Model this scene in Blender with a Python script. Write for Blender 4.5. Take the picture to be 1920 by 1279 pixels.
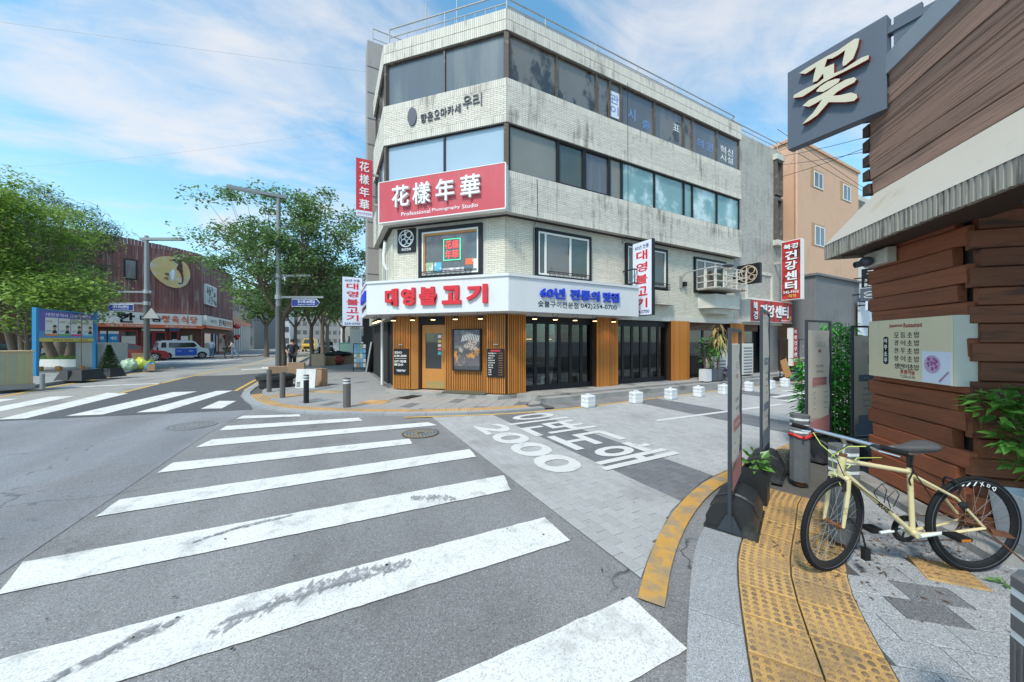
import bpy, bmesh, math, random
from mathutils import Matrix, Vector
random.seed(7)
R = math.radians
SC = bpy.context.scene
COL = SC.collection
for _o in list(bpy.data.objects): bpy.data.objects.remove(_o)

# ------------------------------------------------------------------ camera, sky, sun, exposure
EYE = 1.68
YAW = 27.7
cam = bpy.data.cameras.new('camera')
cam.sensor_width = 36; cam.lens = 36 * 644 / 1920; cam.clip_start = .05; cam.clip_end = 2000
camo = bpy.data.objects.new('camera', cam); COL.objects.link(camo)
camo.location = (0, 0, EYE); camo.rotation_euler = (R(90), 0, R(-YAW))
SC.camera = camo
SC.view_settings.view_transform = 'Standard'; SC.view_settings.look = 'None'
SC.view_settings.gamma = 1; SC.view_settings.use_curve_mapping = False
SC.view_settings.exposure = EXPOSURE if 'EXPOSURE' in globals() else .40

SUN_EL, SUN_AZ = 53, 239            # degrees; azimuth clockwise from +Y
wd = bpy.data.worlds.new('World'); SC.world = wd; wd.use_nodes = True
nt = wd.node_tree; nt.nodes.clear()
def wn(t, **k):
    n = nt.nodes.new(t)
    for a, b in k.items(): setattr(n, a, b)
    return n
L = nt.links.new
sky = wn('ShaderNodeTexSky', sky_type='NISHITA', sun_disc=False, sun_elevation=R(SUN_EL), sun_rotation=R(SUN_AZ))
sky.air_density = 1.0; sky.dust_density = .6; sky.ozone_density = 1.6
tc = wn('ShaderNodeTexCoord'); sep = wn('ShaderNodeSeparateXYZ'); L(tc.outputs['Generated'], sep.inputs[0])
def wm(op, a, b=None, c=None):
    n = wn('ShaderNodeMath', operation=op)
    for i, x in enumerate((a, b, c)):
        if x is None: continue
        if isinstance(x, (int, float)): n.inputs[i].default_value = x
        else: L(x, n.inputs[i])
    return n.outputs[0]
zz = wm('ADD', wm('MAXIMUM', sep.outputs[2], 0.0), .22)
cmb = wn('ShaderNodeCombineXYZ'); L(wm('DIVIDE', sep.outputs[0], zz), cmb.inputs[0]); L(wm('DIVIDE', sep.outputs[1], zz), cmb.inputs[1])
mp = wn('ShaderNodeMapping'); mp.inputs['Rotation'].default_value = (0, 0, R(25)); mp.inputs['Scale'].default_value = (1.0, 1.9, 1); mp.inputs['Location'].default_value = (3.1, 1.7, 0)
L(cmb.outputs[0], mp.inputs[0])
def noise(vec, scale, det, rough, dist):
    n = wn('ShaderNodeTexNoise'); L(vec, n.inputs['Vector'])
    n.inputs['Scale'].default_value = scale; n.inputs['Detail'].default_value = det; n.inputs['Roughness'].default_value = rough; n.inputs['Distortion'].default_value = dist
    return n.outputs['Fac']
n1 = noise(mp.outputs[0], .85, 7, .56, .5); n2 = noise(mp.outputs[0], 2.6, 8, .6, .8)
cl = wm('ADD', wm('MULTIPLY', n1, .72), wm('MULTIPLY', n2, .28))
rmp = wn('ShaderNodeMapRange'); rmp.interpolation_type = 'SMOOTHSTEP'; L(cl, rmp.inputs[0]); rmp.inputs[1].default_value = .44; rmp.inputs[2].default_value = .67
hz = wn('ShaderNodeMapRange'); L(sep.outputs[2], hz.inputs[0]); hz.inputs[1].default_value = .0; hz.inputs[2].default_value = .42; hz.inputs[3].default_value = .42; hz.inputs[4].default_value = 0
cf = wm('MINIMUM', wm('ADD', wm('MULTIPLY', rmp.outputs[0], .82), hz.outputs[0]), .94)
tint = wn('ShaderNodeMixRGB', blend_type='MULTIPLY'); tint.inputs[0].default_value = 1; L(sky.outputs[0], tint.inputs[1]); tint.inputs[2].default_value = (1.18, 1.86, 1.80, 1)
mix = wn('ShaderNodeMixRGB'); L(cf, mix.inputs[0]); L(tint.outputs[0], mix.inputs[1]); mix.inputs[2].default_value = (5.75, 5.65, 5.7, 1)
bgn = wn('ShaderNodeBackground'); L(mix.outputs[0], bgn.inputs[0]); bgn.inputs[1].default_value = .122
L(bgn.outputs[0], wn('ShaderNodeOutputWorld').inputs[0])

sl = bpy.data.lights.new('sun', 'SUN'); sl.energy = 2.9; sl.angle = R(9); sl.color = (1, .935, .83)
so = bpy.data.objects.new('sun', sl); COL.objects.link(so)
_a, _e = R(SUN_AZ), R(SUN_EL)
so.rotation_euler = Vector((math.sin(_a) * math.cos(_e), math.cos(_a) * math.cos(_e), math.sin(_e))).to_track_quat('Z', 'Y').to_euler()
so.location = (0, 0, 40)

# ------------------------------------------------------------------ helpers
W = {}
def FR(x, y, z=0, deg=0):
    "frame whose x axis runs to the right along a wall, y away from the viewer, z up"
    return Matrix.Translation((x, y, z)) @ Matrix.Rotation(R(deg), 4, 'Z')
def tag(o, label=None, cat=None, group=None, kind=None):
    if label: o['label'] = label
    if cat: o['category'] = cat
    if group: o['group'] = group
    if kind: o['kind'] = kind
    return o
def thing(name, label, cat, m=None, group=None):
    o = bpy.data.objects.new(name, None); COL.objects.link(o); o.empty_display_size = .2
    m = m if m is not None else Matrix()
    o.matrix_basis = m; W[o] = m
    return tag(o, label, cat, group)
def put(name, me, parent=None, m=None):
    o = bpy.data.objects.new(name, me); COL.objects.link(o)
    if parent is not None:
        m = W[parent] if m is None else m
        o.parent = parent; o.matrix_basis = W[parent].inverted() @ m
    else:
        m = Matrix() if m is None else m
        o.matrix_basis = m
    W[o] = m
    return o
def copy_tree(o, m, label=None, parent=None):
    c = o.copy(); COL.objects.link(c)
    if parent is None: c.matrix_basis = m
    else: c.parent = parent
    W[c] = m if parent is None else W[parent] @ c.matrix_basis
    if label: c['label'] = label
    for ch in list(o.children): copy_tree(ch, None, None, c)
    return c

class MB:
    def __init__(s): s.v = []; s.f = []; s.M = None; s.mi = []; s.cur = 0
    def add(s, vs, fs):
        n = len(s.v)
        s.v += [tuple(s.M @ Vector(p)) for p in vs] if s.M is not None else [tuple(p) for p in vs]
        s.f += [tuple(i + n for i in f) for f in fs]; s.mi += [s.cur] * len(fs)
        return s
    def box(s, x0, x1, y0, y1, z0, z1):
        return s.add([(x0, y0, z0), (x1, y0, z0), (x1, y1, z0), (x0, y1, z0), (x0, y0, z1), (x1, y0, z1), (x1, y1, z1), (x0, y1, z1)],
                     [(0, 3, 2, 1), (4, 5, 6, 7), (0, 1, 5, 4), (1, 2, 6, 5), (2, 3, 7, 6), (3, 0, 4, 7)])
    def bev(s, x0, x1, y0, y1, z0, z1, b=.01):
        "box with its front (-y) edges chamfered"
        return s.add([(x0, y0 + b, z0), (x1, y0 + b, z0), (x1, y0 + b, z1), (x0, y0 + b, z1),
                      (x0 + b, y0, z0 + b), (x1 - b, y0, z0 + b), (x1 - b, y0, z1 - b), (x0 + b, y0, z1 - b),
                      (x0, y1, z0), (x1, y1, z0), (x1, y1, z1), (x0, y1, z1)],
                     [(4, 5, 6, 7), (0, 1, 5, 4), (1, 2, 6, 5), (2, 3, 7, 6), (3, 0, 4, 7), (0, 8, 9, 1), (1, 9, 10, 2), (2, 10, 11, 3), (3, 11, 8, 0), (8, 11, 10, 9)])
    def quad(s, a, b, c, d): return s.add([a, b, c, d], [(0, 1, 2, 3)])
    def prism(s, poly, z0, z1):
        n = len(poly)
        a = sum(poly[i][0] * poly[(i + 1) % n][1] - poly[(i + 1) % n][0] * poly[i][1] for i in range(n))
        if a < 0: poly = poly[::-1]
        return s.add([(p[0], p[1], z0) for p in poly] + [(p[0], p[1], z1) for p in poly],
                     [tuple(range(n - 1, -1, -1)), tuple(range(n, 2 * n))] + [(i, (i + 1) % n, n + (i + 1) % n, n + i) for i in range(n)])
    def vprism(s, poly, y0, y1):
        "polygon drawn in x,z and given depth along y"
        n = len(poly)
        return s.add([(p[0], y0, p[1]) for p in poly] + [(p[0], y1, p[1]) for p in poly],
                     [tuple(range(n)), tuple(range(2 * n - 1, n - 1, -1))] + [(i, n + i, n + (i + 1) % n, (i + 1) % n) for i in range(n)])
    def tube(s, pts, r, n=8, cap=True, closed=False):
        pts = [Vector(p) for p in pts]; m = len(pts)
        rs = r if isinstance(r, (list, tuple)) else [r] * m
        vs = []; fs = []; up = None
        for i, p in enumerate(pts):
            if closed: d = pts[(i + 1) % m] - pts[i - 1]
            else: d = pts[min(i + 1, m - 1)] - pts[max(i - 1, 0)]
            if d.length < 1e-9: d = Vector((0, 0, 1))
            d.normalize()
            if up is None:
                up = d.orthogonal().normalized()
            up = (up - d * up.dot(d))
            up = up.normalized() if up.length > 1e-6 else d.orthogonal().normalized()
            w = d.cross(up)
            for k in range(n):
                a = 2 * math.pi * k / n
                vs.append(p + (up * math.cos(a) + w * math.sin(a)) * rs[i])
        rng = m if closed else m - 1
        for i in range(rng):
            j = (i + 1) % m
            for k in range(n): fs.append((i * n + k, i * n + (k + 1) % n, j * n + (k + 1) % n, j * n + k))
        if cap and not closed: fs += [tuple(range(n - 1, -1, -1)), tuple((m - 1) * n + k for k in range(n))]
        return s.add(vs, fs)
    def cyl(s, a, b, r, r2=None, n=16): return s.tube([a, b], [r, r if r2 is None else r2], n)
    def lathe(s, prof, n=20, cx=0, cy=0):
        m = len(prof); vs = []; fs = []
        for r, z in prof:
            for k in range(n):
                a = 2 * math.pi * k / n; vs.append((cx + r * math.cos(a), cy + r * math.sin(a), z))
        for i in range(m - 1):
            for k in range(n): fs.append((i * n + k, i * n + (k + 1) % n, (i + 1) * n + (k + 1) % n, (i + 1) * n + k))
        fs += [tuple(range(n - 1, -1, -1)), tuple((m - 1) * n + k for k in range(n))]
        return s.add(vs, fs)
    def ball(s, c, r, nu=12, nv=8):
        r = r if isinstance(r, (list, tuple)) else (r, r, r); vs = []; fs = []
        for j in range(nv + 1):
            t = math.pi * j / nv
            for k in range(nu):
                a = 2 * math.pi * k / nu; vs.append((c[0] + r[0] * math.sin(t) * math.cos(a), c[1] + r[1] * math.sin(t) * math.sin(a), c[2] + r[2] * math.cos(t)))
        for j in range(nv):
            for k in range(nu): fs.append((j * nu + k, (j + 1) * nu + k, (j + 1) * nu + (k + 1) % nu, j * nu + (k + 1) % nu))
        return s.add(vs, fs)
    def mesh(s, name, mat=None, smooth=False):
        me = bpy.data.meshes.new(name); me.from_pydata(s.v, [], s.f)
        for q in (mat if isinstance(mat, (list, tuple)) else [mat]):
            if q: me.materials.append(q)
        if any(s.mi): me.polygons.foreach_set('material_index', s.mi)
        if smooth:
            me.polygons.foreach_set('use_smooth', [True] * len(me.polygons))
            if smooth != 'all':
                me.update()
                try: me.set_sharp_from_angle(angle=R(smooth if smooth is not True else 40))
                except Exception: pass
        me.validate(); me.update()
        return me
    def build(s, name, mat=None, parent=None, m=None, smooth=False):
        return put(name, s.mesh(name, mat, smooth), parent, m)

def SX(name, mb, mat, kind='structure', m=None, smooth=False, parent=None):
    o = mb.build(name, mat, parent, m, smooth); o['kind'] = kind; return o
def one(name, mb, mat, label, cat, m=None, group=None, smooth=False):
    "a thing that is a single mesh"
    o = mb.build(name, mat, None, m, smooth); return tag(o, label, cat, group)

# ------------------------------------------------------------------ materials
def pm(name, rgb, rough=.6, v=.12, sc=4, b=0, bs=60, metal=0, island=0, objr=0, c2=None, c2s=1.2, c2t=(.55, .7), st=(1, 1, 1), spec=.5, det=5, coat=0, alpha=None, emit=None, trans=0, sss=0, trl=0):
    m = bpy.data.materials.new(name); m.use_nodes = True; t = m.node_tree; P = t.nodes['Principled BSDF']; l = t.links.new
    def N(k, **kw):
        n = t.nodes.new(k)
        for a, q in kw.items(): setattr(n, a, q)
        return n
    def mth(op, a, q):
        n = N('ShaderNodeMath', operation=op)
        for i, x in enumerate((a, q)):
            if isinstance(x, (int, float)): n.inputs[i].default_value = x
            else: l(x, n.inputs[i])
        return n.outputs[0]
    P.inputs['Base Color'].default_value = (*rgb, 1); P.inputs['Roughness'].default_value = rough; P.inputs['Metallic'].default_value = metal
    P.inputs['Specular IOR Level'].default_value = spec; P.inputs['Coat Weight'].default_value = coat
    if trans: P.inputs['Transmission Weight'].default_value = trans
    if sss: P.inputs['Subsurface Weight'].default_value = sss
    c = N('ShaderNodeTexCoord'); mpn = N('ShaderNodeMapping'); l(c.outputs['Object'], mpn.inputs[0]); mpn.inputs['Scale'].default_value = st
    vec = mpn.outputs[0]
    def nz(s, d=det, rg=.6):
        n = N('ShaderNodeTexNoise'); l(vec, n.inputs['Vector']); n.inputs['Scale'].default_value = s; n.inputs['Detail'].default_value = d; n.inputs['Roughness'].default_value = rg
        return n.outputs['Fac']
    col = None
    val = mth('ADD', 1 - v * 1.0, mth('MULTIPLY', nz(sc), v * 2))
    if island or objr:
        if island: rnd = N('ShaderNodeNewGeometry').outputs['Random Per Island']
        else: rnd = N('ShaderNodeObjectInfo').outputs['Random']
        a = island or objr
        val = mth('MULTIPLY', val, mth('ADD', 1 - a, mth('MULTIPLY', rnd, 2 * a)))
    base = N('ShaderNodeRGB'); base.outputs[0].default_value = (*rgb, 1); bc = base.outputs[0]
    if c2:
        mk = N('ShaderNodeMapRange'); mk.interpolation_type = 'SMOOTHSTEP'; l(nz(c2s, 6, .62), mk.inputs[0]); mk.inputs[1].default_value = c2t[0]; mk.inputs[2].default_value = c2t[1]
        mx = N('ShaderNodeMixRGB'); l(mk.outputs[0], mx.inputs[0]); l(bc, mx.inputs[1]); mx.inputs[2].default_value = (*c2, 1); bc = mx.outputs[0]
    h = N('ShaderNodeVectorMath', operation='SCALE'); l(bc, h.inputs[0]); l(val, h.inputs['Scale'])
    l(h.outputs[0], P.inputs['Base Color'])
    if b:
        bn = N('ShaderNodeBump'); bn.inputs['Strength'].default_value = b; bn.inputs['Distance'].default_value = .01; l(nz(bs, 6, .65), bn.inputs['Height']); l(bn.outputs[0], P.inputs['Normal'])
    if alpha:
        tr = N('ShaderNodeBsdfTransparent'); ms = N('ShaderNodeMixShader'); mk = N('ShaderNodeMapRange'); l(nz(alpha[0], 6, .7), mk.inputs[0]); mk.inputs[1].default_value = alpha[1]; mk.inputs[2].default_value = alpha[2]
        l(mk.outputs[0], ms.inputs[0]); l(tr.outputs[0], ms.inputs[1]); l(P.outputs[0], ms.inputs[2]); l(ms.outputs[0], t.nodes['Material Output'].inputs[0])
    if trl:
        tl_ = N('ShaderNodeBsdfTranslucent'); ms = N('ShaderNodeMixShader'); ms.inputs[0].default_value = trl; l(h.outputs[0], tl_.inputs[0])
        l(P.outputs[0], ms.inputs[1]); l(tl_.outputs[0], ms.inputs[2]); l(ms.outputs[0], t.nodes['Material Output'].inputs[0])
    if emit:
        P.inputs['Emission Color'].default_value = (*emit[:3], 1); P.inputs['Emission Strength'].default_value = emit[3]
    return m

def grain(name, rgb, dark, light, rough=.85, cell=260, v=.16, big=.5, b=.5, objr=0, island=0, c2=None, c2t=(.5, .62), c2s=.6, crack=0):
    "granular ground: aggregate specks of three tones over patchy large-scale change"
    m = pm(name, rgb, rough, v, big, b=b, bs=180, objr=objr, island=island, c2=c2, c2t=c2t, c2s=c2s)
    t = m.node_tree; P = t.nodes['Principled BSDF']; l = t.links.new
    src = P.inputs['Base Color'].links[0].from_socket
    c = t.nodes.new('ShaderNodeTexCoord')
    vo = t.nodes.new('ShaderNodeTexVoronoi'); vo.inputs['Scale'].default_value = cell; l(c.outputs['Object'], vo.inputs['Vector'])
    sp = t.nodes.new('ShaderNodeSeparateColor'); l(vo.outputs['Color'], sp.inputs[0])
    cr = t.nodes.new('ShaderNodeValToRGB'); e = cr.color_ramp.elements
    e[0].position = .0; e[0].color = (dark,) * 3 + (1,); e[1].position = 1; e[1].color = (light,) * 3 + (1,)
    q = e.new(.35); q.color = (1, 1, 1, 1); q = e.new(.8); q.color = (1.05, 1.05, 1.05, 1)
    l(sp.outputs[0], cr.inputs[0])
    mx = t.nodes.new('ShaderNodeMixRGB'); mx.blend_type = 'MULTIPLY'; mx.inputs[0].default_value = 1; l(src, mx.inputs[1]); l(cr.outputs[0], mx.inputs[2])
    out = mx.outputs[0]
    if crack:
        def N(k, **kw):
            n = t.nodes.new(k)
            for a, q in kw.items(): setattr(n, a, q)
            return n
        wp = N('ShaderNodeTexNoise'); wp.inputs['Scale'].default_value = 1.3; wp.inputs['Detail'].default_value = 6; l(c.outputs['Object'], wp.inputs['Vector'])
        ad = N('ShaderNodeVectorMath', operation='ADD'); sc_ = N('ShaderNodeVectorMath', operation='SCALE'); l(wp.outputs['Color'], sc_.inputs[0]); sc_.inputs['Scale'].default_value = 1.1; l(c.outputs['Object'], ad.inputs[0]); l(sc_.outputs[0], ad.inputs[1])
        ve = N('ShaderNodeTexVoronoi', feature='DISTANCE_TO_EDGE'); ve.inputs['Scale'].default_value = .28; l(ad.outputs[0], ve.inputs['Vector'])
        mr = N('ShaderNodeMapRange'); l(ve.outputs['Distance'], mr.inputs[0]); mr.inputs[1].default_value = .0012; mr.inputs[2].default_value = .0045; mr.inputs[3].default_value = crack; mr.inputs[4].default_value = 0
        mk = N('ShaderNodeTexNoise'); mk.inputs['Scale'].default_value = .45; l(c.outputs['Object'], mk.inputs['Vector']); mk2 = N('ShaderNodeMapRange'); l(mk.outputs['Fac'], mk2.inputs[0]); mk2.inputs[1].default_value = .5; mk2.inputs[2].default_value = .58
        mu = N('ShaderNodeMath', operation='MULTIPLY'); l(mr.outputs[0], mu.inputs[0]); l(mk2.outputs[0], mu.inputs[1])
        # lanes polished darker by traffic and oil
        mp_ = N('ShaderNodeMapping'); mp_.inputs['Scale'].default_value = (.9, .12, 1); l(c.outputs['Object'], mp_.inputs[0]); ln = N('ShaderNodeTexNoise'); ln.inputs['Scale'].default_value = 1.2; ln.inputs['Detail'].default_value = 5; l(mp_.outputs[0], ln.inputs['Vector'])
        lr = N('ShaderNodeMapRange'); l(ln.outputs['Fac'], lr.inputs[0]); lr.inputs[1].default_value = .35; lr.inputs[2].default_value = .65; lr.inputs[3].default_value = .84; lr.inputs[4].default_value = 1.12
        st = N('ShaderNodeTexNoise'); st.inputs['Scale'].default_value = 3.5; st.inputs['Detail'].default_value = 4; l(c.outputs['Object'], st.inputs['Vector']); sr = N('ShaderNodeMapRange'); l(st.outputs['Fac'], sr.inputs[0]); sr.inputs[1].default_value = .66; sr.inputs[2].default_value = .76; sr.inputs[3].default_value = 1; sr.inputs[4].default_value = .62
        m2 = N('ShaderNodeMath', operation='MULTIPLY'); l(lr.outputs[0], m2.inputs[0]); l(sr.outputs[0], m2.inputs[1])
        s1 = N('ShaderNodeVectorMath', operation='SCALE'); l(out, s1.inputs[0]); l(m2.outputs[0], s1.inputs['Scale'])
        m3 = N('ShaderNodeMixRGB'); l(mu.outputs[0], m3.inputs[0]); l(s1.outputs[0], m3.inputs[1]); m3.inputs[2].default_value = (.04, .04, .04, 1); out = m3.outputs[0]
    l(out, P.inputs['Base Color'])
    return m

def glass(name, rgb=(.02, .025, .03), rough=.03, v=.2, sc=1.5, spec=.8, wav=.02, c2=None, c2t=(.5, .65), c2s=.8, st=(1, 1, 1)):
    m = pm(name, rgb, rough, v, sc, spec=spec, c2=c2, c2t=c2t, c2s=c2s, st=st)
    t = m.node_tree; P = t.nodes['Principled BSDF']; P.inputs['IOR'].default_value = 1.55
    bn = t.nodes.new('ShaderNodeBump'); bn.inputs['Strength'].default_value = wav; bn.inputs['Distance'].default_value = .05
    n = t.nodes.new('ShaderNodeTexNoise'); n.inputs['Scale'].default_value = 1.1; c = t.nodes.new('ShaderNodeTexCoord')
    t.links.new(c.outputs['Object'], n.inputs['Vector']); t.links.new(n.outputs['Fac'], bn.inputs['Height']); t.links.new(bn.outputs[0], P.inputs['Normal'])
    return m

def clear_glass(name):
    "thin tinted shop glass: sees through to the room and mirrors the street"
    m = bpy.data.materials.new(name); m.use_nodes = True; t = m.node_tree; t.nodes.clear(); l = t.links.new
    o = t.nodes.new('ShaderNodeOutputMaterial'); tr = t.nodes.new('ShaderNodeBsdfTransparent'); tr.inputs[0].default_value = (.62, .66, .65, 1)
    g = t.nodes.new('ShaderNodeBsdfGlossy'); g.inputs['Roughness'].default_value = .015; g.inputs[0].default_value = (.85, .9, .92, 1)
    lw = t.nodes.new('ShaderNodeFresnel'); lw.inputs[0].default_value = 1.75; x = t.nodes.new('ShaderNodeMixShader')
    l(lw.outputs[0], x.inputs[0]); l(tr.outputs[0], x.inputs[1]); l(g.outputs[0], x.inputs[2]); l(x.outputs[0], o.inputs[0]); return m

M = {}
TXQ = []
def text(body, w, h, mat, name, parent, m, x=0, z=0, y=0, ex=.004, bold=0, res=2, side=None):
    "lettering laid on the x,z plane of frame m, centred on x,z and fitted to w by h; ex is its depth towards the viewer"
    cu = bpy.data.curves.new('t', 'FONT'); cu.body = body; cu.resolution_u = res; cu.extrude = .5; cu.offset = bold; cu.space_line = 1.15
    me = bpy.data.meshes.new(name); me.materials.append(mat)
    if side: me.materials.append(side)
    o = put(name, me, parent, m); TXQ.append((cu, me, w, h, x, y, z, ex, side)); return o
def flush_text():
    "turn all queued lettering into meshes in one go"
    obs = []
    for q in TXQ:
        t = bpy.data.objects.new('t', q[0]); COL.objects.link(t); obs.append(t)
    dg = bpy.context.evaluated_depsgraph_get()
    for t, (cu, me, w, h, x, y, z, ex, side) in zip(obs, TXQ):
        src = t.evaluated_get(dg).to_mesh()
        vs = [v.co.copy() for v in src.vertices]; fs = [tuple(p.vertices) for p in src.polygons]; nz = [abs(p.normal.z) for p in src.polygons]
        t.evaluated_get(dg).to_mesh_clear()
        if not vs: continue
        x0 = min(v.x for v in vs); x1 = max(v.x for v in vs); y0 = min(v.y for v in vs); y1 = max(v.y for v in vs)
        sx = w / max(x1 - x0, 1e-6); sy = h / max(y1 - y0, 1e-6)
        me.from_pydata([(x + (v.x - (x0 + x1) / 2) * sx, y - (v.z + .5) * ex, z + (v.y - (y0 + y1) / 2) * sy) for v in vs], [], fs)
        if side: me.polygons.foreach_set('material_index', [0 if q > .5 else 1 for q in nz])
        me.update()
    for t in obs: bpy.data.objects.remove(t)
    TXQ.clear()
def words(body, w, h, mat, parent, m, x, z, y, ex, bold=0, res=2, name='word'):
    "a line of lettering set word by word across width w"
    wt = lambda s: sum(1.0 if ord(q) > 0x2000 else .6 for q in s)
    ws = body.split(); tot = sum(wt(s) for s in ws) + .45 * (len(ws) - 1); a = x - w / 2
    for s in ws:
        l = w * wt(s) / tot; text(s, l, h, mat, name, parent, m, a + l / 2, z, y, ex, bold, res); a += l + w * .45 / tot
def clip(poly, a, b, c):
    "part of poly where a x + b y <= c"
    out = []; n = len(poly)
    for i in range(n):
        p, q = poly[i], poly[(i + 1) % n]; dp = a * p[0] + b * p[1] - c; dq = a * q[0] + b * q[1] - c
        if dp <= 0: out.append(p)
        if (dp < 0 < dq) or (dq < 0 < dp):
            t = dp / (dp - dq); out.append((p[0] + (q[0] - p[0]) * t, p[1] + (q[1] - p[1]) * t))
    return out
def area(p): return abs(sum(p[i][0] * p[(i + 1) % len(p)][1] - p[(i + 1) % len(p)][0] * p[i][1] for i in range(len(p)))) / 2
def pave(poly, lx, ly, deg=0, gap=.006, bond=.5, ox=0, oy=0):
    "rectangular pieces laid in rows along x of a frame turned by deg, clipped to poly; yields outlines"
    ca, sa = math.cos(R(deg)), math.sin(R(deg))
    loc = [((p[0] * ca + p[1] * sa), (-p[0] * sa + p[1] * ca)) for p in poly]
    y0 = min(p[1] for p in loc); y1 = max(p[1] for p in loc); out = []
    for j in range(math.floor((y0 - oy) / ly), math.ceil((y1 - oy) / ly)):
        row = clip(clip(loc, 0, 1, oy + (j + 1) * ly - gap / 2), 0, -1, -(oy + j * ly + gap / 2))
        if len(row) < 3: continue
        xa = min(p[0] for p in row); xb = max(p[0] for p in row); sh = ox + (j % 2) * lx * bond
        for i in range(math.floor((xa - sh) / lx), math.ceil((xb - sh) / lx)):
            pc = clip(clip(row, 1, 0, sh + (i + 1) * lx - gap / 2), -1, 0, -(sh + i * lx + gap / 2))
            if len(pc) >= 3 and area(pc) > .12 * lx * ly:
                out.append([(p[0] * ca - p[1] * sa, p[0] * sa + p[1] * ca) for p in pc])
    return out
def cen(p): return (sum(q[0] for q in p) / len(p), sum(q[1] for q in p) / len(p))
def slab(pc, z0, z1, mb=None):
    "one paving piece with softened upper edge"
    mb = mb or MB(); c = cen(pc)
    n = len(pc); a = sum(pc[i][0] * pc[(i + 1) % n][1] - pc[(i + 1) % n][0] * pc[i][1] for i in range(n))
    if a < 0: pc = pc[::-1]
    def ins(p):
        d = math.hypot(c[0] - p[0], c[1] - p[1]); k = min(.006 / max(d, .01), .3); return (p[0] + (c[0] - p[0]) * k, p[1] + (c[1] - p[1]) * k)
    tp = [ins(p) for p in pc]
    vs = [(p[0], p[1], z0) for p in pc] + [(p[0], p[1], z1 - .003) for p in pc] + [(p[0], p[1], z1) for p in tp]
    fs = [tuple(range(2 * n, 3 * n))]
    for i in range(n):
        j = (i + 1) % n; fs += [(i, j, n + j, n + i), (n + i, n + j, 2 * n + j, 2 * n + i)]
    return mb.add(vs, fs)
def bricks(mb, x0, x1, z0, z1, bl=.2, bh=.057, gap=.009, y=0, proud=.008, soldier=False, rnd=random.Random(3)):
    "brick faces standing proud of the joint plane y of a facade frame"
    if soldier: bl, bh = .062, (z1 - z0)
    nr = max(1, round((z1 - z0) / bh)); bh = (z1 - z0) / nr
    for j in range(nr):
        xs = x0 - (0 if soldier else (j % 2) * bl / 2)
        while xs < x1 - .004:
            a = max(xs, x0) + gap / 2; b = min(xs + bl, x1) - gap / 2
            if b - a > .012:
                za = z0 + j * bh + gap / 2; zb = z0 + (j + 1) * bh - gap / 2; p = y - proud - rnd.random() * .003
                mb.add([(a, p, za), (b, p, za), (b, p, zb), (a, p, zb), (a, y, za), (b, y, za), (b, y, zb), (a, y, zb)],
                       [(0, 1, 2, 3), (0, 4, 5, 1), (1, 5, 6, 2), (2, 6, 7, 3), (3, 7, 4, 0)])
            xs += bl
    return mb
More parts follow.
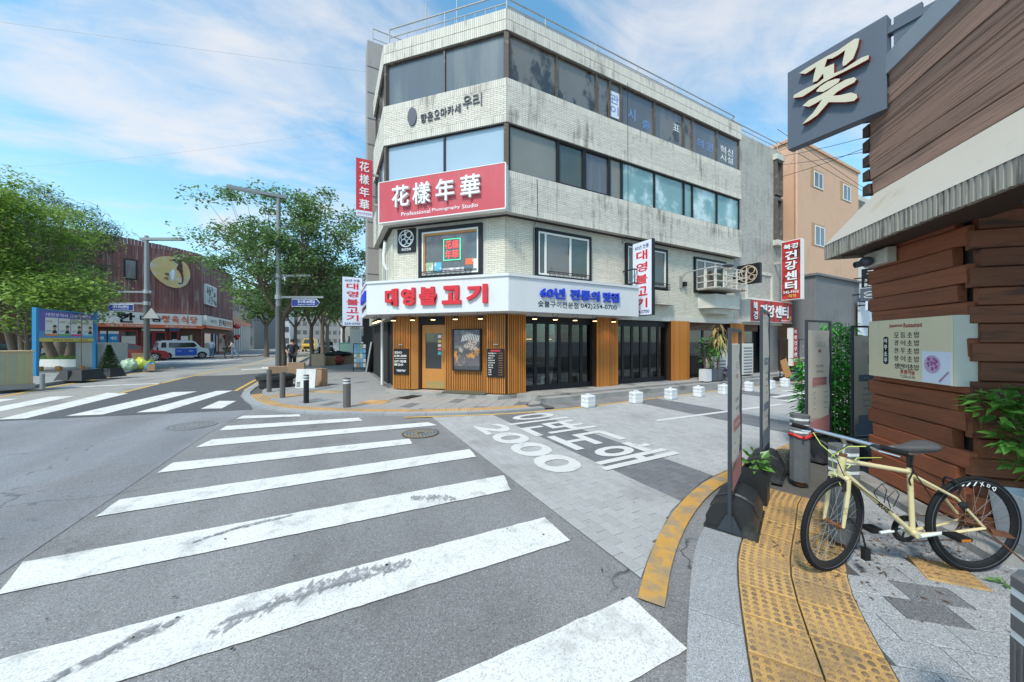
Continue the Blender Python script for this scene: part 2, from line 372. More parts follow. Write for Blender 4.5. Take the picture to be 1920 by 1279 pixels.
# ------------------------------------------------------------------ palette
M.update(
 asphalt=grain('asphalt', (.21, .208, .21), .55, 1.65, cell=165, v=.15, big=.8, c2=(.145, .142, .14), c2t=(.5, .7), crack=.8),
 asphalt_old=grain('asphalt_old', (.215, .222, .238), .6, 1.5, cell=170, v=.15, big=.6, c2=(.19, .19, .20), c2t=(.48, .66), crack=.5),
 asphalt_new=grain('asphalt_new', (.088, .09, .096), .5, 1.7, cell=150, v=.12, big=.5),
 asphalt_pale=grain('asphalt_pale', (.30, .285, .265), .7, 1.4, cell=150, v=.15, big=.5, c2=(.22, .21, .2)),  # pale lane tone; sunlight on the road beyond is put into this colour
 joint=pm('joint', (.085, .08, .072), .95, .3, 6),
 paver=grain('paver', (.365, .362, .36), .7, 1.35, cell=330, v=.1, big=.5, objr=.07, c2=(.29, .285, .28), c2t=(.5, .7)),
 paver_far=grain('paver_far', (.365, .362, .36), .7, 1.35, cell=200, v=.1, big=.5, island=.07, c2=(.29, .285, .28), c2t=(.5, .7)),
 paver_dark=grain('paver_dark', (.145, .147, .158), .7, 1.5, cell=330, v=.12, big=.6, objr=.1),
 paver_dark_far=grain('paver_dark_far', (.145, .147, .158), .7, 1.5, cell=200, v=.12, big=.6, island=.1),
 granite=grain('granite', (.30, .305, .315), .4, 1.75, cell=210, v=.1, big=1.2, objr=.1, b=.25, c2=(.24, .235, .23), c2t=(.55, .7)),
 granite_far=grain('granite_far', (.265, .262, .26), .6, 1.5, cell=160, v=.16, big=.6, island=.1, b=.25),
 granite_dark=grain('granite_dark', (.15, .152, .158), .4, 1.9, cell=210, v=.12, big=1.2, objr=.1, b=.25),
 kerb=grain('kerb', (.29, .295, .305), .5, 1.6, cell=230, v=.12, big=1.0, objr=.08, b=.25),
 tactile=grain('tactile', (.50, .305, .105), .6, 1.25, cell=240, v=.2, big=5, objr=.1, b=.3, c2=(.30, .20, .095), c2t=(.45, .7), c2s=3),
 tactile_dot=grain('tactile_dot', (.30, .185, .095), .6, 1.3, cell=240, v=.3, big=6, objr=.12, b=.3, c2=(.17, .115, .07), c2t=(.45, .65), c2s=5),
 tactile_far=grain('tactile_far', (.47, .29, .12), .7, 1.25, cell=160, v=.2, big=3, island=.12, b=.2, c2=(.28, .21, .14), c2t=(.48, .66), c2s=1.5),
 white_paint=grain('white_paint', (.64, .636, .62), .72, 1.06, .8, cell=110, v=.1, big=2.2, b=.25, c2=(.42, .415, .40), c2t=(.5, .74), c2s=3.6),
 white_worn=pm('white_worn', (.57, .565, .55), .8, .08, 4, b=.15, bs=160, c2=(.44, .44, .44), c2t=(.52, .7), c2s=3.2, det=8),
 yellow_paint=pm('yellow_paint', (.50, .27, .06), .8, .2, 8, b=.2, bs=120, c2=(.30, .22, .13), c2t=(.44, .62), c2s=5, det=8),
 yellow_line=pm('yellow_line', (.62, .37, .07), .8, .12, 3, c2=(.44, .3, .15), c2t=(.5, .7), c2s=1.5),
 smudge=pm('smudge', (.27, .27, .28), .9, .25, 14, alpha=(22, .40, .62)),
 concrete=pm('concrete', (.31, .30, .285), .9, .2, 2.5, b=.25, bs=45, c2=(.17, .165, .155), c2t=(.5, .68), c2s=1.6),
 iron=pm('iron', (.12, .10, .085), .7, .3, 20, metal=.4, c2=(.2, .12, .06), c2s=9, c2t=(.45, .6)),
 black_iron=pm('black_iron', (.016, .016, .017), .5, .15, 12, spec=.3),
 grass=pm('grass', (.075, .15, .03), .8, .4, 6, island=.25),
 soil=pm('soil', (.10, .075, .05), .95, .3, 12, b=.4, bs=30),
)

def crv(pts, step=.12):
    "smooth curve through plan points"
    P = [Vector((p[0], p[1], 0)) for p in pts]; out = []
    for i in range(len(P) - 1):
        a, b, c, d = P[max(i - 1, 0)], P[i], P[i + 1], P[min(i + 2, len(P) - 1)]
        n = max(2, int((c - b).length / step))
        for k in range(n):
            t = k / n
            out.append(.5 * ((2 * b) + (c - a) * t + (2 * a - 5 * b + 4 * c - d) * t * t + (3 * b - a - 3 * c + d) * t ** 3))
    out.append(P[-1]); return [(p.x, p.y) for p in out]
def off(c, d):
    "curve shifted d to its left"
    out = []
    for i in range(len(c)):
        a = c[max(i - 1, 0)]; b = c[min(i + 1, len(c) - 1)]; dx, dy = b[0] - a[0], b[1] - a[1]; l = math.hypot(dx, dy) or 1
        out.append((c[i][0] - dy / l * d, c[i][1] + dx / l * d))
    return out
def cells(c, o0, o1, ln, gap=.006):
    "pieces of length ln along the strip between two offsets of a curve"
    a = off(c, o0); b = off(c, o1); acc = [0]
    for i in range(1, len(c)): acc.append(acc[-1] + math.hypot(c[i][0] - c[i - 1][0], c[i][1] - c[i - 1][1]))
    def at(q, s):
        for i in range(1, len(acc)):
            if acc[i] >= s or i == len(acc) - 1:
                t = (s - acc[i - 1]) / max(acc[i] - acc[i - 1], 1e-9); return (q[i - 1][0] + (q[i][0] - q[i - 1][0]) * t, q[i - 1][1] + (q[i][1] - q[i - 1][1]) * t)
    n = int(acc[-1] / ln); out = []
    for k in range(n):
        s0, s1 = k * ln + gap / 2, (k + 1) * ln - gap / 2
        m = max(1, int(ln / .2)); ss = [s0 + (s1 - s0) * j / m for j in range(m + 1)]
        out.append([at(a, s) for s in ss] + [at(b, s) for s in ss[::-1]])
    return out
def strip(name, c, o0, o1, z, mat):
    a = off(c, o0); b = off(c, o1); mb = MB()
    for i in range(len(c) - 1): mb.quad((*a[i], z), (*a[i + 1], z), (*b[i + 1], z), (*b[i], z))
    for i, f in enumerate(mb.f):
        p = [mb.v[k] for k in f]; ar = sum(p[k][0] * p[(k + 1) % 4][1] - p[(k + 1) % 4][0] * p[k][1] for k in range(4))
        if ar < 0: mb.f[i] = f[::-1]
    return SX(name, mb, mat)
def flat(name, poly, z, mat):
    if name == 'crossing_stripe':
        q = random.Random(int(abs(poly[0][0] * 91 + poly[0][1] * 57))); o = []
        for i in range(len(poly)):
            a, b = poly[i], poly[(i + 1) % len(poly)]; n = max(1, int(math.hypot(b[0] - a[0], b[1] - a[1]) / .07))
            o += [(a[0] + (b[0] - a[0]) * k / n + q.uniform(-.005, .005), a[1] + (b[1] - a[1]) * k / n + q.uniform(-.005, .005)) for k in range(n)]
        poly = o
    a = sum(poly[i][0] * poly[(i + 1) % len(poly)][1] - poly[(i + 1) % len(poly)][0] * poly[i][1] for i in range(len(poly)))
    if a < 0: poly = poly[::-1]
    return SX(name, MB().add([(p[0], p[1], z) for p in poly], [tuple(range(len(poly)))]), mat)

# ------------------------------------------------------------------ ground
flat('road', [(-420, -420), (420, -420), (420, 420), (-420, 420)], 0, M['asphalt'])
flat('road_patch', [(-40, -6), (-2.35, -6), (-2.15, 2.5), (-2.0, 8), (-1.75, 10.35), (-6.2, 11.35), (-40, 11.9)], .004, M['asphalt_old'])
flat('road_patch', [(-6.25, 11.38), (-1.7, 10.38), (-1.9, 11.2), (-2.5, 13.2), (-2.62, 15), (-2.62, 22.3), (-4.1, 21.2), (-5.95, 21.5), (-5.95, 15.8)], .004, M['asphalt_new'])
flat('road_patch', [(-40, 11.95), (-6.3, 11.42), (-6.0, 15.8), (-6.0, 21.55), (-4.1, 21.3), (-2.62, 22.4), (-2.3, 29), (-1.9, 75), (-5.4, 75), (-5.6, 33), (-9, 27), (-9.4, 14), (-40, 14)], .004, M['asphalt_pale'])  # far stretch of this patch is painted sunlight, not another surfacing

# lane of small concrete pavers, 20 x 10 cm, with darker cross bands
LANE = [(1.93, 1.72), (2.24, 1.90), (2.97, 2.27), (3.91, 2.57), (5.07, 2.71), (5.9, 2.79), (9, 2.87), (34, 2.9), (34, 6.9), (12, 6.98), (5.8, 6.84), (3.7, 6.98), (1.95, 7.55)]
lane = flat('brick_lane', LANE, .004, M['joint'])
BANDS = [(3.18, 4.22), (7.3, 8.36), (11.4, 12.4), (15.5, 16.5)]
pcs = []
for pc in pave(LANE, .207, .1075, 90, .0045, .5, .03, .0):
    if cen(pc)[0] < 20: pcs.append(pc)
pcs.sort(key=lambda p: math.hypot(*cen(p)))
far = {0: MB(), 1: MB()}
rj = random.Random(5)
for i, pc in enumerate(pcs):
    c = cen(pc); dk = any(a < c[0] < b for a, b in BANDS); z1 = .012 + rj.random() * .002
    if i < 300:
        put('paver', slab(pc, .004, z1).mesh('paver', M['paver_dark' if dk else 'paver']), lane)
    else: slab(pc, .004, z1, far[dk])
for k in far: tag(far[k].build('pavers', M['paver_dark_far' if k else 'paver_far'], lane), kind='stuff')
flat('lane', [(20, 2.9), (60, 2.9), (60, 6.9), (20, 6.9)], .011, M['paver_far'])

# building corner pavement: kerb, tactile row, slabs
CK = crv([(-2.0, 60), (-2.35, 30), (-2.52, 21.5), (-2.56, 17.3), (-2.55, 14.6), (-2.42, 13.1), (-1.87, 11.13), (-1.14, 9.82), (-.02, 8.83), (1.46, 7.93), (2.7, 7.42), (3.71, 7.16), (4.9, 7.05)], .2)
corner = flat('corner_pavement', CK + [(4.9, 9), (4.2, 9), (1.8, 11.4), (1.8, 60)], .03, M['joint'])
kb = flat('kerb', off(CK, .002) + off(CK, .2)[::-1], .02, M['joint'])
for pc in cells(CK, 0, .2, .95, .008)[-22:]: put('kerb_stone', slab(pc, 0, .055).mesh('kerb_stone', M['kerb']), kb)
mb = MB()
for pc in cells(CK, 0, .2, .95, .008)[:-22]: slab(pc, 0, .12, mb)
tag(mb.build('kerb_stones', M['granite_far'], kb), kind='stuff')
mb = MB(); nd = MB(); tl = cells(CK, .205, .5, .3, .006)
def domes(nd, pc, z, n=5, rad=.0105, h=.005, seg=6):
    "raised dots spread over a four-sided tile"
    a, b, c, d = pc[0], pc[len(pc) // 2 - 1], pc[len(pc) // 2], pc[-1]
    for i in range(n):
        for j in range(n):
            u, w = (i + .5) / n, (j + .5) / n
            x = (a[0] * (1 - u) + b[0] * u) * (1 - w) + (d[0] * (1 - u) + c[0] * u) * w
            y = (a[1] * (1 - u) + b[1] * u) * (1 - w) + (d[1] * (1 - u) + c[1] * u) * w
            vs = []
            for r, zz in ((rad, z - .001), (rad * .72, z + h * .8)):
                for k in range(seg): vs.append((x + r * math.cos(6.2832 * k / seg), y + r * math.sin(6.2832 * k / seg), zz))
            vs.append((x, y, z + h)); fs = [(k, (k + 1) % seg, seg + (k + 1) % seg, seg + k) for k in range(seg)] + [(seg + k, seg + (k + 1) % seg, 2 * seg) for k in range(seg)]
            nd.cur = 1; nd.add(vs, fs); nd.cur = 0
tl = [p for p in tl if -2.5 < cen(p)[0] < 4.4 and cen(p)[1] < 12.9]
for pc in tl:
    t = MB(); slab(pc, .03, .056, t); domes(t, pc, .056, 4, .016, .006, 5); put('tactile_tile', t.mesh('tactile_tile', [M['tactile_far'], M['tactile_dot']]), corner)
for q in ([(-1.9, 12.2), (-1.25, 12.6), (-.5, 12.3), (-.7, 11.85), (-1.5, 11.9)], [(.55, 9.75), (1.15, 9.35), (1.5, 9.85), (.9, 10.2)], [(-.7, 12.6), (.3, 12.0), (.5, 12.3), (-.5, 12.9)]):
    for pc in pave(q, .3, .3, -40):
        t = MB(); slab(pc, .052, .058, t)
        if len(pc) == 4: domes(t, pc, .058, 4, .016, .006, 5)
        put('tactile_tile', t.mesh('tactile_tile', [M['tactile_far'], M['tactile_dot']]), corner)
CIN = off(CK, .505); C2 = [p for p in CIN if p[1] < 45] + [(4.9, 8.62), (4.3, 8.7), (1.75, 11.25), (1.75, 45)]
mb = MB(); k = 0
ps = pave(C2, .6, .3, 48, .008, .5); ps.sort(key=lambda p: math.hypot(*cen(p)))
for i, pc in enumerate(ps):
    if i < 170: put('paving_slab', slab(pc, .03, .053 + rj.random() * .003).mesh('paving_slab', M['granite_dark' if rj.random() < .07 else 'granite_far']), corner)
    else: slab(pc, .03, .053 + rj.random() * .003, mb)
tag(mb.build('paving_slabs', M['granite_far'], corner), kind='stuff')

# near pavement on the right: kerb stones, double tactile row, granite slabs
NK = crv([(-2.6, -1.9), (-.9, -.62), (.3, .24), (1.1, .79), (1.77, 1.25), (2.4, 1.65), (2.83, 1.86), (3.49, 2.1), (4.0, 2.29), (4.7, 2.44), (5.6, 2.55), (7.5, 2.62), (12, 2.66), (40, 2.7)], .1)
near = flat('near_pavement', NK + [(40, -12), (-2.6, -12)], .02, M['joint'])
kb = flat('near_kerb', off(NK, -.002) + off(NK, -.28)[::-1], .028, M['joint'])
ks = cells(NK, -.275, 0, .62, .007)
for pc in ks[:26]: put('kerb_stone', slab(pc, 0, .05).mesh('kerb_stone', M['kerb']), kb)
for o0, o1, sft in ((-.585, -.285, 0), (-.895, -.595, .11)):
    for i, pc in enumerate(cells(off(NK, 0), o0, o1, .3, .017)[:27]):
        t = MB(); slab(pc, .02, .05 + rj.random() * .003, t); domes(t, pc, .052, 6, .0165, .0065, 8)
        put('tactile_tile', t.mesh('tactile_tile', [M['tactile'], M['tactile_dot']], 35), near)
NIN = [p for p in off(NK, -.9) if p[0] < 12]
region = NIN + [(12, -2), (-1.2, -4)]
ps = pave(region, .31, .19, -42, .006, .5, .05, .06)
ps = [p for p in ps if math.hypot(*cen(p)) < 9 and cen(p)[0] * .465 + cen(p)[1] * .885 > .7 and cen(p)[0] - cen(p)[1] < 4.4 + max(0, cen(p)[0] - 5)]
ps.sort(key=lambda p: math.hypot(*cen(p)))
TT = [(3.86, .91), (4.03, .69), (3.80, .52), (3.61, .76)]
for pc in ps[:290]:
    c = cen(pc)
    if math.hypot(c[0] - 3.83, c[1] - .72) < .15: continue
    put('granite_slab', slab(pc, .02, .049 + rj.random() * .004).mesh('granite_slab', M['granite_dark' if (abs(c[0] - 3.30) < .17 and abs(c[1] - .62) < .1) else 'granite']), near)
k2 = MB()
for pc in ps[290:]: slab(pc, .02, .049 + rj.random() * .004, k2)
tag(k2.build('granite_slabs', M['granite_far'], near), kind='stuff')
t = MB(); slab(TT, .02, .058, t); domes(t, TT, .058, 6, .016, .005, 8); put('tactile_tile', t.mesh('tactile_tile', [M['tactile'], M['tactile_dot']], 35), near)

# dead leaves and grit gathered on the near pavement
k2 = MB(); r2_ = random.Random(77)
for i in range(420):
    u = r2_.random(); x = 3.0 + 1.9 * u + r2_.gauss(0, .22); y = 1.25 - .55 * u + r2_.gauss(0, .22); s = r2_.uniform(.004, .016); a = r2_.random() * 6.28
    if x - y > 3.75 or x - y < 1.55: continue
    ca, sa = math.cos(a), math.sin(a); z = .056 + r2_.uniform(0, .003)
    k2.add([(x + ca * s * 1.8, y + sa * s * 1.8, z), (x - sa * s * .5, y + ca * s * .5, z + s * .3), (x - ca * s * 1.8, y - sa * s * 1.8, z), (x + sa * s * .5, y - ca * s * .5, z + .001)], [(0, 1, 2, 3)])
SX('leaf_litter', k2, pm('litter', (.13, .075, .04), .9, .3, 9, island=.5), 'stuff')
k2 = MB()
for i in range(160):
    x, y = r2_.uniform(-3, 5), r2_.uniform(1.2, 8); s = r2_.uniform(.004, .013)
    k2.add([(x + s * math.cos(b) * r2_.uniform(.5, 1.2), y + s * math.sin(b) * r2_.uniform(.5, 1.2), .0165) for b in [6.2832 * j / 6 for j in range(6)]], [tuple(range(6))])
SX('road_grit', k2, pm('grit', (.06, .06, .058), .9, .3, 9, island=.6), 'stuff')
# painted markings
strip('kerbside_line', crv([(1.80, 1.52), (2.32, 1.84), (3.02, 2.17), (3.88, 2.44), (5.07, 2.60), (5.9, 2.69), (9, 2.77), (30, 2.8)]), -.075, .085, .018, M['yellow_paint'])
strip('edge_line', crv([(1.4, 7.72), (2.0, 7.5), (3.7, 6.98), (5.8, 6.84), (12, 6.98), (30, 6.95)], .4), -.04, .04, .018, M['yellow_line'])
for q in ([(-1.95, 1.72), (1.73, 1.63), (1.71, 1.21), (-1.95, 1.28)], [(-1.98, 2.86), (1.79, 2.745), (1.77, 2.325), (-1.95, 2.42)],
          [(-2.07, 4.02), (1.9, 3.84), (1.78, 3.42), (-1.95, 3.58)], [(-1.98, 5.13), (1.89, 5.01), (1.85, 4.64), (-1.99, 4.74)],
          [(-1.93, 6.35), (1.18, 6.02), (1.16, 5.70), (-1.96, 5.95)], [(-1.8, 7.53), (1.75, 7.07), (1.86, 6.73), (-1.89, 7.1)],
          [(-1.84, 8.6), (.52, 8.19), (.57, 7.83), (-1.86, 8.22)], [(-1.76, 9.6), (-.66, 9.19), (-.6, 8.93), (-1.82, 9.28)]):
    flat('crossing_stripe', q, .009, M['white_paint'])
for q in ([(-6.42, 15.9), (-5.75, 15.4), (-5.85, 11.45), (-6.3, 11.55)], [(-4.6, 15.1), (-3.95, 14.95), (-4.62, 11.25), (-5.25, 11.4)], [(-3.42, 14.8), (-2.95, 14.62), (-3.5, 11.05), (-4.05, 11.2)],
          [(-2.78, 12.3), (-2.36, 12.06), (-2.42, 10.9), (-2.86, 11.07)], [(-7.5, 15.6), (-6.9, 15.4), (-7.0, 11.7), (-7.5, 11.9)], [(-8.6, 15.6), (-8.05, 15.5), (-8.1, 11.8), (-8.6, 11.9)]):
    flat('crossing_stripe', q, .009, M['white_paint'])
strip('yellow_line', crv([(-8.75, 11.6), (-8.75, 15.88), (-9.0, 18.84), (-9.05, 22.32), (-8.86, 25.9), (-8.6, 28.2), (-9.2, 29.6)], .5), -.07, .07, .009, M['yellow_line'])
strip('centre_line', crv([(-6.0, 15.5), (-5.85, 22), (-5.3, 28), (-4.9, 40), (-4.6, 75)], .8), -.06, .06, .009, M['yellow_line'])
strip('white_line', crv([(-8.7, 18.5), (-5.95, 18.45)], .5), -.14, .14, .009, M['white_paint'])
for d in (0, -.26): strip('double_line', crv([(-2.86 - d, 14.5), (-2.9 - d, 20.6), (-2.75 - d, 30), (-2.5 - d, 60)], .8), -.055, .055, .009, M['yellow_line'])
for i in range(9): flat('crossing_stripe', [(-15.5 + i * .75, 33.5), (-15.1 + i * .75, 33.5), (-13.2 + i * .75, 40.2), (-13.6 + i * .75, 40.2)], .009, M['white_paint'])
flat('white_marking', [(-4.6, 24.6), (-3.4, 25.2), (-3.6, 27.0), (-3.95, 26.9), (-3.8, 25.7), (-4.7, 25.3)], .009, M['white_paint'])
strip('white_line', crv([(6.0, 4.95), (10.5, 4.7)], .5), -.06, .06, .018, M['white_worn'])
for (a, b, w) in (((11.0, 4.9), (13.2, 4.75), .12), ((11.5, 5.4), (14.0, 5.4), .1), ((12.2, 4.2), (14.4, 4.15), .1), ((13.2, 5.9), (15.5, 5.7), .1)):
    strip('white_line', [a, b], -w, w, .018, M['white_worn'])
FLAT = Matrix.Translation((0, 0, .019)) @ Matrix(((0, 0, 1, 0), (-1, 0, 0, 0), (0, -1, 0, 0), (0, 0, 0, 1)))   # text right = -Y, up = +X, lying on the lane
def road_text(s, y0, y1, x0, x1, bold):
    o = text(s, y0 - y1, x1 - x0, M['white_worn'], 'road_lettering', None, FLAT, x=-(y0 + y1) / 2, z=(x0 + x1) / 2, ex=.002, bold=bold, res=4)
    o['kind'] = 'structure'
road_text('2000', 6.25, 3.52, 2.42, 3.02, .03)
road_text('이번도해', 6.72, 3.34, 3.12, 4.56, .018)
# scuffs left by tyres in the crossing paint: curved rows of small blades
def scuff(c, n, ln, wd, lean, mb):
    rr = random.Random(int(c[0][0] * 100))
    for i in range(n):
        t = i / (n - 1); k = t * (len(c) - 1); j = min(int(k), len(c) - 2); f = k - j
        x = c[j][0] + (c[j + 1][0] - c[j][0]) * f; y = c[j][1] + (c[j + 1][1] - c[j][1]) * f
        l = ln * (.6 + .8 * rr.random()) * (1 - .6 * abs(t - .5)); a = R(lean) + rr.uniform(-.2, .2); w = wd * (.7 + .7 * rr.random())
        u = (math.cos(a), math.sin(a)); v = (-u[1], u[0])
        pts = [(x + u[0] * l * q + v[0] * w * s, y + u[1] * l * q + v[1] * w * s, .0115 + len(mb.v) * 1.2e-5) for q, s in ((-.5, 0), (-.2, .8), (.15, 1), (.5, .1), (.3, -.8), (-.1, -.9))]
        mb.add(pts, [tuple(range(6))])
mb = MB()
scuff([(-.6, 2.56), (-.2, 2.66), (.15, 2.68), (.5, 2.64)], 30, .21, .022, 62, mb); scuff([(-.55, 2.62), (.0, 2.64), (.4, 2.62)], 24, .10, .016, 20, mb); scuff([(-1.3, 2.5), (-1.05, 2.66), (-.85, 2.72)], 15, .26, .022, 40, mb)
scuff([(.75, 3.72), (1.0, 3.6), (1.15, 3.5)], 20, .17, .016, 80, mb); scuff([(-1.0, 3.75), (-.75, 3.85), (-.4, 3.88)], 13, .24, .014, 20, mb)
SX('tyre_scuffs', mb, M['smudge'], 'stuff')
# ironwork in the road
def manhole(x, y, r, label, mats):
    t = thing('manhole_cover', label, 'manhole cover', FR(x, y, .006), 'manhole covers in the road')
    MB().lathe([(r, 0), (r, .007), (r * .93, .007), (r * .93, .002)], 40).build('rim', mats[0], t)
    MB().lathe([(r * .925, 0), (r * .925, .004), (.01, .004)], 40).build('lid', mats[1], t)
    k = MB()
    for q in (.78, .6, .42, .24):
        n = int(40 * q); 
        for i in range(n):
            a0 = 6.2832 * i / n; a1 = a0 + 6.2832 / n * .62
            k.add([(r * q * math.cos(a), r * q * math.sin(a), z) for z in (.004, .0075) for a in (a0, a1)] + [(r * (q + .1) * math.cos(a), r * (q + .1) * math.sin(a), z) for z in (.004, .0075) for a in (a0, a1)],
                  [(2, 3, 7, 6), (0, 1, 3, 2), (4, 6, 7, 5), (0, 2, 6, 4), (1, 5, 7, 3)])
    tag(k.build('studs', mats[2], t), kind='stuff')
M['lid_paint'] = pm('lid_paint', (.30, .27, .20), .6, .3, 20, c2=(.10, .24, .38), c2s=5, c2t=(.5, .58))
manhole(1.43, 6.29, .33, 'painted round manhole cover with coloured studs beside the white crossing stripes', (M['iron'], M['iron'], M['lid_paint']))
manhole(-2.45, 8.95, .40, 'plain grey manhole cover in the open asphalt left of the crossing', (M['asphalt_old'], M['asphalt_old'], M['asphalt']))
t = thing('floor_grate', 'dark rectangular drain grate in the pavement before the wooden door', 'drain grate', FR(2.08, 10.25, .056, 38))
MB().box(-.42, .42, -.2, .2, 0, .004).build('frame', M['black_iron'], t)
mb = MB()
for i in range(26): mb.box(-.4 + i * .031, -.385 + i * .031, -.18, .18, .004, .008)
mb.build('bars', M['black_iron'], t)
# ------------------------------------------------------------------ corner building
def streak(name, rgb, dirt, rough=.8, t=(.5, .72), sc=1.1, b=.12):
    "tile and render with rain streaks running down from the ledges"
    m = pm(name, rgb, rough, .07, 2.2, b=b, bs=70, island=.075)
    nt_ = m.node_tree; l = nt_.links.new; P = nt_.nodes['Principled BSDF']; src = P.inputs['Base Color'].links[0].from_socket
    c = nt_.nodes.new('ShaderNodeTexCoord'); res = []
    for st, s_ in (((5, 5, .55), sc), ((.6, .6, 1.0), .9)):
        mp_ = nt_.nodes.new('ShaderNodeMapping'); mp_.inputs['Scale'].default_value = st; l(c.outputs['Object'], mp_.inputs[0])
        n = nt_.nodes.new('ShaderNodeTexNoise'); n.inputs['Scale'].default_value = s_; n.inputs['Detail'].default_value = 7; n.inputs['Roughness'].default_value = .62; l(mp_.outputs[0], n.inputs['Vector']); res.append(n.outputs['Fac'])
    a = nt_.nodes.new('ShaderNodeMath'); a.operation = 'ADD'; l(res[0], a.inputs[0]); l(res[1], a.inputs[1])
    mr = nt_.nodes.new('ShaderNodeMapRange'); l(a.outputs[0], mr.inputs[0]); mr.inputs[1].default_value = t[0] * 2; mr.inputs[2].default_value = t[1] * 2
    mx = nt_.nodes.new('ShaderNodeMixRGB'); l(mr.outputs[0], mx.inputs[0]); l(src, mx.inputs[1]); mx.inputs[2].default_value = (*dirt, 1); l(mx.outputs[0], P.inputs['Base Color'])
    return m
M.update(
 brick=streak('brick', (.645, .605, .535), (.17, .155, .13), t=(.515, .66)),
 brick_low=streak('brick_low', (.64, .60, .50), (.33, .29, .22), t=(.54, .72)),
 brick_grey=streak('brick_grey', (.47, .45, .41), (.22, .21, .19), t=(.5, .7)),
 mortar=pm('mortar', (.36, .345, .31), .95, .2, 3),
 mortar_low=pm('mortar_low', (.40, .38, .33), .95, .15, 3),
 render=streak('render', (.58, .56, .50), (.33, .30, .25), t=(.52, .72), b=.2),
 white_board=streak('white_board', (.645, .65, .665), (.50, .49, .47), .45, t=(.56, .8), b=0),
 white_frame=pm('white_frame', (.74, .73, .70), .4, .05, 5),
 black_frame=pm('black_frame', (.014, .015, .018), .5, .15, 8, spec=.3),
 brown_frame=pm('brown_frame', (.10, .075, .06), .6, .3, 6, c2=(.25, .2, .15), c2s=3),
 dark_inside=pm('dark_inside', (.02, .02, .02), .8, .3, 2),
 sky_glass=glass('sky_glass', (.34, .43, .52), .06, .10, .8, wav=.03),  # reflection of the sky painted into the pane as a blue base colour
 film_grey=glass('film_grey', (.105, .107, .12), .10, .22, .7, c2=(.16, .158, .16), c2s=.9, c2t=(.47, .62), wav=.02, st=(1.5, 1.5, .16)),
 film_brown=glass('film_brown', (.165, .155, .14), .08, .25, .8, c2=(.035, .033, .03), c2s=1.0, c2t=(.52, .60), wav=.015, st=(1, 1, .6)),
 film_beige=glass('film_beige', (.20, .20, .175), .08, .2, .8, wav=.02),
 teal_glass=glass('teal_glass', (.20, .36, .37), .05, .35, .9, c2=(.50, .63, .63), c2s=.9, c2t=(.46, .6), wav=.03),
 dark_glass=glass('dark_glass', (.03, .034, .036), .02, .5, .9, wav=.012), shop_pane=clear_glass('shop_pane'),
 green_glass=glass('green_glass', (.07, .085, .07), .03, .4, 1.2, wav=.02),
 red_letter=pm('red_letter', (.62, .016, .03), .35, .05, 3),
 red_board=streak('red_board', (.52, .065, .085), (.50, .14, .15), .45, t=(.52, .75), b=0),
 sign_red=pm('sign_red', (.55, .03, .05), .5, .08, 3),
 blue_letter=pm('blue_letter', (.012, .05, .55), .35, .05, 3),
 navy=pm('navy', (.015, .03, .16), .5, .05, 3),
 black=pm('black', (.012, .012, .014), .5, .15, 5, spec=.3),
 letter_white=pm('letter_white', (.78, .79, .80), .45, .04, 4),
 letter_grey=pm('letter_grey', (.085, .095, .12), .6, .15, 6),
 lightbox=pm('lightbox', (.66, .70, .80), .5, .03, 2),
 steel=pm('steel', (.42, .42, .42), .45, .12, 8, metal=.7),
 rail_grey=pm('rail_grey', (.40, .39, .37), .6, .2, 10),
 slat_wood=pm('slat_wood', (.47, .185, .035), .5, .22, 3, st=(9, 9, .7), objr=.16, b=.12, bs=14),
 slat_back=pm('slat_back', (.05, .018, .005), .7, .2, 4),
 door_wood=pm('door_wood', (.43, .19, .045), .4, .16, 3, st=(9, 9, .7)),
 brass=pm('brass', (.5, .36, .15), .35, .1, 6, metal=.7),
 blue_film=pm('blue_film', (.16, .27, .52), .5, .12, 5),
 paper=pm('paper', (.66, .67, .68), .7, .08, 5),
 lamp_glow=pm('lamp_glow', (.9, .7, .4), .5, 0, 1, emit=(1, .62, .28, 6)),
)
AX, AY, BX, BY = 4.36, 8.67, 1.715, 11.315
FA = FR(0, 8.67, 0, 0)            # ground-floor face along the lane, x = world X
FC = FR(BX, BY, 0, -45)           # chamfer, lower floors, x 0..3.74
FL = FR(1.715, 14.0, 0, -90)      # side street face, x 0..2.685
UA = FR(0, 8.37, 0, 0); UC = FR(1.415, 11.19, 0, -45); UL = FR(1.415, 14.0, 0, -90)
LC0, LC1, LU = 3.74, 3.99, 2.81
bld = thing('corner_building', 'four storey white brick corner building with ribbon windows and chamfered corner', 'building', FR(AX, AY, 0))
I4 = Matrix()
low = [(AX, AY), (19.3, AY), (19.3, 19), (BX, 19), (BX, BY)]
upp = [(4.236, 8.37), (15.37, 8.37), (15.37, 14.0), (1.415, 14.0), (1.415, 11.19)]
inn = [(4.30, 8.53), (15.2, 8.53), (15.2, 13.8), (1.575, 13.8), (1.575, 11.255)]
for poly in ([(AX + .11, AY + .34), (4.95, AY + .34), (4.95, 19), (BX + .34, 19), (BX + .34, BY + .11)], [(4.952, 11.4), (19, 11.4), (19, 19), (4.952, 19)], [(11.3, AY + .34), (19, AY + .34), (19, 11.398), (11.3, 11.398)]):
    MB().prism(poly, 0, 2.435).build('ground_floor_core', M['dark_inside'], bld, I4)
MB().box(4.955, 11.295, 9.02, 11.395, .02, .186).build('shop_floor', pm('shop_floor', (.16, .15, .14), .35, .15, 3), bld, I4)
k = MB()
for i in range(34): k.box(4.96 + i * .186, 5.12 + i * .186, 11.36, 11.397, .19, 1.1)
tag(k.build('wainscot', pm('wainscot', (.16, .065, .02), .5, .2, 4, island=.15), bld, I4), kind='stuff')
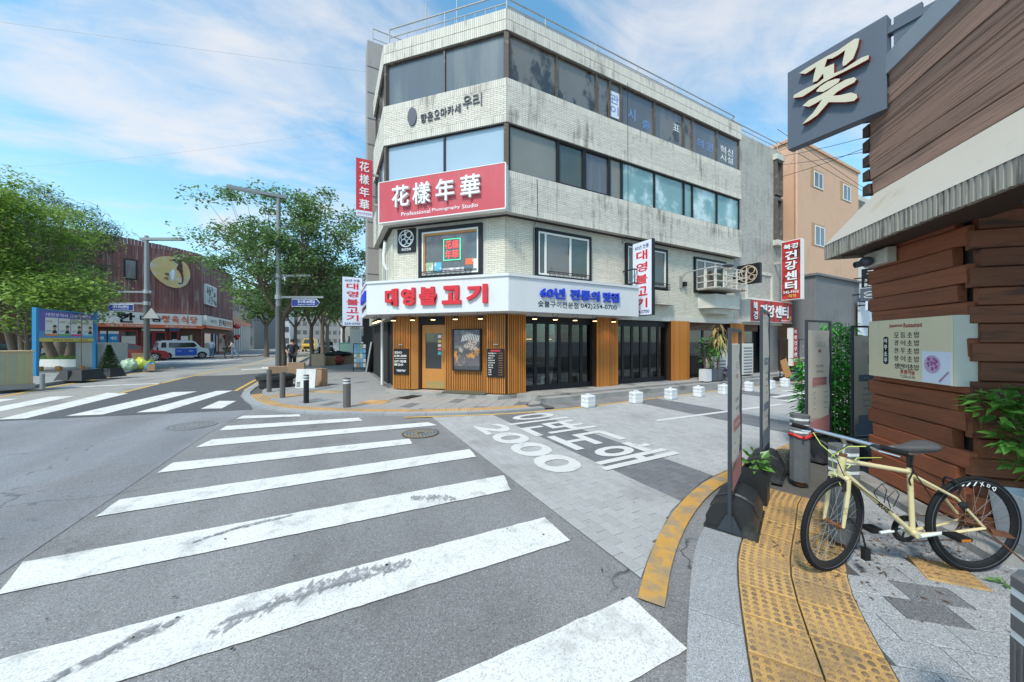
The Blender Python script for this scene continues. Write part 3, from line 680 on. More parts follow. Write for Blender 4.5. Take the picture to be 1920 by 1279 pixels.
MB().box(4.96, 11.29, 11.37, 11.396, 1.1, 2.43).build('back_wall', pm('back_wall', (.19, .17, .15), .8, .15, 2), bld, I4)
for i, x in enumerate((5.9, 6.9, 9.2, 10.4)):
    q = thing('dining_table', 'round steel grill table inside the glass front, ' + ('farthest left', 'second from left', 'third from left', 'farthest right')[i], 'table', FR(x, 10.0 + .3 * (i % 2), .186), 'grill tables inside the shop')
    MB().lathe([(.36, .72), (.38, .74), (.38, .76), (.36, .77)], 20).build('table_top', pm('table_steel', (.35, .35, .35), .35, .1, 9, metal=.6), q); MB().lathe([(.2, 0), (.2, .02), (.05, .04), (.05, .72)], 12).build('table_leg', M['black_frame'], q)
    for sx in (-.55, .55):
        st_ = thing('stool', 'black round stool on the %s of the %s grill table' % ('left' if sx < 0 else 'right', ('first', 'second', 'third', 'fourth')[i]), 'stool', FR(x + sx, 10.0 + .3 * (i % 2), .186), 'stools inside the shop')
        MB().lathe([(.16, .40), (.17, .42), (.16, .46)], 14).build('seat', pm('stool_red', (.22, .05, .03), .5) if i == 1 else M['black'], st_); MB().lathe([(.15, 0), (.15, .02), (.03, .04), (.03, .40)], 10).build('stem', M['steel'], st_)
    pl = thing('pendant_lamp', 'small warm pendant lamp over the %s grill table' % ('first', 'second', 'third', 'fourth')[i], 'pendant lamp', FR(x, 10.0 + .3 * (i % 2), 1.75), 'pendant lamps inside the shop')
    MB().lathe([(.12, 0), (.03, .16)], 14).build('shade', M['black_frame'], pl); MB().lathe([(.09, -.012), (.1, -.002)], 12).build('bulb', M['lamp_glow'], pl); MB().cyl((0, 0, .16), (0, 0, .68), .006, n=5).build('cord', M['black'], pl)
MB().prism(low, 2.44, 5.2).build('wall', M['mortar_low'], bld, I4)
MB().prism(inn, 5.2, 10.7).build('window_core', M['dark_inside'], bld, I4)
MB().prism([(15.2, 8.67), (19.3, 8.67), (19.3, 19), (1.715, 19), (1.715, 13.9), (15.2, 13.9)], 5.2, 10.8).build('rear_wall', M['mortar'], bld, I4)
for z0, z1 in ((5.21, 6.36), (7.675, 8.88), (10.19, 10.77)):
    MB().prism(upp, z0, z1).build('floor_band', M['mortar'], bld, I4)
MB().prism([(4.236, 8.36), (15.39, 8.36), (15.39, 8.6), (4.3, 8.6)], 10.771, 10.80).build('coping', M['concrete'], bld, I4)
# brick skins
def band(m, L0, L1, z0, z1, mat, s0=.2, s1=.2):
    k = MB()
    bricks(k, L0, L1, z0, z0 + s0, soldier=True); bricks(k, L0, L1, z1 - s1, z1, soldier=True)
    if z1 - z0 - s0 - s1 > .1: bricks(k, L0, L1, z0 + s0, z1 - s1, .19, .0565)
    tag(k.build('brickwork', M[mat], bld, m), kind='stuff')
for z0, z1, mat in ((5.21, 6.36, 'brick'), (7.675, 8.88, 'brick'), (10.19, 10.77, 'brick')):
    a = .22 if z1 < 10.5 else .285
    band(UA, 4.25, 15.37, z0, z1, mat, a, a); band(UC, 0, LC1 - .01, z0, z1, mat, a, a); band(UL, 0, LU - .01, z0, z1, mat, a, a)
k = MB(); bricks(k, 15.38, 19.3, 2.6, 10.8, .19, .0565); tag(k.build('brickwork', M['brick_grey'], bld, FA), kind='stuff')
k = MB()
for a, b in ((4.37, 5.22), (7.48, 8.84), (11.12, 12.53), (14.77, 15.36)): bricks(k, a, b, 2.62, 5.2, .19, .0565)
for a, b in ((8.84, 11.12), (12.53, 14.77)): bricks(k, a, b, 2.62, 3.55, .19, .0565)
tag(k.build('brickwork', M['brick_low'], bld, FA), kind='stuff')
k = MB()
for a, b in ((.02, .86), (3.12, LC0 - .01)): bricks(k, a, b, 2.6, 5.2, .19, .0565)
tag(k.build('brickwork', M['brick_low'], bld, FC), kind='stuff')
k = MB(); bricks(k, 0, 2.68, 2.6, 5.2, .19, .0565); tag(k.build('brickwork', M['brick_low'], bld, FL), kind='stuff')
# smooth render around the storey windows, lintel over the shop
for m, lst in ((FA, ((5.22, 7.48), (8.84, 11.12), (12.53, 14.77))), (FC, ((.86, 3.12),))):
    for a, b in lst: MB().box(a, b, -.006, .05, 3.4, 5.2).build('window_surround', M['render'], bld, m)
MB().box(4.4, 19.3, -.03, .3, 2.42, 2.62).build('lintel', M['render'], bld, FA)
# ribbon windows
def ribbon(m, xs, z0, z1, mats, fr='brown_frame', y=.10, w=.035):
    for i in range(len(xs) - 1):
        a, b = xs[i], xs[i + 1]; k = MB(); mt = mats[i]; bl = mt.endswith('!'); mt = mt.rstrip('!'); q = w * (1.9 if bl else 1)
        k.box(a, a + q, y - .05, y + .04, z0, z1); k.box(b - q, b, y - .05, y + .04, z0, z1)
        k.box(a + q, b - q, y - .05, y + .04, z0, z0 + q); k.box(a + q, b - q, y - .05, y + .04, z1 - q, z1)
        f = k.build('window', M['black_frame' if bl else fr], bld, m)
        MB().box(a + q, b - q, y, y + .02, z0 + q, z1 - q).build('pane', M[mt], f, m)
ribbon(UA, [4.33, 5.96, 6.97, 8.02, 8.56, 10.13, 11.73, 12.23, 13.77, 15.33], 6.36, 7.675, ['film_beige', 'green_glass!', 'film_grey!', 'film_beige', 'teal_glass', 'teal_glass', 'teal_glass', 'teal_glass', 'teal_glass'], 'black_frame')
ribbon(UA, [4.33, 5.93, 7.47, 8.02, 8.52, 10.13, 11.73, 12.23, 13.77, 15.33], 8.88, 10.19, ['film_brown'] * 4 + ['film_grey', 'film_grey', 'film_brown', 'film_grey', 'film_grey'])
ribbon(UC, [.06, 2.05, 3.94], 6.36, 7.675, ['sky_glass', 'sky_glass'], 'black_frame', w=.025)
ribbon(UC, [.06, 2.05, 3.94], 8.88, 10.19, ['film_grey', 'film_grey'], 'brown_frame', w=.025)
ribbon(UL, [0.1, 1.4, 2.75], 6.36, 7.675, ['sky_glass', 'sky_glass'], 'brown_frame'); ribbon(UL, [0.1, 1.4, 2.75], 8.88, 10.19, ['film_grey', 'film_grey'])
for z0, z1 in ((6.36, 7.675), (8.88, 10.19)):
    MB().box(-.06, .07, -.02, .14, z0, z1).build('corner_post', M['brown_frame'], bld, FR(4.236, 8.42, 0, -22))
    MB().box(-.05, .05, -.02, .14, z0, z1).build('corner_post', M['brown_frame'], bld, FR(1.47, 11.19, 0, -67))
for s, x, z, w, h, mt in (('관', 8.27, 9.66, .36, .3, 'blue_film'), ('이', 8.27, 9.3, .36, .28, 'blue_film'), ('시', 9.05, 9.4, .36, .42, 'blue_film'), ('출', 9.75, 9.26, .4, .3, 'blue_film'),
                          ('표', 11.35, 9.6, .36, .24, 'paper'), ('의', 12.75, 9.42, .42, .32, 'blue_film'), ('원', 13.35, 9.42, .42, .34, 'blue_film'), ('혁신', 14.5, 9.55, .9, .3, 'paper'), ('시설', 14.5, 9.22, .9, .26, 'paper')):
    text(s, w, h, M[mt], 'window_letter', bld, UA, x, z, .097, .003, .01)
for x, z, w, h in ((8.27, 9.48, .42, .85), (10.75, 9.4, .55, .7), (11.35, 9.45, .6, .75), (14.3, 9.4, .5, .7), (14.75, 9.4, .45, .7)):
    MB().box(x - w / 2, x + w / 2, .0985, .0995, z - h / 2, z + h / 2).build('window_poster', M['lightbox' if x < 9 else 'film_brown'], bld, UA)
# storey windows: black surround, white sash, sill rail
def stor(m, x0, x1, z0, z1, cuts, dark='green_glass'):
    m = m @ Matrix.Translation((0, -.05, 0))
    k = MB(); w = .09
    k.box(x0, x1, -.035, .06, z1 - w, z1); k.box(x0, x1, -.035, .06, z0, z0 + w); k.box(x0, x0 + w, -.035, .06, z0 + w, z1 - w); k.box(x1 - w, x1, -.035, .06, z0 + w, z1 - w)
    f = k.build('window', M['black_frame'], bld, m); a, b, c, d = x0 + w, x1 - w, z0 + w, z1 - w
    k = MB(); q = .055
    k.box(a, b, -.02, .055, c, c + q); k.box(a, b, -.02, .055, d - q, d); k.box(a, a + q, -.02, .055, c + q, d - q); k.box(b - q, b, -.02, .055, c + q, d - q)
    for t in cuts: x = a + (b - a) * t; k.box(x - .03, x + .03, -.012, .05, c + q, d - q)
    k.build('sash', M['white_frame'], f, m)
    es = [a + q] + [a + (b - a) * t for t in cuts] + [b - q]
    for i in range(len(es) - 1): MB().box(es[i] + .002, es[i + 1] - .002, .02, .03, c + q, d - q).build('pane', M[dark if i % 2 == 0 else 'film_brown'], f, m)
    return f
stor(FA, 5.30, 7.40, 3.55, 5.02, [.14, .62]); stor(FA, 8.92, 11.04, 3.55, 5.05, [.2, .6]); stor(FA, 12.62, 14.68, 3.6, 5.0, [.3, .66])
def grille(m, x0, x1, z, mat='black_iron', h=.2, d=.12):
    k = MB()
    for zz in (z, z + h): k.cyl((x0, -d, zz), (x1, -d, zz), .012, n=6)
    n = int((x1 - x0) / .16)
    for i in range(n + 1):
        x = x0 + (x1 - x0) * i / n; k.cyl((x, -d, z), (x, -d, z + h), .008, n=5)
        if i < n:
            xm = x + (x1 - x0) / n / 2; k.tube([(xm + .045 * math.cos(a), -d, z + h / 2 + .05 * math.sin(a)) for a in [6.2832 * q / 10 for q in range(10)]], .007, 5, closed=True)
    for x in (x0, x1): k.cyl((x, -d, z), (x, .0, z), .01, n=5); k.cyl((x, -d, z + h), (x, .0, z + h), .01, n=5)
    return k.build('window_grille', M[mat], bld, m)
grille(FA, 5.75, 7.3, 3.56); grille(FA, 10.2, 11.1, 3.58); grille(FC, 1.1, 2.7, 3.56)
k = MB()
for zz in (3.6, 4.06): k.cyl((8.85, -.5, zz), (9.5, -.5, zz), .022, n=6); k.cyl((8.85, -.5, zz), (8.85, 0, zz), .022, n=6)
for i in range(6): k.box(8.85 + i * .13, 8.87 + i * .13, -.51, -.49, 3.6, 4.06)
k.build('balcony_rail', M['black_iron'], bld, FA)
# chamfer window with its posters
FC_, FC = FC, FC @ Matrix.Translation((0, -.055, 0))
k = MB(); x0, x1, z0, z1 = .96, 3.04, 3.55, 5.08; w = .11
k.box(x0, x1, -.04, .06, z1 - w, z1); k.box(x0, x1, -.04, .06, z0, z0 + w); k.box(x0, x0 + w, -.04, .06, z0 + w, z1 - w); k.box(x1 - w, x1, -.04, .06, z0 + w, z1 - w)
f = k.build('window', M['black_frame'], bld, FC)
k = MB(); a, b, c, d = x0 + w, x1 - w, z0 + w, z1 - w
for t, mt in ((.05, 'white_frame'),): k.box(a, b, -.02, .055, c, c + t); k.box(a, b, -.02, .055, d - t, d); k.box(a, a + t, -.02, .055, c + t, d - t); k.box(b - t, b, -.02, .055, c + t, d - t)
k.build('sash', M['white_frame'], f, FC)
k = MB(); k.box(a + .05, b - .05, .0, .05, d - .12, d - .05); k.box(a + .05, a + .11, .0, .05, c + .05, d - .12); k.build('inner_frame', M['door_wood'], f, FC)
MB().box(a + .05, b - .05, .03, .04, c + .05, d - .05).build('pane', glass('chamfer_glass', (.10, .12, .13), .03, .5, 1.5, c2=(.22, .24, .27), c2s=1.1), f, FC)
for x, w_, h_, z, col in ((1.27, .34, .3, 3.9, (.32, .42, .26)), (1.60, .24, .28, 3.9, (.10, .42, .62)), (2.62, .24, .18, 4.0, (.75, .14, .05)), (2.84, .17, .28, 3.93, (.62, .64, .66)), (2.1, .7, .1, 3.8, (.45, .40, .46))):
    MB().box(x - w_ / 2, x + w_ / 2, .022, .026, z - h_ / 2, z + h_ / 2).build('window_poster', pm('poster', col, .6, .3, 9, c2=(.7, .7, .7), c2s=5, c2t=(.52, .56)), f, FC)
neon_r = pm('neon_red', (.7, .05, .05), .5, 0, 1, emit=(1, .08, .07, 1.3)); neon_g = pm('neon_green', (.1, .6, .35), .5, 0, 1, emit=(.12, .85, .42, 1.1))
ns = thing('neon_sign', 'red and green neon sign of four characters hanging in the corner window', 'neon sign', FC @ Matrix.Translation((2.07, .0, 4.08)))
NM = W[ns]
k = MB(); k.tube([(-.27, .012, 0), (.27, .012, 0), (.27, .012, .62), (-.27, .012, .62)], .014, 6, closed=True); k.build('tube_frame', neon_g, ns)
for i, ch in enumerate('花樣年華'): text(ch, .2, .24, neon_r, 'character', ns, NM, -.115 + (i % 2) * .23, .46 - (i // 2) * .29, .016, .008, 0)
FC = FC_
# far bay on the lane: blue glazed window, tall slit window
k = MB(); k.box(16.2, 18.45, -.05, .06, 4.72, 4.86); k.box(16.2, 18.45, -.05, .06, 3.5, 3.62); k.box(16.2, 16.34, -.05, .06, 3.62, 4.72); k.box(18.3, 18.45, -.05, .06, 3.62, 4.72)
f = k.build('window', M['render'], bld, FA); MB().box(16.34, 18.3, .0, .03, 3.62, 4.72).build('pane', glass('blue_pane', (.13, .24, .27), .12, .5, 2.5, c2=(.3, .42, .43), c2s=1.5), f, FA)
for z0, z1 in ((8.6, 10.25), (6.5, 8.45)):
    k = MB(); k.box(18.55, 18.66, -.14, .05, z0, z1); k.box(19.05, 19.15, -.14, .05, z0, z1); k.box(18.66, 19.05, -.14, .05, z1 - .1, z1); k.box(18.66, 19.05, -.14, .05, z0, z0 + .08)
    f = k.build('window', M['brown_frame'], bld, FA); MB().box(18.66, 19.05, -.02, .0, z0 + .08, z1 - .1).build('pane', M['film_grey'], f, FA)
MB().box(18.5, 19.2, -.2, .05, 10.25, 10.5).build('window_hood', M['render'], bld, FA); MB().box(18.5, 19.2, -.2, .05, 6.2, 6.45).build('window_sill', M['render'], bld, FA)
# stepped corbels under two windows
MB().box(9.3, 11.15, -.22, 0, 3.0, 3.5).build('corbel', M['mortar_low'], bld, FA)
k = MB(); bricks(k, 9.3, 11.15, 3.0, 3.5, y=-.22); tag(k.build('brickwork', M['brick_low'], bld, FA), kind='stuff')
k = MB(); k.prism([(12.9, 0), (13.2, -.55), (14.8, -.55), (15.05, 0)], 2.98, 3.52); k.prism([(13.2, 0), (13.35, -.35), (14.5, -.35), (14.7, 0)], 2.78, 2.98)
k.build('corbel', M['render'], bld, FA)
# roof railing
def railing(parent, path, z, h=.5, step=.32, mat='rail_grey', top2=.3):
    for a, b in zip(path, path[1:]):
        L_ = math.hypot(b[0] - a[0], b[1] - a[1]); n = max(1, int(L_ / step)); k = MB()
        for zz, r in ((z + h, .022), (z + top2, .016)): k.cyl((a[0], a[1], zz), (b[0], b[1], zz), r, n=6)
        for i in range(n + 1):
            t = i / n; x, y = a[0] + (b[0] - a[0]) * t, a[1] + (b[1] - a[1]) * t; big = i % 6 == 0
            k.cyl((x, y, z), (x, y, z + (h if big else top2)), .018 if big else .009, n=5)
        k.build('roof_railing', M[mat], parent, I4)
railing(bld, [(19.2, 8.8), (15.4, 8.8), (15.3, 8.6), (4.35, 8.6)], 10.8); railing(bld, [(4.35, 8.6), (1.6, 11.3)], 10.8, .62, .3, top2=.36)
k = MB(); k.cyl((2.9, 11.9, 10.7), (2.9, 11.9, 13.4), .02, n=5); k.cyl((3.7, 11.0, 10.7), (3.7, 11.0, 13.4), .02, n=5); k.build('roof_mast', M['rail_grey'], bld, I4)
for x, y0, z0, z1 in ((5.2, -.012, 2.6, 6.3), (8.75, -.012, 4.9, 10.3)): MB().tube([(x, y0 - (.3 if z1 > 6 else 0), z1), (x + .02, y0 - .3, 5.25), (x + .05, y0 - .02, 5.0), (x + .04, y0 - .02, z0 + .3)], .008, 5).build('cable', M['black_iron'], bld, FA)
# ground floor: plinth, slat-clad piers, folding glass doors, wooden door
step = thing('shop_step', 'long low concrete step and platform along the shopfront', 'step', FR(5, 8, 0))
k = MB(); k.prism([(4.55, 8.9), (4.98, 8.0), (20.4, 8.2), (20.4, 9.0)], 0, .185); k.build('platform', M['concrete'], step, I4)
for i in range(7):
    x = 4.9 + i * 2.2; k = MB(); k.box(x + .004, x + 2.196, 7.72, 7.99, 0, .135 + .004 * (i % 2)); k.build('kerb_block', M['concrete'], step, I4)
k = MB(); k.prism([(1.55, 11.6), (1.45, 11.2), (4.05, 8.55), (4.6, 8.6), (5.2, 8.75), (5.2, 9.2), (2.2, 12)], 0, .16); k.build('threshold', M['concrete'], step, I4)
SL = MB().box(-.0155, .0155, -.03, 0, 0, 1).mesh('slat', M['slat_wood'])
def slats(parent, m, x0, x1, z0, z1, y, pitch=.0585):
    n = round((x1 - x0) / pitch)
    for i in range(n):
        o = put('slat', SL, parent, m @ Matrix.Translation((x0 + (i + .5) * (x1 - x0) / n, y, z0)) @ Matrix.Diagonal((1, 1, z1 - z0, 1)))
def pier(poly, faces, z0=.19, z1=2.44):
    k = MB().prism(poly, z0, z1); p = k.build('pier', M['slat_back'], bld, I4)
    for m, a, b in faces: slats(p, m, a, b, z0, z1, 0)
def cp(s, y): v = FC @ Vector((s, y, 0)); return (v.x, v.y)
pier([cp(0, 0), cp(.64, 0), cp(.86, .2), cp(.86, .5), cp(0, .5)], [(FC, .0, .64)])
pier([cp(1.72, .2), cp(3.18, .2), cp(3.18, .5), cp(1.72, .5)], [(FC @ Matrix.Translation((0, .2, 0)), 1.72, 3.18)])
pier([cp(3.18, -.03), cp(3.745, -.03), (4.99, 8.64), (4.99, 9.1), cp(3.18, .5)], [(FC @ Matrix.Translation((0, -.03, 0)), 3.18, 3.745), (FR(0, 8.64), 4.39, 4.98)])
pier([(7.62, 8.62), (8.56, 8.62), (8.56, 9.1), (7.62, 9.1)], [(FR(0, 8.62), 7.62, 8.56)])
pier([(11.25, 8.62), (12.3, 8.62), (12.3, 9.1), (11.25, 9.1)], [(FR(0, 8.62), 11.25, 12.3)])
pier([(15.0, 8.62), (16.0, 8.62), (16.0, 9.1), (15.0, 9.1)], [(FR(0, 8.62), 15.0, 16.0)])
k = MB().box(0, .22, -.02, 0, .19, 2.44); k.build('reveal_panel', M['door_wood'], bld, FC @ Matrix.Translation((.645, .0, 0)) @ Matrix.Rotation(R(42), 4, 'Z'))
def folding(x0, x1, n, y=.18, z0=.19, z1=2.42):
    f = MB().box(x0, x1, y - .03, y + .06, z1 - .12, z1).build('glass_front', M['black_frame'], bld, FA); MB().box(x0, x1, y - .03, y + .06, z0, z0 + .06).build('sill_rail', M['black_frame'], f, FA); w = (x1 - x0) / n
    for i in range(n):
        a = x0 + i * w; k = MB()
        k.box(a, a + .055, y - .025, y + .03, z0 + .06, z1 - .12); k.box(a + w - .055, a + w, y - .025, y + .03, z0 + .06, z1 - .12)
        k.box(a + .055, a + w - .055, y - .025, y + .03, z0 + .06, z0 + .16); k.box(a + .055, a + w - .055, y - .025, y + .03, z1 - .22, z1 - .12)
        k.build('door_leaf', M['black_frame'], f, FA)
        MB().box(a + .055, a + w - .055, y, y + .012, z0 + .16, z1 - .22).build('pane', M['shop_pane' if n > 3 else 'dark_glass'], f, FA)
folding(4.99, 7.62, 6); folding(8.56, 11.25, 6); folding(12.3, 15.0, 2, .3); folding(16.0, 17.6, 1, .3)
for a, b in ((12.3, 15.0), (16.0, 17.6)):
    k = MB(); bricks(k, a, b, 2.12, 2.42, .16, .055, y=.2); tag(k.build('brick_lintel', pm('red_brick', (.17, .10, .075), .85, .2, 6, island=.2), bld, FA), kind='stuff')
k = MB()
for i in range(28): k.box(17.7, 19.2, .1 + .012 * (i % 2), .16, .2 + i * .08, .275 + i * .08)
k.build('roller_shutter', M['steel'], bld, FA)
# wooden door in the chamfer
DM = FC @ Matrix.Translation((.89, .24, .2))
k = MB(); k.box(0, .8, 0, .05, 0, .62); k.box(0, .8, 0, .05, 1.72, 1.98); k.box(0, .12, 0, .05, .62, 1.72); k.box(.68, .8, 0, .05, .62, 1.72)
dr = k.build('door', M['door_wood'], bld, DM)
MB().box(.12, .68, .02, .03, .62, 1.72).build('pane', M['dark_glass'], dr, DM)
MB().box(.16, .8, -.008, 0, .02, .24).build('kick_plate', M['brass'], dr, DM)
k = MB(); k.cyl((.74, -.05, .85), (.74, -.05, 1.25), .012, n=8); k.cyl((.74, 0, .88), (.74, -.05, .88), .008, n=6); k.cyl((.74, 0, 1.22), (.74, -.05, 1.22), .008, n=6); k.build('handle', M['brass'], dr, DM)
for z, col, h in ((1.62, (.7, .7, .72), .09), (1.47, (.5, .45, .1), .09), (1.34, (.65, .62, .62), .08), (1.23, (.6, .2, .25), .08), (1.1, (.05, .45, .55), .1)):
    MB().box(.55, .66, .012, .018, z - h / 2, z + h / 2).build('sticker', pm('sticker', col, .6, .2, 20), dr, DM)
MB().box(.86, 1.74, .18, .3, 2.2, 2.44).build('door_head', M['black_frame'], bld, FC)
sh = MB().box(1.85, 3.2, -.28, .18, .17, .2).build('timber_deck', pm('olive', (.09, .085, .06), .8, .2, 5), bld, FC)
# ------------------------------------------------------------------ signs of the corner building
fas = thing('shop_sign', 'white box sign with big red letters wrapping the building corner', 'shop sign', FR(4.03, 7.87, 2.46))
F2 = FR(.915, 10.985, 0, -45); FR_ = FR(0, 7.87, 0, 0); F3 = FR(.915, 12.9, 0, -90)
k = MB().prism([(.915, 12.9), (.915, 10.985), (4.03, 7.87), (8.72, 7.87), (8.72, 8.64), (4.38, 8.64), (1.70, 11.30), (1.70, 12.9)], 2.46, 3.36); k.build('sign_board', M['white_board'], fas, I4)
k = MB().prism([(.885, 12.93), (.885, 10.97), (4.018, 7.835), (8.76, 7.835), (8.76, 8.64), (4.38, 8.64), (1.70, 11.30), (1.70, 12.93)], 3.36, 3.43); k.build('top_trim', M['white_board'], fas, I4)
for ch, a, b in zip('대영불고기', (.69, 1.22, 1.81, 2.52, 3.24), (1.10, 1.67, 2.34, 3.08, 3.84)):
    text(ch, b - a, .50, M['red_letter'], 'letter', fas, F2, (a + b) / 2, 2.925, -.005, .07, .05, 3)
for w_, a, b in (('60년', 4.97, 5.80), ('전통의', 5.98, 7.06), ('맛집', 7.20, 7.84)): text(w_, b - a, .30, M['blue_letter'], 'letters', fas, FR_, (a + b) / 2, 3.0, -.004, .05, .03, 2)
words('숯불구이전문점 042)254-0700', 2.86, .17, M['black'], fas, FR_, 6.35, 2.69, -.002, .004, .006, 2)
for w_, a, b in (('60년', .2, .66), ('전통의', .76, 1.36), ('맛집', 1.44, 1.8)): text(w_, b - a, .32, M['blue_letter'], 'letters', fas, F3, (a + b) / 2, 3.02, -.004, .05, .03, 2)
words('숯불구이전문점 042)254-0700', 1.6, .17, M['black'], fas, F3, 1.0, 2.69, -.002, .004, .006, 1)
def spot(x, y, lab, lamp=False):
    t = thing('downlight', 'lit black downlight under the white shop sign, ' + lab, 'downlight', FR(x, y, 2.30), 'downlights under the shop sign')
    MB().lathe([(.07, .0), (.085, .012), (.085, .05), (.05, .07)], 14).build('shade', M['black_frame'], t)
    MB().lathe([(.06, -.010), (.069, -.002)], 14).build('bulb', M['lamp_glow'], t)
    k = MB(); k.tube([(-.09, 0, .16), (-.09, 0, .085), (.09, 0, .085), (.09, 0, .16)], .006, 5); k.cyl((0, 0, .07), (0, 0, .09), .012, n=6); k.build('bracket', M['black_frame'], t)
    if lamp:
        l = bpy.data.lights.new('downlight_lamp', 'SPOT'); l.energy = 22; l.color = (1, .66, .32); l.spot_size = R(120); l.spot_blend = .7; l.shadow_soft_size = .05
        o = bpy.data.objects.new('downlight_lamp', l); COL.objects.link(o); o.parent = t; o.location = (0, 0, -.01)
for s, q in ((.27, 'above the hours board'), (.93, 'above the wooden door'), (1.62, 'left of the grill poster top'), (2.33, 'above the grill poster'), (3.1, 'right of the grill poster')): v = F2 @ Vector((s + .35, .42, 0)); spot(v.x, v.y, q, True)
for i, x in enumerate((5.05, 5.75, 6.47, 7.24, 8.02)): spot(x, 8.25, ('next to the corner pier', 'above the second glass leaf', 'above the middle glass leaves', 'left of the slatted pier', 'above the slatted pier')[i], x in (5.05, 8.02))
for i, y in enumerate((11.3, 11.75, 12.2, 12.65)): spot(1.3, y, ('nearest', 'second nearest', 'third nearest', 'farthest')[i] + ' of four on the side street')
# photography studio signs
rs = thing('studio_sign', 'wide red studio sign with four raised silver characters on the first brick band', 'shop sign', UC @ Matrix.Translation((0, 0, 5.25)))
RM = UC
MB().box(0, 4.0, -.2, -.012, 5.25, 6.45).build('sign_board', M['red_board'], rs, RM)
k = MB(); k.box(-.015, 4.015, -.205, -.01, 6.45, 6.47); k.box(-.015, 4.015, -.205, -.01, 5.22, 5.25); k.box(4.0, 4.03, -.205, -.01, 5.25, 6.45); k.box(-.03, 0, -.205, -.01, 5.25, 6.45); k.build('edge_trim', M['white_frame'], rs, RM)
for ch, a in zip('花樣年華', (.80, 1.50, 2.25, 3.02)):
    text(ch, .58, .62, M['letter_white'], 'letter', rs, RM, a, 5.93, -.205, .09, .012, 2)
words('Professional Photography Studio', 2.45, .115, M['letter_white'], rs, RM, 2.0, 5.42, -.201, .004, .004, 2)
bs = thing('studio_blade_sign', 'narrow vertical red blade sign with four white characters on the side street', 'blade sign', FR(.72, 12.5, 5.81))
BM = FR(.72, 12.5, 0)
MB().box(0, .5, 0, .14, 6.05, 7.78).build('sign_board', M['sign_red'], bs, BM)
MB().box(0, .5, 0, .14, 5.86, 6.048).build('lower_panel', M['lightbox'], bs, BM)
for z in (7.3, 6.3): MB().box(.5, .7, .03, .09, z, z + .06).build('bracket', M['rail_grey'], bs, BM)
for i, ch in enumerate('花樣年華'): text(ch, .30, .33, M['letter_white'], 'letter', bs, BM, .25, 7.52 - i * .42, -.002, .01, .01, 2)
text('화보사진전문점', .44, .08, pm('pink_print', (.5, .2, .35), .6), 'lettering', bs, BM, .25, 5.95, -.002, .003, 0, 1)
# 60-year blade signs, one on each street
def blade(label, m, w, z0, z1, th=.13):
    t = thing('restaurant_blade_sign', label, 'blade sign', m @ Matrix.Translation((0, 0, z0)), 'restaurant blade signs')
    MB().box(-.02, w + .02, .004, th, z0 - .02, z1 + .02).build('case', M['black_frame'], t, m)
    MB().box(0, w, -.012, .004, z0, z1).build('light_panel', M['lightbox'], t, m)
    H = z1 - z0
    words('60년 전통', w * .74, H * .055, M['navy'], t, m, w / 2, z1 - H * .07, -.013, .003, .008, 2)
    for i, ch in enumerate('대영불고기'): text(ch, w * .60, H * .125, M['red_letter'], 'letter', t, m, w * .5, z1 - H * (.185 + i * .163), -.013, .006, .02, 2)
    text('254-0700', w * .8, H * .045, M['navy'], 'lettering', t, m, w / 2, z0 + H * .045, -.013, .003, .012, 2)
    k = MB(); k.box(w / 2 - .03, w / 2 + .03, th, th + .06, z0 + .3, z0 + .36); k.build('bracket', M['rail_grey'], t, m)
    return t
blade('tall white and red blade sign with black case ending the shop sign on the lane', FR(9.0, 8.36, 0, -90), .76, 2.53, 4.93)
blade('white and red blade sign on the side street beside the street tree', FR(.32, 12.95, 0, 0), .62, 2.2, 3.86)
# flower-like ring logos
def flower(t, m, cx, cz, r, y, mat, wd=.1):
    k = MB()
    def ring(x, z, q, w):
        n = 28; vs = []; fs = []
        for rr in (q - w / 2, q + w / 2):
            for yy in (y, y - .012):
                for i in range(n): a = 6.2832 * i / n; vs.append((x + rr * math.cos(a), yy, z + rr * math.sin(a)))
        for i in range(n):
            j = (i + 1) % n; fs += [(n + i, n + j, 3 * n + j, 3 * n + i), (i, n + i, n + j, j)[::-1], (2 * n + i, 3 * n + i, 3 * n + j, 2 * n + j)]
        k.add(vs, fs)
    ring(cx, cz, r, r * wd)
    for dx, dz, q in ((-.42, .18, .30), (.36, .42, .38), (-.34, -.44, .37), (.42, -.40, .29)): ring(cx + dx * r, cz + dz * r, q * r, r * wd)
    for a in ((-.1, .92, -.2, .42), (.4, .05, .42, -.12), (.05, -.42, .14, -.42), (-.9, .35, -.65, .38), (.68, -.2, .93, -.25)):
        k.box(cx + min(a[0], a[2]) * r - .006, cx + max(a[0], a[2]) * r + .006, y - .012, y, cz + min(a[1], a[3]) * r - .006, cz + max(a[1], a[3]) * r + .006)
    k.build('ring_logo', mat, t, m)
t = thing('logo_plate', 'square black plate with white ring logo beside the corner window', 'sign plate', FC @ Matrix.Translation((.19, 0, 4.42)))
MB().box(.19, .83, -.05, 0, 4.42, 5.15).build('plate', M['black_frame'], t, FC); flower(t, FC, .51, 4.85, .255, -.052, M['letter_white'])
text('화양연화', .34, .08, M['letter_white'], 'lettering', t, FC, .51, 4.51, -.051, .004, .012, 1)
QM = FR(15.0, 8.34, 0, -90)
t = thing('logo_blade_sign', 'square black projecting sign with gold ring logo over the lane', 'blade sign', QM @ Matrix.Translation((0, 0, 4.0)))
MB().box(0, .86, 0, .16, 4.0, 4.8).build('case', M['black_frame'], t, QM); flower(t, QM, .43, 4.4, .34, -.002, pm('gold_print', (.55, .42, .30), .5), .09)
MB().box(-.2, 0, .05, .1, 4.28, 4.45).build('bracket', M['black_frame'], t, QM)
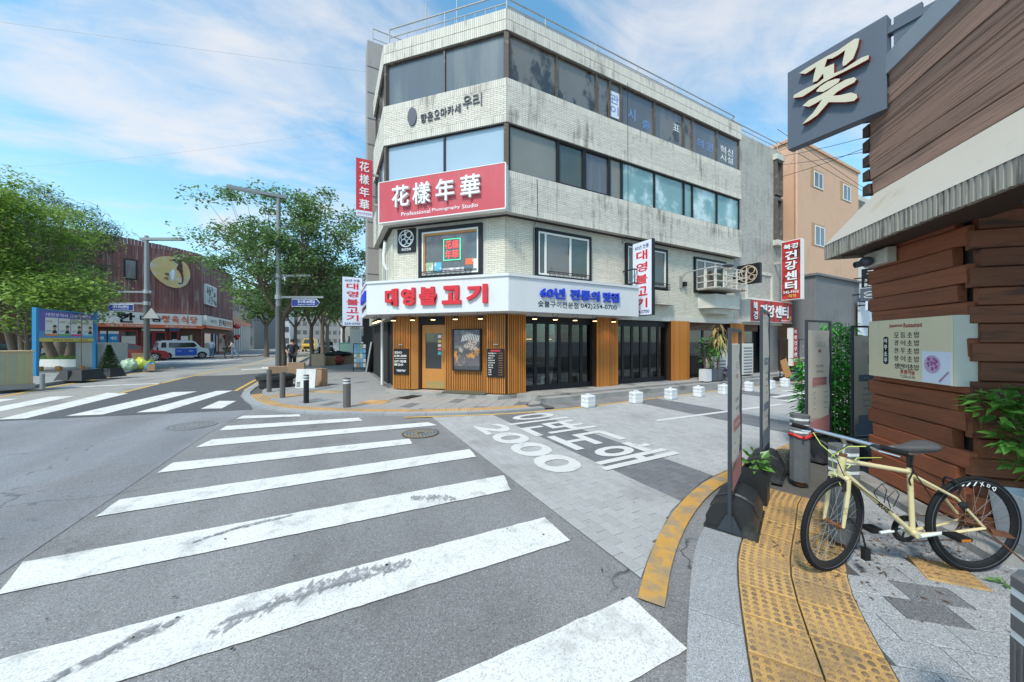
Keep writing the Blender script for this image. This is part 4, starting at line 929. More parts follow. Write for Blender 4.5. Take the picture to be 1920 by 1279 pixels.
# raised lettering on the second band
t = thing('omakase_lettering', 'small dark metal letters and oval emblem on the upper brick band', 'lettering', UC @ Matrix.Translation((.9, -.02, 8.05)))
k = MB(); k.vprism([(1.03 + .15 * math.cos(a) * (1 if abs(math.sin(a)) < .9 else .9), 8.36 + .27 * math.sin(a)) for a in [6.2832 * i / 20 for i in range(20)]], -.05, -.012); k.build('emblem', M['letter_grey'], t, UC)
for i, chh in enumerate('향윤오마카세'): text(chh, .19, .26, M['letter_grey'], 'letter', t, UC, 1.41 + i * .222, 8.25 + i * .012, -.012, .03, 0, 2)
for i, chh in enumerate('우리'): text(chh, .27, .36, M['letter_grey'], 'letter', t, UC, 2.82 + i * .31, 8.43, -.012, .03, 0, 2)
# boards on the slats
t = thing('hours_board', 'black board of opening hours on the slatted pier left of the door', 'notice board', FC @ Matrix.Translation((.055, -.03, .64)))
MB().box(.055, .60, -.06, -.028, .64, 1.44).build('board', M['black'], t, FC)
for s, z, w, h in (('영업시간', .27, .075, 1.32), ('16:00~24:00', .44, .075, 1.22), ('LAST ORDER', .43, .075, 1.05), ('PM 23:00', .32, .075, .945), ('"연중무휴"', .34, .075, .76)):
    text(s, z, w, M['letter_white'], 'lettering', t, FC, .09 + z / 2 if '연' not in s else .33, h, -.061, .003, .015, 1)
MB().box(.09, .53, -.063, -.061, 1.135, 1.143).build('rule', M['letter_white'], t, FC)
MB().box(.25, .38, -.07, -.028, 1.55, 1.58).build('picture_light', M['steel'], t, FC)
t = thing('menu_board', 'black menu board with white and orange lines on the corner pier', 'menu board', FC @ Matrix.Translation((3.21, -.06, .66)))
PB = FC @ Matrix.Translation((0, -.03, 0))
MB().box(3.20, 3.72, -.06, -.028, .66, 1.46).build('board', M['black'], t, PB)
MB().box(3.31, 3.60, -.063, -.06, 1.385, 1.425).build('heading', M['sign_red'], t, PB)
for i, (a, b) in enumerate((('대영불고기', '15,000'), ('소갈비살', '13,000'), ('불고기', '14,000'), ('비빔냉면', '8,000'), ('된장찌개', '6,000'), ('공기밥', '1,000'), ('해장국', '9,000'), ('전골', '12,000'), ('소주', '5,000'), ('맥주', '5,000'))):
    z = 1.33 - i * .067
    text(a, .06 * len(a) * .8, .038, M['letter_white'], 'lettering', t, PB, 3.24 + .06 * len(a) * .4, z, -.061, .002, .01, 1)
    text(b, .12, .032, M['gold_p'] if 'gold_p' in M else M.setdefault('gold_p', pm('orange_print', (.6, .25, .08), .6)), 'lettering', t, PB, 3.61, z, -.061, .002, .005, 1)
MB().box(3.4, 3.53, -.07, -.028, 1.57, 1.6).build('picture_light', M['steel'], t, PB)
t = thing('grill_poster', 'framed poster of flames and a grill on the slatted wall', 'poster', FC @ Matrix.Translation((2.0, .16, .80)))
PO = FC @ Matrix.Translation((0, .17, 0)); x0, x1, z0, z1 = 2.02, 2.93, .80, 2.04
k = MB(); k.box(x0, x1, -.09, 0, z0, z0 + .03); k.box(x0, x1, -.09, 0, z1 - .03, z1); k.box(x0, x0 + .03, -.09, 0, z0 + .03, z1 - .03); k.box(x1 - .03, x1, -.09, 0, z0 + .03, z1 - .03); k.build('frame', M['black_frame'], t, PO)
fl = pm('flame_print', (.10, .10, .12), .4, .3, 6, c2=(.75, .33, .05), c2s=4.2, c2t=(.53, .63), st=(1, 1, .55), det=4)
sm = pm('smoke_print', (.10, .11, .14), .4, .4, 4, c2=(.30, .30, .33), c2s=5, c2t=(.5, .7))
ch = pm('charcoal_print', (.06, .065, .075), .4, .4, 12)
for a, b, mt in ((.83, .94, ch), (.94, 1.46, fl), (1.46, 2.01, sm)): MB().box(x0 + .03, x1 - .03, -.06, -.05, a, b).build('print', mt, t, PO)
k = MB()
for i in range(11): 
    a = 2.30 + i * .052; k.add([(a, -.063, 1.72 - .012 * abs(i - 5)), (a + .026, -.063, 1.72 - .012 * abs(i - 5)), (a + .07, -.063, 1.90 - .012 * abs(i - 5)), (a + .044, -.063, 1.90 - .012 * abs(i - 5))], [(0, 1, 2, 3)])
k.build('grill_bars', M['letter_white'], t, PO)
k = MB()
rq = random.Random(4)
for x, z, r in ((2.30, 1.42, .09), (2.46, 1.52, .10), (2.62, 1.50, .11), (2.72, 1.62, .10), (2.58, 1.64, .08), (2.76, 1.46, .08)):
    k.add([(x + r * (.7 + .3 * rq.random()) * math.cos(a), -.0635 - r * .002, z + r * (.7 + .3 * rq.random()) * math.sin(a)) for a in [6.2832 * i / 9 for i in range(9)]], [tuple(range(9))])
k.build('meat_print', pm('meat_print', (.52, .47, .45), .5, .4, 18, c2=(.2, .12, .1), c2s=16, c2t=(.5, .6)), t, PO)
# wall lamp and white cage balcony on the lane side
t = thing('wall_lamp', 'curved arm street lamp fixed to the brick wall above the lane', 'wall lamp', FR(11.83, 8.66, 3.75))
k = MB(); k.tube([(11.83, 8.6, 3.75), (11.83, 8.58, 4.1), (11.9, 8.45, 4.28), (12.3, 7.95, 4.38), (12.7, 7.6, 4.42)], .022, 7); k.box(11.78, 11.88, 8.6, 8.66, 3.7, 4.15); k.build('arm', M['steel'], t, I4)
MB().ball((12.85, 7.45, 4.44), (.26, .16, .07), 12, 6).build('lamp_head', M['letter_grey'], t, I4, True)
MB().box(11.93, 12.08, 8.54, 8.66, 3.78, 3.95).build('meter_box', M['black_frame'], t, I4)
M['rusty_white'] = pm('rusty_white', (.58, .55, .50), .6, .12, 5, c2=(.30, .13, .05), c2s=4, c2t=(.54, .66))
k = MB(); xs = (12.75, 14.75); y0, y1 = 7.85, 8.66
for z in (3.72, 3.96, 4.2, 4.48):
    for a, b in (((12.75, y1), (12.75, y0)), ((12.75, y0), (14.75, y0)), ((14.75, y0), (14.75, y1))): k.cyl((*a, z), (*b, z), .022, n=6)
for x in (12.75, 13.4, 14.1, 14.75): k.box(x - .025, x + .025, y0 - .025, y0 + .025, 3.68, 4.5)
for x in (12.75, 14.75): k.box(x - .02, x + .02, 8.2, 8.24, 3.7, 4.48)
k.box(12.74, 14.76, y0, y1, 3.68, 3.705)
k.build('balcony_cage', M['rusty_white'], bld, I4)
# health centre signs further along
M['health_red'] = pm('health_red', (.48, .03, .03), .5, .12, 3, c2=(.16, .02, .02), c2s=2.2, c2t=(.5, .62))
def brush(s, w, h, t, m, x, z, y, ex=.02):
    text(s, w * 1.04, h * 1.06, M['black'], 'letter_shadow', t, m, x + .012, z - .012, y, ex * .5, .05, 2)
    return text(s, w, h, M['letter_white'], 'letter', t, m, x, z, y - .012, ex, .03, 2)
BX2 = FR(18.5, 8.3, 0, -90)
t = thing('health_blade_sign', 'tall red blade sign with white brush letters near the orange house', 'blade sign', BX2 @ Matrix.Translation((0, 0, 3.55)))
MB().box(-.01, .74, .004, .3, 3.56, 6.27).build('case', M['white_frame'], t, BX2); MB().box(.01, .72, -.012, .004, 3.6, 6.23).build('panel', M['health_red'], t, BX2)
brush('북경', .55, .24, t, BX2, .37, 5.98, -.013)
for i, chh in enumerate('건강센터'): brush(chh, .46, .40, t, BX2, .38, 5.58 - i * .46, -.013)
text('242-9002', .6, .13, M['letter_white'], 'lettering', t, BX2, .37, 3.92, -.013, .003, .02, 1); text('지하', .3, .15, pm('yellow_print', (.7, .5, .08), .5), 'lettering', t, BX2, .42, 3.73, -.013, .003, .02, 1)
MB().box(-.36, -.01, .1, .2, 5.3, 5.4).build('bracket', M['rail_grey'], t, BX2)
HM = FR(15.9, 8.3)
t = thing('health_shop_sign', 'red box sign with white brush letters over the roller shutter', 'shop sign', HM @ Matrix.Translation((0, 0, 2.55)))
MB().box(0, 3.55, 0, .36, 2.52, 3.5).build('case', M['white_frame'], t, HM); MB().box(.02, 3.53, -.012, 0, 2.55, 3.47).build('panel', M['health_red'], t, HM)
brush('북', .34, .36, t, HM, .35, 3.2, -.013); brush('경', .34, .36, t, HM, .35, 2.8, -.013)
for i, chh in enumerate('건강센터'): brush(chh, .56, .56, t, HM, 1.0 + i * .62, 3.02, -.013)
text('042)242-9002', .9, .09, M['letter_white'], 'lettering', t, HM, 2.95, 2.62, -.013, .003, .01, 1)
k = MB(); k.vprism([(3.28, 2.85), (3.44, 2.85), (3.44, 2.68), (3.36, 2.6), (3.28, 2.68)], -.016, -.012); k.build('shield_print', pm('gold_shield', (.6, .4, .1), .5), t, HM)
VM = FR(19.35, 8.2)
t = thing('health_post_sign', 'narrow red upright sign with white letters standing at the doorway', 'sign', VM)
MB().box(-.12, .0, 0, .2, .5, 2.3).build('case', M['white_frame'], t, VM); MB().box(0, .38, 0, .2, .5, 2.3).build('panel', M['health_red'], t, VM)
for i, chh in enumerate('북경건강센터'): text(chh, .24, .2, M['letter_white'], 'letter', t, VM, .19, 2.12 - i * .27, -.002, .006, .02, 1)
MB().box(-.06, -.02, .08, .12, 0, .5).build('leg', M['black_frame'], t, VM); MB().box(.28, .32, .08, .12, 0, .5).build('leg', M['black_frame'], t, VM)
# ------------------------------------------------------------------ log-clad restaurant on the right
M.update(
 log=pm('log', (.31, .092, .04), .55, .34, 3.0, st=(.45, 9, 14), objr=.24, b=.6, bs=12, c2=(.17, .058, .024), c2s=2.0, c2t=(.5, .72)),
 log_dark=pm('log_dark', (.19, .062, .026), .6, .35, 2.2, st=(.7, 6, 6), objr=.2, b=.5, bs=9, c2=(.045, .016, .01), c2s=2.0, c2t=(.48, .7)),  # alcove planks: same wood, its shade put into a darker colour
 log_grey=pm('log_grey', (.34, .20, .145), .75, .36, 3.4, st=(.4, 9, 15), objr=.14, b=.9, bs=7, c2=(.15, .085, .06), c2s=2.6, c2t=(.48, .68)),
 log_end=pm('log_end', (.06, .035, .025), .8, .3, 10),
 awning_top=pm('awning_top', (.47, .43, .375), .8, .06, 3, c2=(.38, .29, .19), c2s=.9, c2t=(.56, .7), b=.15, bs=40),
 awning_lip=pm('awning_lip', (.36, .325, .275), .85, .25, 7, st=(9, 9, .6), c2=(.12, .105, .09), c2s=3, c2t=(.5, .66)),
 flashing=pm('flashing', (.33, .37, .42), .45, .12, 3, metal=.3, c2=(.42, .40, .36), c2s=2),
 sign_slate=pm('sign_slate', (.085, .102, .135), .5, .1, 2, st=(3, 3, .6), c2=(.12, .135, .165), c2s=1.4),
 letter_cream=pm('letter_cream', (.56, .51, .385), .5, .04, 3),
 letter_side=pm('letter_side', (.24, .035, .02), .5, .15, 5),
 cream_box=pm('cream_box', (.70, .60, .40), .45, .04, 1.5, st=(4, 4, .5), c2=(.56, .50, .33), c2s=1.5),
 cream_side=pm('cream_side', (.55, .53, .47), .5, .05, 3),
 print_brown=pm('print_brown', (.07, .05, .035), .6),
 print_red=pm('print_red', (.36, .05, .04), .6),
 plastic_black=pm('plastic_black', (.018, .019, .021), .45, .2, 7, b=.15, bs=90, c2=(.06, .06, .06), c2s=3, c2t=(.55, .7)),
 frame_navy=pm('frame_navy', (.03, .038, .05), .5, .2, 9, c2=(.09, .06, .045), c2s=8, c2t=(.6, .68)),
 banner=pm('banner', (.76, .68, .59), .75, .08, 2, b=.35, bs=7, trl=.5),
 banner_pink=pm('banner_pink', (.52, .22, .23), .75, .1, 4, b=.2, bs=7),
 banner_blue=pm('banner_blue', (.20, .25, .31), .75, .1, 4, b=.2, bs=7),
 print_grey=pm('print_grey', (.20, .18, .17), .7),
 bollard=pm('bollard', (.105, .108, .115), .6, .25, 8, c2=(.19, .18, .17), c2s=4, c2t=(.55, .7)),
 band_white=pm('band_white', (.64, .66, .67), .4, .1, 12),
 ribbon_red=pm('ribbon_red', (.55, .02, .02), .5, .15, 9),
 rust=pm('rust', (.14, .055, .025), .85, .35, 14, b=.3, bs=60),
 leaf_bamboo=pm('leaf_bamboo', (.085, .36, .045), .45, .3, 3, island=.5, trl=.35),
 leaf_glossy=pm('leaf_glossy', (.11, .26, .045), .35, .3, 3, island=.4, trl=.25),
 stem_green=pm('stem_green', (.09, .16, .04), .5, .3, 9, c2=(.3, .33, .2), c2s=5),
 bark=pm('bark', (.16, .12, .09), .9, .3, 9, b=.5, bs=30),
 planter_white=pm('planter_white', (.60, .61, .63), .5, .08, 5),
 pebble=grain('pebble', (.15, .14, .13), .4, 2.3, cell=90, v=.2, big=8),
)
LM = FR(5.6, 1.54, 0, -135)                       # face along the plaza: x from the far corner towards the near one
AM = FR(5.6 - 1.115 * .7071, 1.54 - 1.115 * .7071, 0, -45)   # alcove wall: x away to the right
rb = thing('log_restaurant', 'dark log-clad restaurant corner with weathered planks above a beige awning', 'building', LM)
def lp(s, o): v = LM @ Vector((s, -o, 0)); return (v.x, v.y)
core = [lp(.03, -.03), lp(1.08, -.03), (AM @ Vector((.03, .04, 0)))[:2], (AM @ Vector((3.2, .04, 0)))[:2], (9.5, -2.6), (10.2, .9), (6.2, 1.5)]
MB().prism([lp(.03, -.04), lp(1.08, -.04), (AM @ Vector((3.2, .05, 0)))[:2], (AM @ Vector((5.2, 2.4, 0)))[:2], lp(.03, -3.2)], 0, 3.36).build('wall_core', M['log_end'], rb, I4)
MB().prism([lp(.02, -.03), lp(4.6, -.03), lp(4.6, -4), lp(.02, -4)], 3.361, 4.66).build('upper_core', M['log_end'], rb, I4)
rl = random.Random(21)
def course(m, x0, x1, z, h, y, mat, d=.06):
    "one hewn plank, its face slightly wavy and its upper edge leaning out"
    n = max(2, int((x1 - x0) / .28)); k = MB(); A = []; sl_ = rl.uniform(-.005, .005); ph = rl.random() * 9
    for i in range(n + 1):
        t = i / n; x = x0 + (x1 - x0) * t; o = .006 * math.sin(ph + 5 * t) + rl.uniform(-.003, .003); zz = z + sl_ * (t - .5)
        A += [(x, y, zz + .002), (x, y - d - o + .006, zz + .002), (x, y - d - o, zz + .008), (x, y - d - o - .008, zz + h - .010), (x, y - d - o + .004, zz + h - .003), (x, y, zz + h - .003)]
    fs = []
    for i in range(n):
        for q in range(6): fs.append((i * 6 + q, i * 6 + (q + 1) % 6, (i + 1) * 6 + (q + 1) % 6, (i + 1) * 6 + q)[::-1])
    fs += [(0, 1, 2, 3, 4, 5)[::-1], tuple(n * 6 + q for q in range(6))]
    k.add(A, fs); return put('plank', k.mesh('plank', M[mat]), rb, m)
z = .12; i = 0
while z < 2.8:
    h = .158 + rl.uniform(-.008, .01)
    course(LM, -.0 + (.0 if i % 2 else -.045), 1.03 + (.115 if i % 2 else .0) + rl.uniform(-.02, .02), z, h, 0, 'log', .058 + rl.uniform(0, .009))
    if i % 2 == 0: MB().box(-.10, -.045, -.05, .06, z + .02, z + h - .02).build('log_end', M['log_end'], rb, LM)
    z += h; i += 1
z = .08; i = 0
while z < 3.3:
    h = .158 + rl.uniform(-.008, .01)
    course(AM, -.01 - (.05 if i % 2 else 0), 3.2, z, h, 0, 'log_dark', .05 + rl.uniform(0, .01)); z += h; i += 1
z = 3.375; i = 0
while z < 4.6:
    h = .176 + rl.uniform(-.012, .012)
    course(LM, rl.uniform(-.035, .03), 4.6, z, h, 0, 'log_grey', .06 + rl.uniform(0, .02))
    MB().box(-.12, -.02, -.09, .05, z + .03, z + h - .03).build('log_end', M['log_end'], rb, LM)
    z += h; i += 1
ztop = z
k = MB(); k.box(.10, 4.6, -.10, .35, ztop + .004, ztop + .16); k.box(.10, 4.6, -.12, -.09, ztop - .04, ztop + .17); k.build('flashing', M['flashing'], rb, LM)
MB().prism([lp(.40, -.36), lp(4.6, -.36), lp(4.6, -5), lp(.40, -5)], 4.5, 6.3).build('upper_storey', M['mortar'], rb, I4)
UM = LM @ Matrix.Translation((0, .36, 0))
k = MB(); bricks(k, .41, 4.6, ztop + .05, 6.3, .21, .07, .01, 0, .018); tag(k.build('brickwork', M['brick'], rb, UM), kind='stuff')
for x in (.62, .66, .72): MB().tube([(x, -.03, 6.3), (x + .01, -.04, 5.5), (x - .02, -.03, ztop + .1)], .012, 6).build('cable', M['black_iron'], rb, UM)
# awning: sloping top, thick ribbed lip, hipped far end
k = MB(); o = .47
P = [(-.11, -o, 2.845), (4.6, -o, 2.845), (4.6, -.07, 3.372), (.05, -.07, 3.372)]
k.quad(*P); k.quad((-.11, -o, 2.845), (.05, -.07, 3.372), (.05, .3, 3.372), (-.11, .3, 2.845)); k.build('awning_top', M['awning_top'], rb, LM)
k = MB(); n = 190
for i in range(n):
    a = -.11 + 4.7 * i / n; b = a + 4.7 / n; d = .010 if i % 2 else rl.uniform(0, .004)
    k.box(a, b - .001, -o + d, -o + .05, 2.67 + rl.uniform(0, .006), 2.843)
for i in range(20):
    a = -o + .05 + .78 * i / 20; k.box(-.11 + (.008 if i % 2 else 0), -.06, a, a + .038, 2.67, 2.843)
tag(k.build('awning_lip', M['awning_lip'], rb, LM), kind='stuff')
MB().box(-.06, 4.6, -o + .05, .04, 2.70, 2.72).build('soffit', M['log_end'], rb, LM)
MB().box(1.15, 4.6, .04, 3.4, 3.3, 3.35).build('ceiling', M['log_end'], rb, LM)
MB().box(1.6, 2.0, -.1, .25, 2.66, 2.695).build('ceiling_light', M['letter_grey'], rb, LM)
k = MB(); k.box(-.14, 1.55, -.26, -.06, 0, .11); k.box(1.25, 3.3, -.06, .1, 0, .10)
k = MB().box(-.14, 1.6, -.27, -.07, .02, .115); k.build('plinth', M['concrete'], rb, LM)
MB().box(-.02, 3.2, -.28, -.07, .02, .112).build('plinth', M['concrete'], rb, AM)

# slate projecting sign with the brush character
SM = FR(5.3, 2.31, 0, -90)
t = thing('flower_sign', 'slate blue projecting sign with one cream brush character', 'projecting sign', SM @ Matrix.Translation((0, 0, 4.2)))
MB().box(0, .91, 0, .13, 4.19, 5.20).build('board', M['sign_slate'], t, SM)
STR = [[(0.148, 5.07), (0.209, 5.08), (0.334, 5.084), (0.429, 5.085), (0.521, 5.076), (0.609, 5.092), (0.673, 5.1), (0.711, 5.074), (0.694, 4.985), (0.659, 4.888), (0.595, 4.858), (0.569, 4.862), (0.566, 4.908), (0.591, 5.034), (0.529, 5.022), (0.476, 5.022), (0.426, 5.048), (0.402, 4.965), (0.491, 4.952), (0.491, 4.834), (0.566, 4.821), (0.652, 4.836), (0.728, 4.847), (0.789, 4.83), (0.782, 4.789), (0.708, 4.787), (0.609, 4.79), (0.491, 4.794), (0.39, 4.793), (0.277, 4.766), (0.183, 4.752), (0.086, 4.797), (0.095, 4.829), (0.209, 4.835), (0.334, 4.82), (0.394, 4.84), (0.39, 4.903), (0.366, 4.879), (0.334, 4.851), (0.289, 4.86), (0.297, 4.926), (0.322, 5.032), (0.277, 5.023), (0.218, 5.017)],
 [(0.322, 4.736), (0.358, 4.764), (0.429, 4.777), (0.506, 4.76), (0.547, 4.732), (0.529, 4.701), (0.46, 4.687), (0.39, 4.682), (0.334, 4.716)],
 [(0.183, 4.637), (0.251, 4.668), (0.358, 4.662), (0.429, 4.667), (0.506, 4.686), (0.595, 4.69), (0.666, 4.67), (0.687, 4.633), (0.666, 4.609), (0.595, 4.608), (0.521, 4.598), (0.48, 4.576), (0.551, 4.54), (0.638, 4.514), (0.687, 4.463), (0.694, 4.421), (0.666, 4.401), (0.595, 4.431), (0.521, 4.476), (0.441, 4.525), (0.398, 4.487), (0.334, 4.434), (0.251, 4.41), (0.179, 4.404), (0.235, 4.45), (0.293, 4.488), (0.35, 4.556), (0.382, 4.597), (0.318, 4.586), (0.251, 4.585)]]
k = MB()
for p in STR:
    a = sum(p[i][0] * p[(i + 1) % len(p)][1] - p[(i + 1) % len(p)][0] * p[i][1] for i in range(len(p)))
    p = p if a > 0 else p[::-1]; n = len(p)
    k.cur = 0; k.add([(q[0], -.06, q[1]) for q in p], [tuple(range(n))])
    k.cur = 1; k.add([(q[0], -.06, q[1]) for q in p] + [(q[0], .0, q[1]) for q in p], [(i, n + i, n + (i + 1) % n, (i + 1) % n) for i in range(n)])
k.build('character', [M['letter_cream'], M['letter_side']], t, SM)
k = MB(); k.box(.91, 1.25, .02, .11, 4.35, 4.42); k.box(.91, 1.25, .02, .11, 5.0, 5.07); k.box(.95, 1.15, .04, .09, 4.3, 5.15); k.build('bracket', M['sign_slate'], t, SM)
# sushi menu lightbox
MM = LM @ Matrix.Translation((0, -.01, 0))
t = thing('menu_lightbox', 'cream lightbox sign listing sushi, mounted on the log wall', 'lightbox sign', MM @ Matrix.Translation((0, 0, 1.29)))
MB().box(.14, 1.155, -.15, 0, 1.295, 1.90).build('case', M['cream_side'], t, MM); MB().box(.14, 1.15, -.162, -.151, 1.297, 1.898).build('face', M['cream_box'], t, MM)
words('Japanese Restaurant', .41, .045, M['print_red'], t, MM, .652, 1.835, -.163, .002, .003, 2)
k = MB(); k.vprism([(.40 + .036 * math.cos(a), (1.705 if math.sin(a) > 0 else 1.455) + .02 * math.sin(a)) for a in [6.2832 * i / 16 for i in range(16)]], -.1645, -.162); k.build('label_plate', M['black'], t, MM)
for i, c in enumerate('야쿠소쿠'): text(c, .047, .05, M['letter_white'], 'letter', t, MM, .40, 1.682 - i * .068, -.165, .002, .02, 2)
for i, s in enumerate(('모듬초밥', '광어초밥', '한우초밥', '장어초밥', '생연어초밥')):
    for j, c in enumerate(s): text(c, .058, .054, M['print_brown'], 'letter', t, MM, .545 + .25 * j / (len(s) - 1), 1.74 - i * .078, -.163, .002, 0, 2)
text('포장가능', .18, .043, M['print_red'], 'word', t, MM, .685, 1.375, -.163, .002, .02, 2); text('T.223-3140', .18, .026, M['print_grey'], 'word', t, MM, .685, 1.330, -.163, .002, 0, 1)
MB().box(.857, 1.148, -.1645, -.162, 1.302, 1.585).build('photo_print', M['lightbox'], t, MM)
k = MB(); k.add([(.965 + .085 * math.cos(a), -.166, 1.47 + .083 * math.sin(a)) for a in [6.2832 * i / 24 for i in range(24)]], [tuple(range(24))]); k.build('plate_print', pm('plate_pink', (.50, .36, .50), .5, .1, 9), t, MM)
k = MB(); rr = random.Random(2)
for i in range(16):
    a = rr.random() * 6.28; q = .06 * math.sqrt(rr.random()); x, z = .965 + q * math.cos(a), 1.475 + q * .9 * math.sin(a); s = rr.uniform(.008, .02)
    k.add([(x + s * math.cos(b) * (.6 + .4 * rr.random()), -.167 - i * 5e-5, z + s * math.sin(b)) for b in [6.2832 * j / 6 for j in range(6)]], [tuple(range(6))])
tag(k.build('petal_print', pm('petal_pink', (.35, .06, .26), .5, .4, 40), t, MM), kind='stuff')
MB().add([(1.03, -.1665, 1.325), (1.045, -.1665, 1.315), (1.135, -.1665, 1.41), (1.125, -.1665, 1.42)], [(0, 1, 2, 3)]).build('chopsticks_print', pm('stick_pink', (.4, .2, .3), .5), t, MM)
# security camera under the awning
CM = LM @ Matrix.Translation((.12, -.08, 2.52))
t = thing('security_camera', 'grey security camera on two junction boxes under the awning corner', 'security camera', CM)
for x in (-.08, .10): MB().bev(x, x + .17, -.09, 0, 0, .16, .015).build('junction_box', M['cream_side'], t, CM)
k = MB(); k.ball((.06, -.14, .05), (.07, .06, .055), 12, 8); k.cyl((.06, -.1, .05), (.06, -.24, .02), .035, n=12); k.build('camera_body', M['letter_grey'], t, CM, True)
MB().cyl((.06, -.24, .02), (.06, -.245, .019), .026, n=12).build('lens', M['black_frame'], t, CM)

# ------------------------------------------------------------------ menu banner stands
def banner(name, label, x0, y0, x1, y1, H, kind, lean=0):
    ang = math.degrees(math.atan2(y1 - y0, x1 - x0)); w = math.hypot(x1 - x0, y1 - y0)
    m = FR(x0, y0, .05, ang); t = thing('banner_stand', label, 'banner stand', m, 'menu banner stands')
    k = MB(); b = .0135; mt = m @ Matrix.Rotation(R(lean), 4, 'Y')
    k.box(-b, b, -b, b, .02, H); k.box(w - b, w + b, -b, b, .02, H); k.box(b, w - b, -b, b, H - 2 * b, H); k.box(b, w - b, -b, b, .30, .33)
    k.build('frame', M['frame_navy'], t, mt)
    top = H - .14 if kind != 'blue2' else H - .06
    k = MB(); n = 10; vs = []; fs = []
    for i in range(n + 1):
        for j in range(3): vs.append((.018 + (w - .036) * j / 2, -.012 * math.sin(i * 1.7 + j) * .5, .34 + (top - .34) * i / n))
    for i in range(n):
        for j in range(2): fs.append((i * 3 + j, i * 3 + j + 1, (i + 1) * 3 + j + 1, (i + 1) * 3 + j))
    k.add(vs, fs); sh_ = k.build('banner_sheet', M['banner'], t, mt, True)
    pk = 'banner_pink' if kind == 'pink' else 'banner_blue'
    for sgn in (1, -1):
        fm = mt @ Matrix.Translation((0, -.014 if sgn > 0 else 0, 0)) if sgn > 0 else mt @ Matrix.Translation((w, .014, 0)) @ Matrix.Rotation(R(180), 4, 'Z')
        k = MB(); k.add([(.04, 0, .345), (w - .04, 0, .345), (w - .04, 0, .58), (.04, 0, .50)], [(0, 1, 2, 3)]); k.build('print_foot', M[pk], t, fm)
        if sgn < 0: continue
        if kind == 'pink':
            MB().box(w * .44, w * .57, -.001, 0, top - .31, top - .27).build('print_label', M['banner_pink'], t, fm); MB().box(w * .2, w * .8, -.001, 0, top - .77, top - .66).build('print_band', M['banner_pink'], t, fm)
            text('그리다', w * .42, .09, M['print_grey'], 'lettering', t, fm, w * .5, top - .2, -.001, .001, -.02, 1)
            text('점심메뉴', w * .35, .04, M['print_grey'], 'lettering', t, fm, w * .5, top - .5, -.001, .001, 0, 1); text('menu', w * .26, .035, M['print_grey'], 'lettering', t, fm, w * .5, top - .58, -.001, .001, 0, 1)
            text('오늘의 정식', w * .4, .035, M['banner'], 'lettering', t, fm, w * .5, top - .715, -.002, .001, 0, 1)
            rows = [(top - .87 - i * .075) for i in range(8)]
        else:
            for q in (.62, 1.17): MB().box(w * .2, w * .8, -.001, 0, top - q, top - q + .09).build('print_band', M['banner_blue'], t, fm)
            text('그리다', w * .42, .08, M['print_grey'], 'lettering', t, fm, w * .5, top - .12, -.001, .001, -.02, 1)
            text('식사', w * .2, .035, M['banner'], 'lettering', t, fm, w * .5, top - .575, -.002, .001, 0, 1)
            rows = [(top - .72 - i * .08) for i in range(4)] + [top - 1.25 - i * .08 for i in range(2)]
        for i, z in enumerate(rows):
            if z < .62: continue
            if kind == 'pink': text('가나다라마'[i % 5] + '정', w * .12, .022, M['print_grey'], 'lettering', t, fm, w * .27, z, -.001, .001, 0, 1); text('%d,000' % (6 + i), w * .15, .022, M['print_grey'], 'lettering', t, fm, w * .75, z, -.001, .001, 0, 1)
            else: text(('찌개', '비빔밥', '만두', '국수', '전골', '냉면')[i], w * .3, .03, M['print_grey'], 'lettering', t, fm, w * .52, z, -.001, .001, 0, 1)
    # weighted plastic foot, arched in section
    L_ = max(w - .06, .5); d = .185; n = 8; k = MB(); sec = [(-d, .02), (-d, .10)] + [(-d + 2 * d * i / n, .10 + .15 * math.sin(math.pi * (.14 + .72 * i / n))) for i in range(1, n)] + [(d, .10), (d, .02)]
    vs = [(.03, q[0], q[1]) for q in sec] + [(.03 + L_, q[0], q[1]) for q in sec]; q = len(sec)
    k.add(vs, [tuple(range(q))[::-1], tuple(range(q, 2 * q))] + [(i, (i + 1) % q, q + (i + 1) % q, q + i) for i in range(q)])
    ft = k.build('weight_base', M['plastic_black'], t, m, 30)
    k = MB()
    for a in (.36, .40): k.tube([(.03 + L_ * a, p_[0] * 1.0, p_[1] + .004) for p_ in sec[1:-1]], .007, 5)
    k.build('base_rib', M['plastic_black'], ft, m)
    MB().box(-.0, L_ + .06, -d - .012, d + .012, 0, .02).build('base_plate', M['plastic_black'], t, m)
    k = MB(); k.vprism([(-.09, .02), (.09, .02), (.025, .16), (-.025, .16)], -.004, .004); k.build('gusset', M['frame_navy'], t, m @ Matrix.Rotation(R(90), 4, 'Z') @ Matrix.Translation((0, 0, 0)))
    return t
banner('b', 'nearest narrow menu banner with pink foot on an arched black base', 2.97, 1.71, 3.56, 1.95, 1.74, 'pink')
banner('b', 'tall blue-footed menu banner turned edge-on beside the concrete pot', 4.44, 2.20, 5.06, 2.42, 2.02, 'blue2', 1.2)
banner('b', 'pink-footed menu banner facing the road behind the ribboned bollard', 5.78, 2.30, 6.38, 2.26, 1.92, 'pink')
banner('b', 'blue-banded menu banner standing among the bamboo by the log wall', 6.25, 1.98, 6.72, 1.86, 1.84, 'blue')
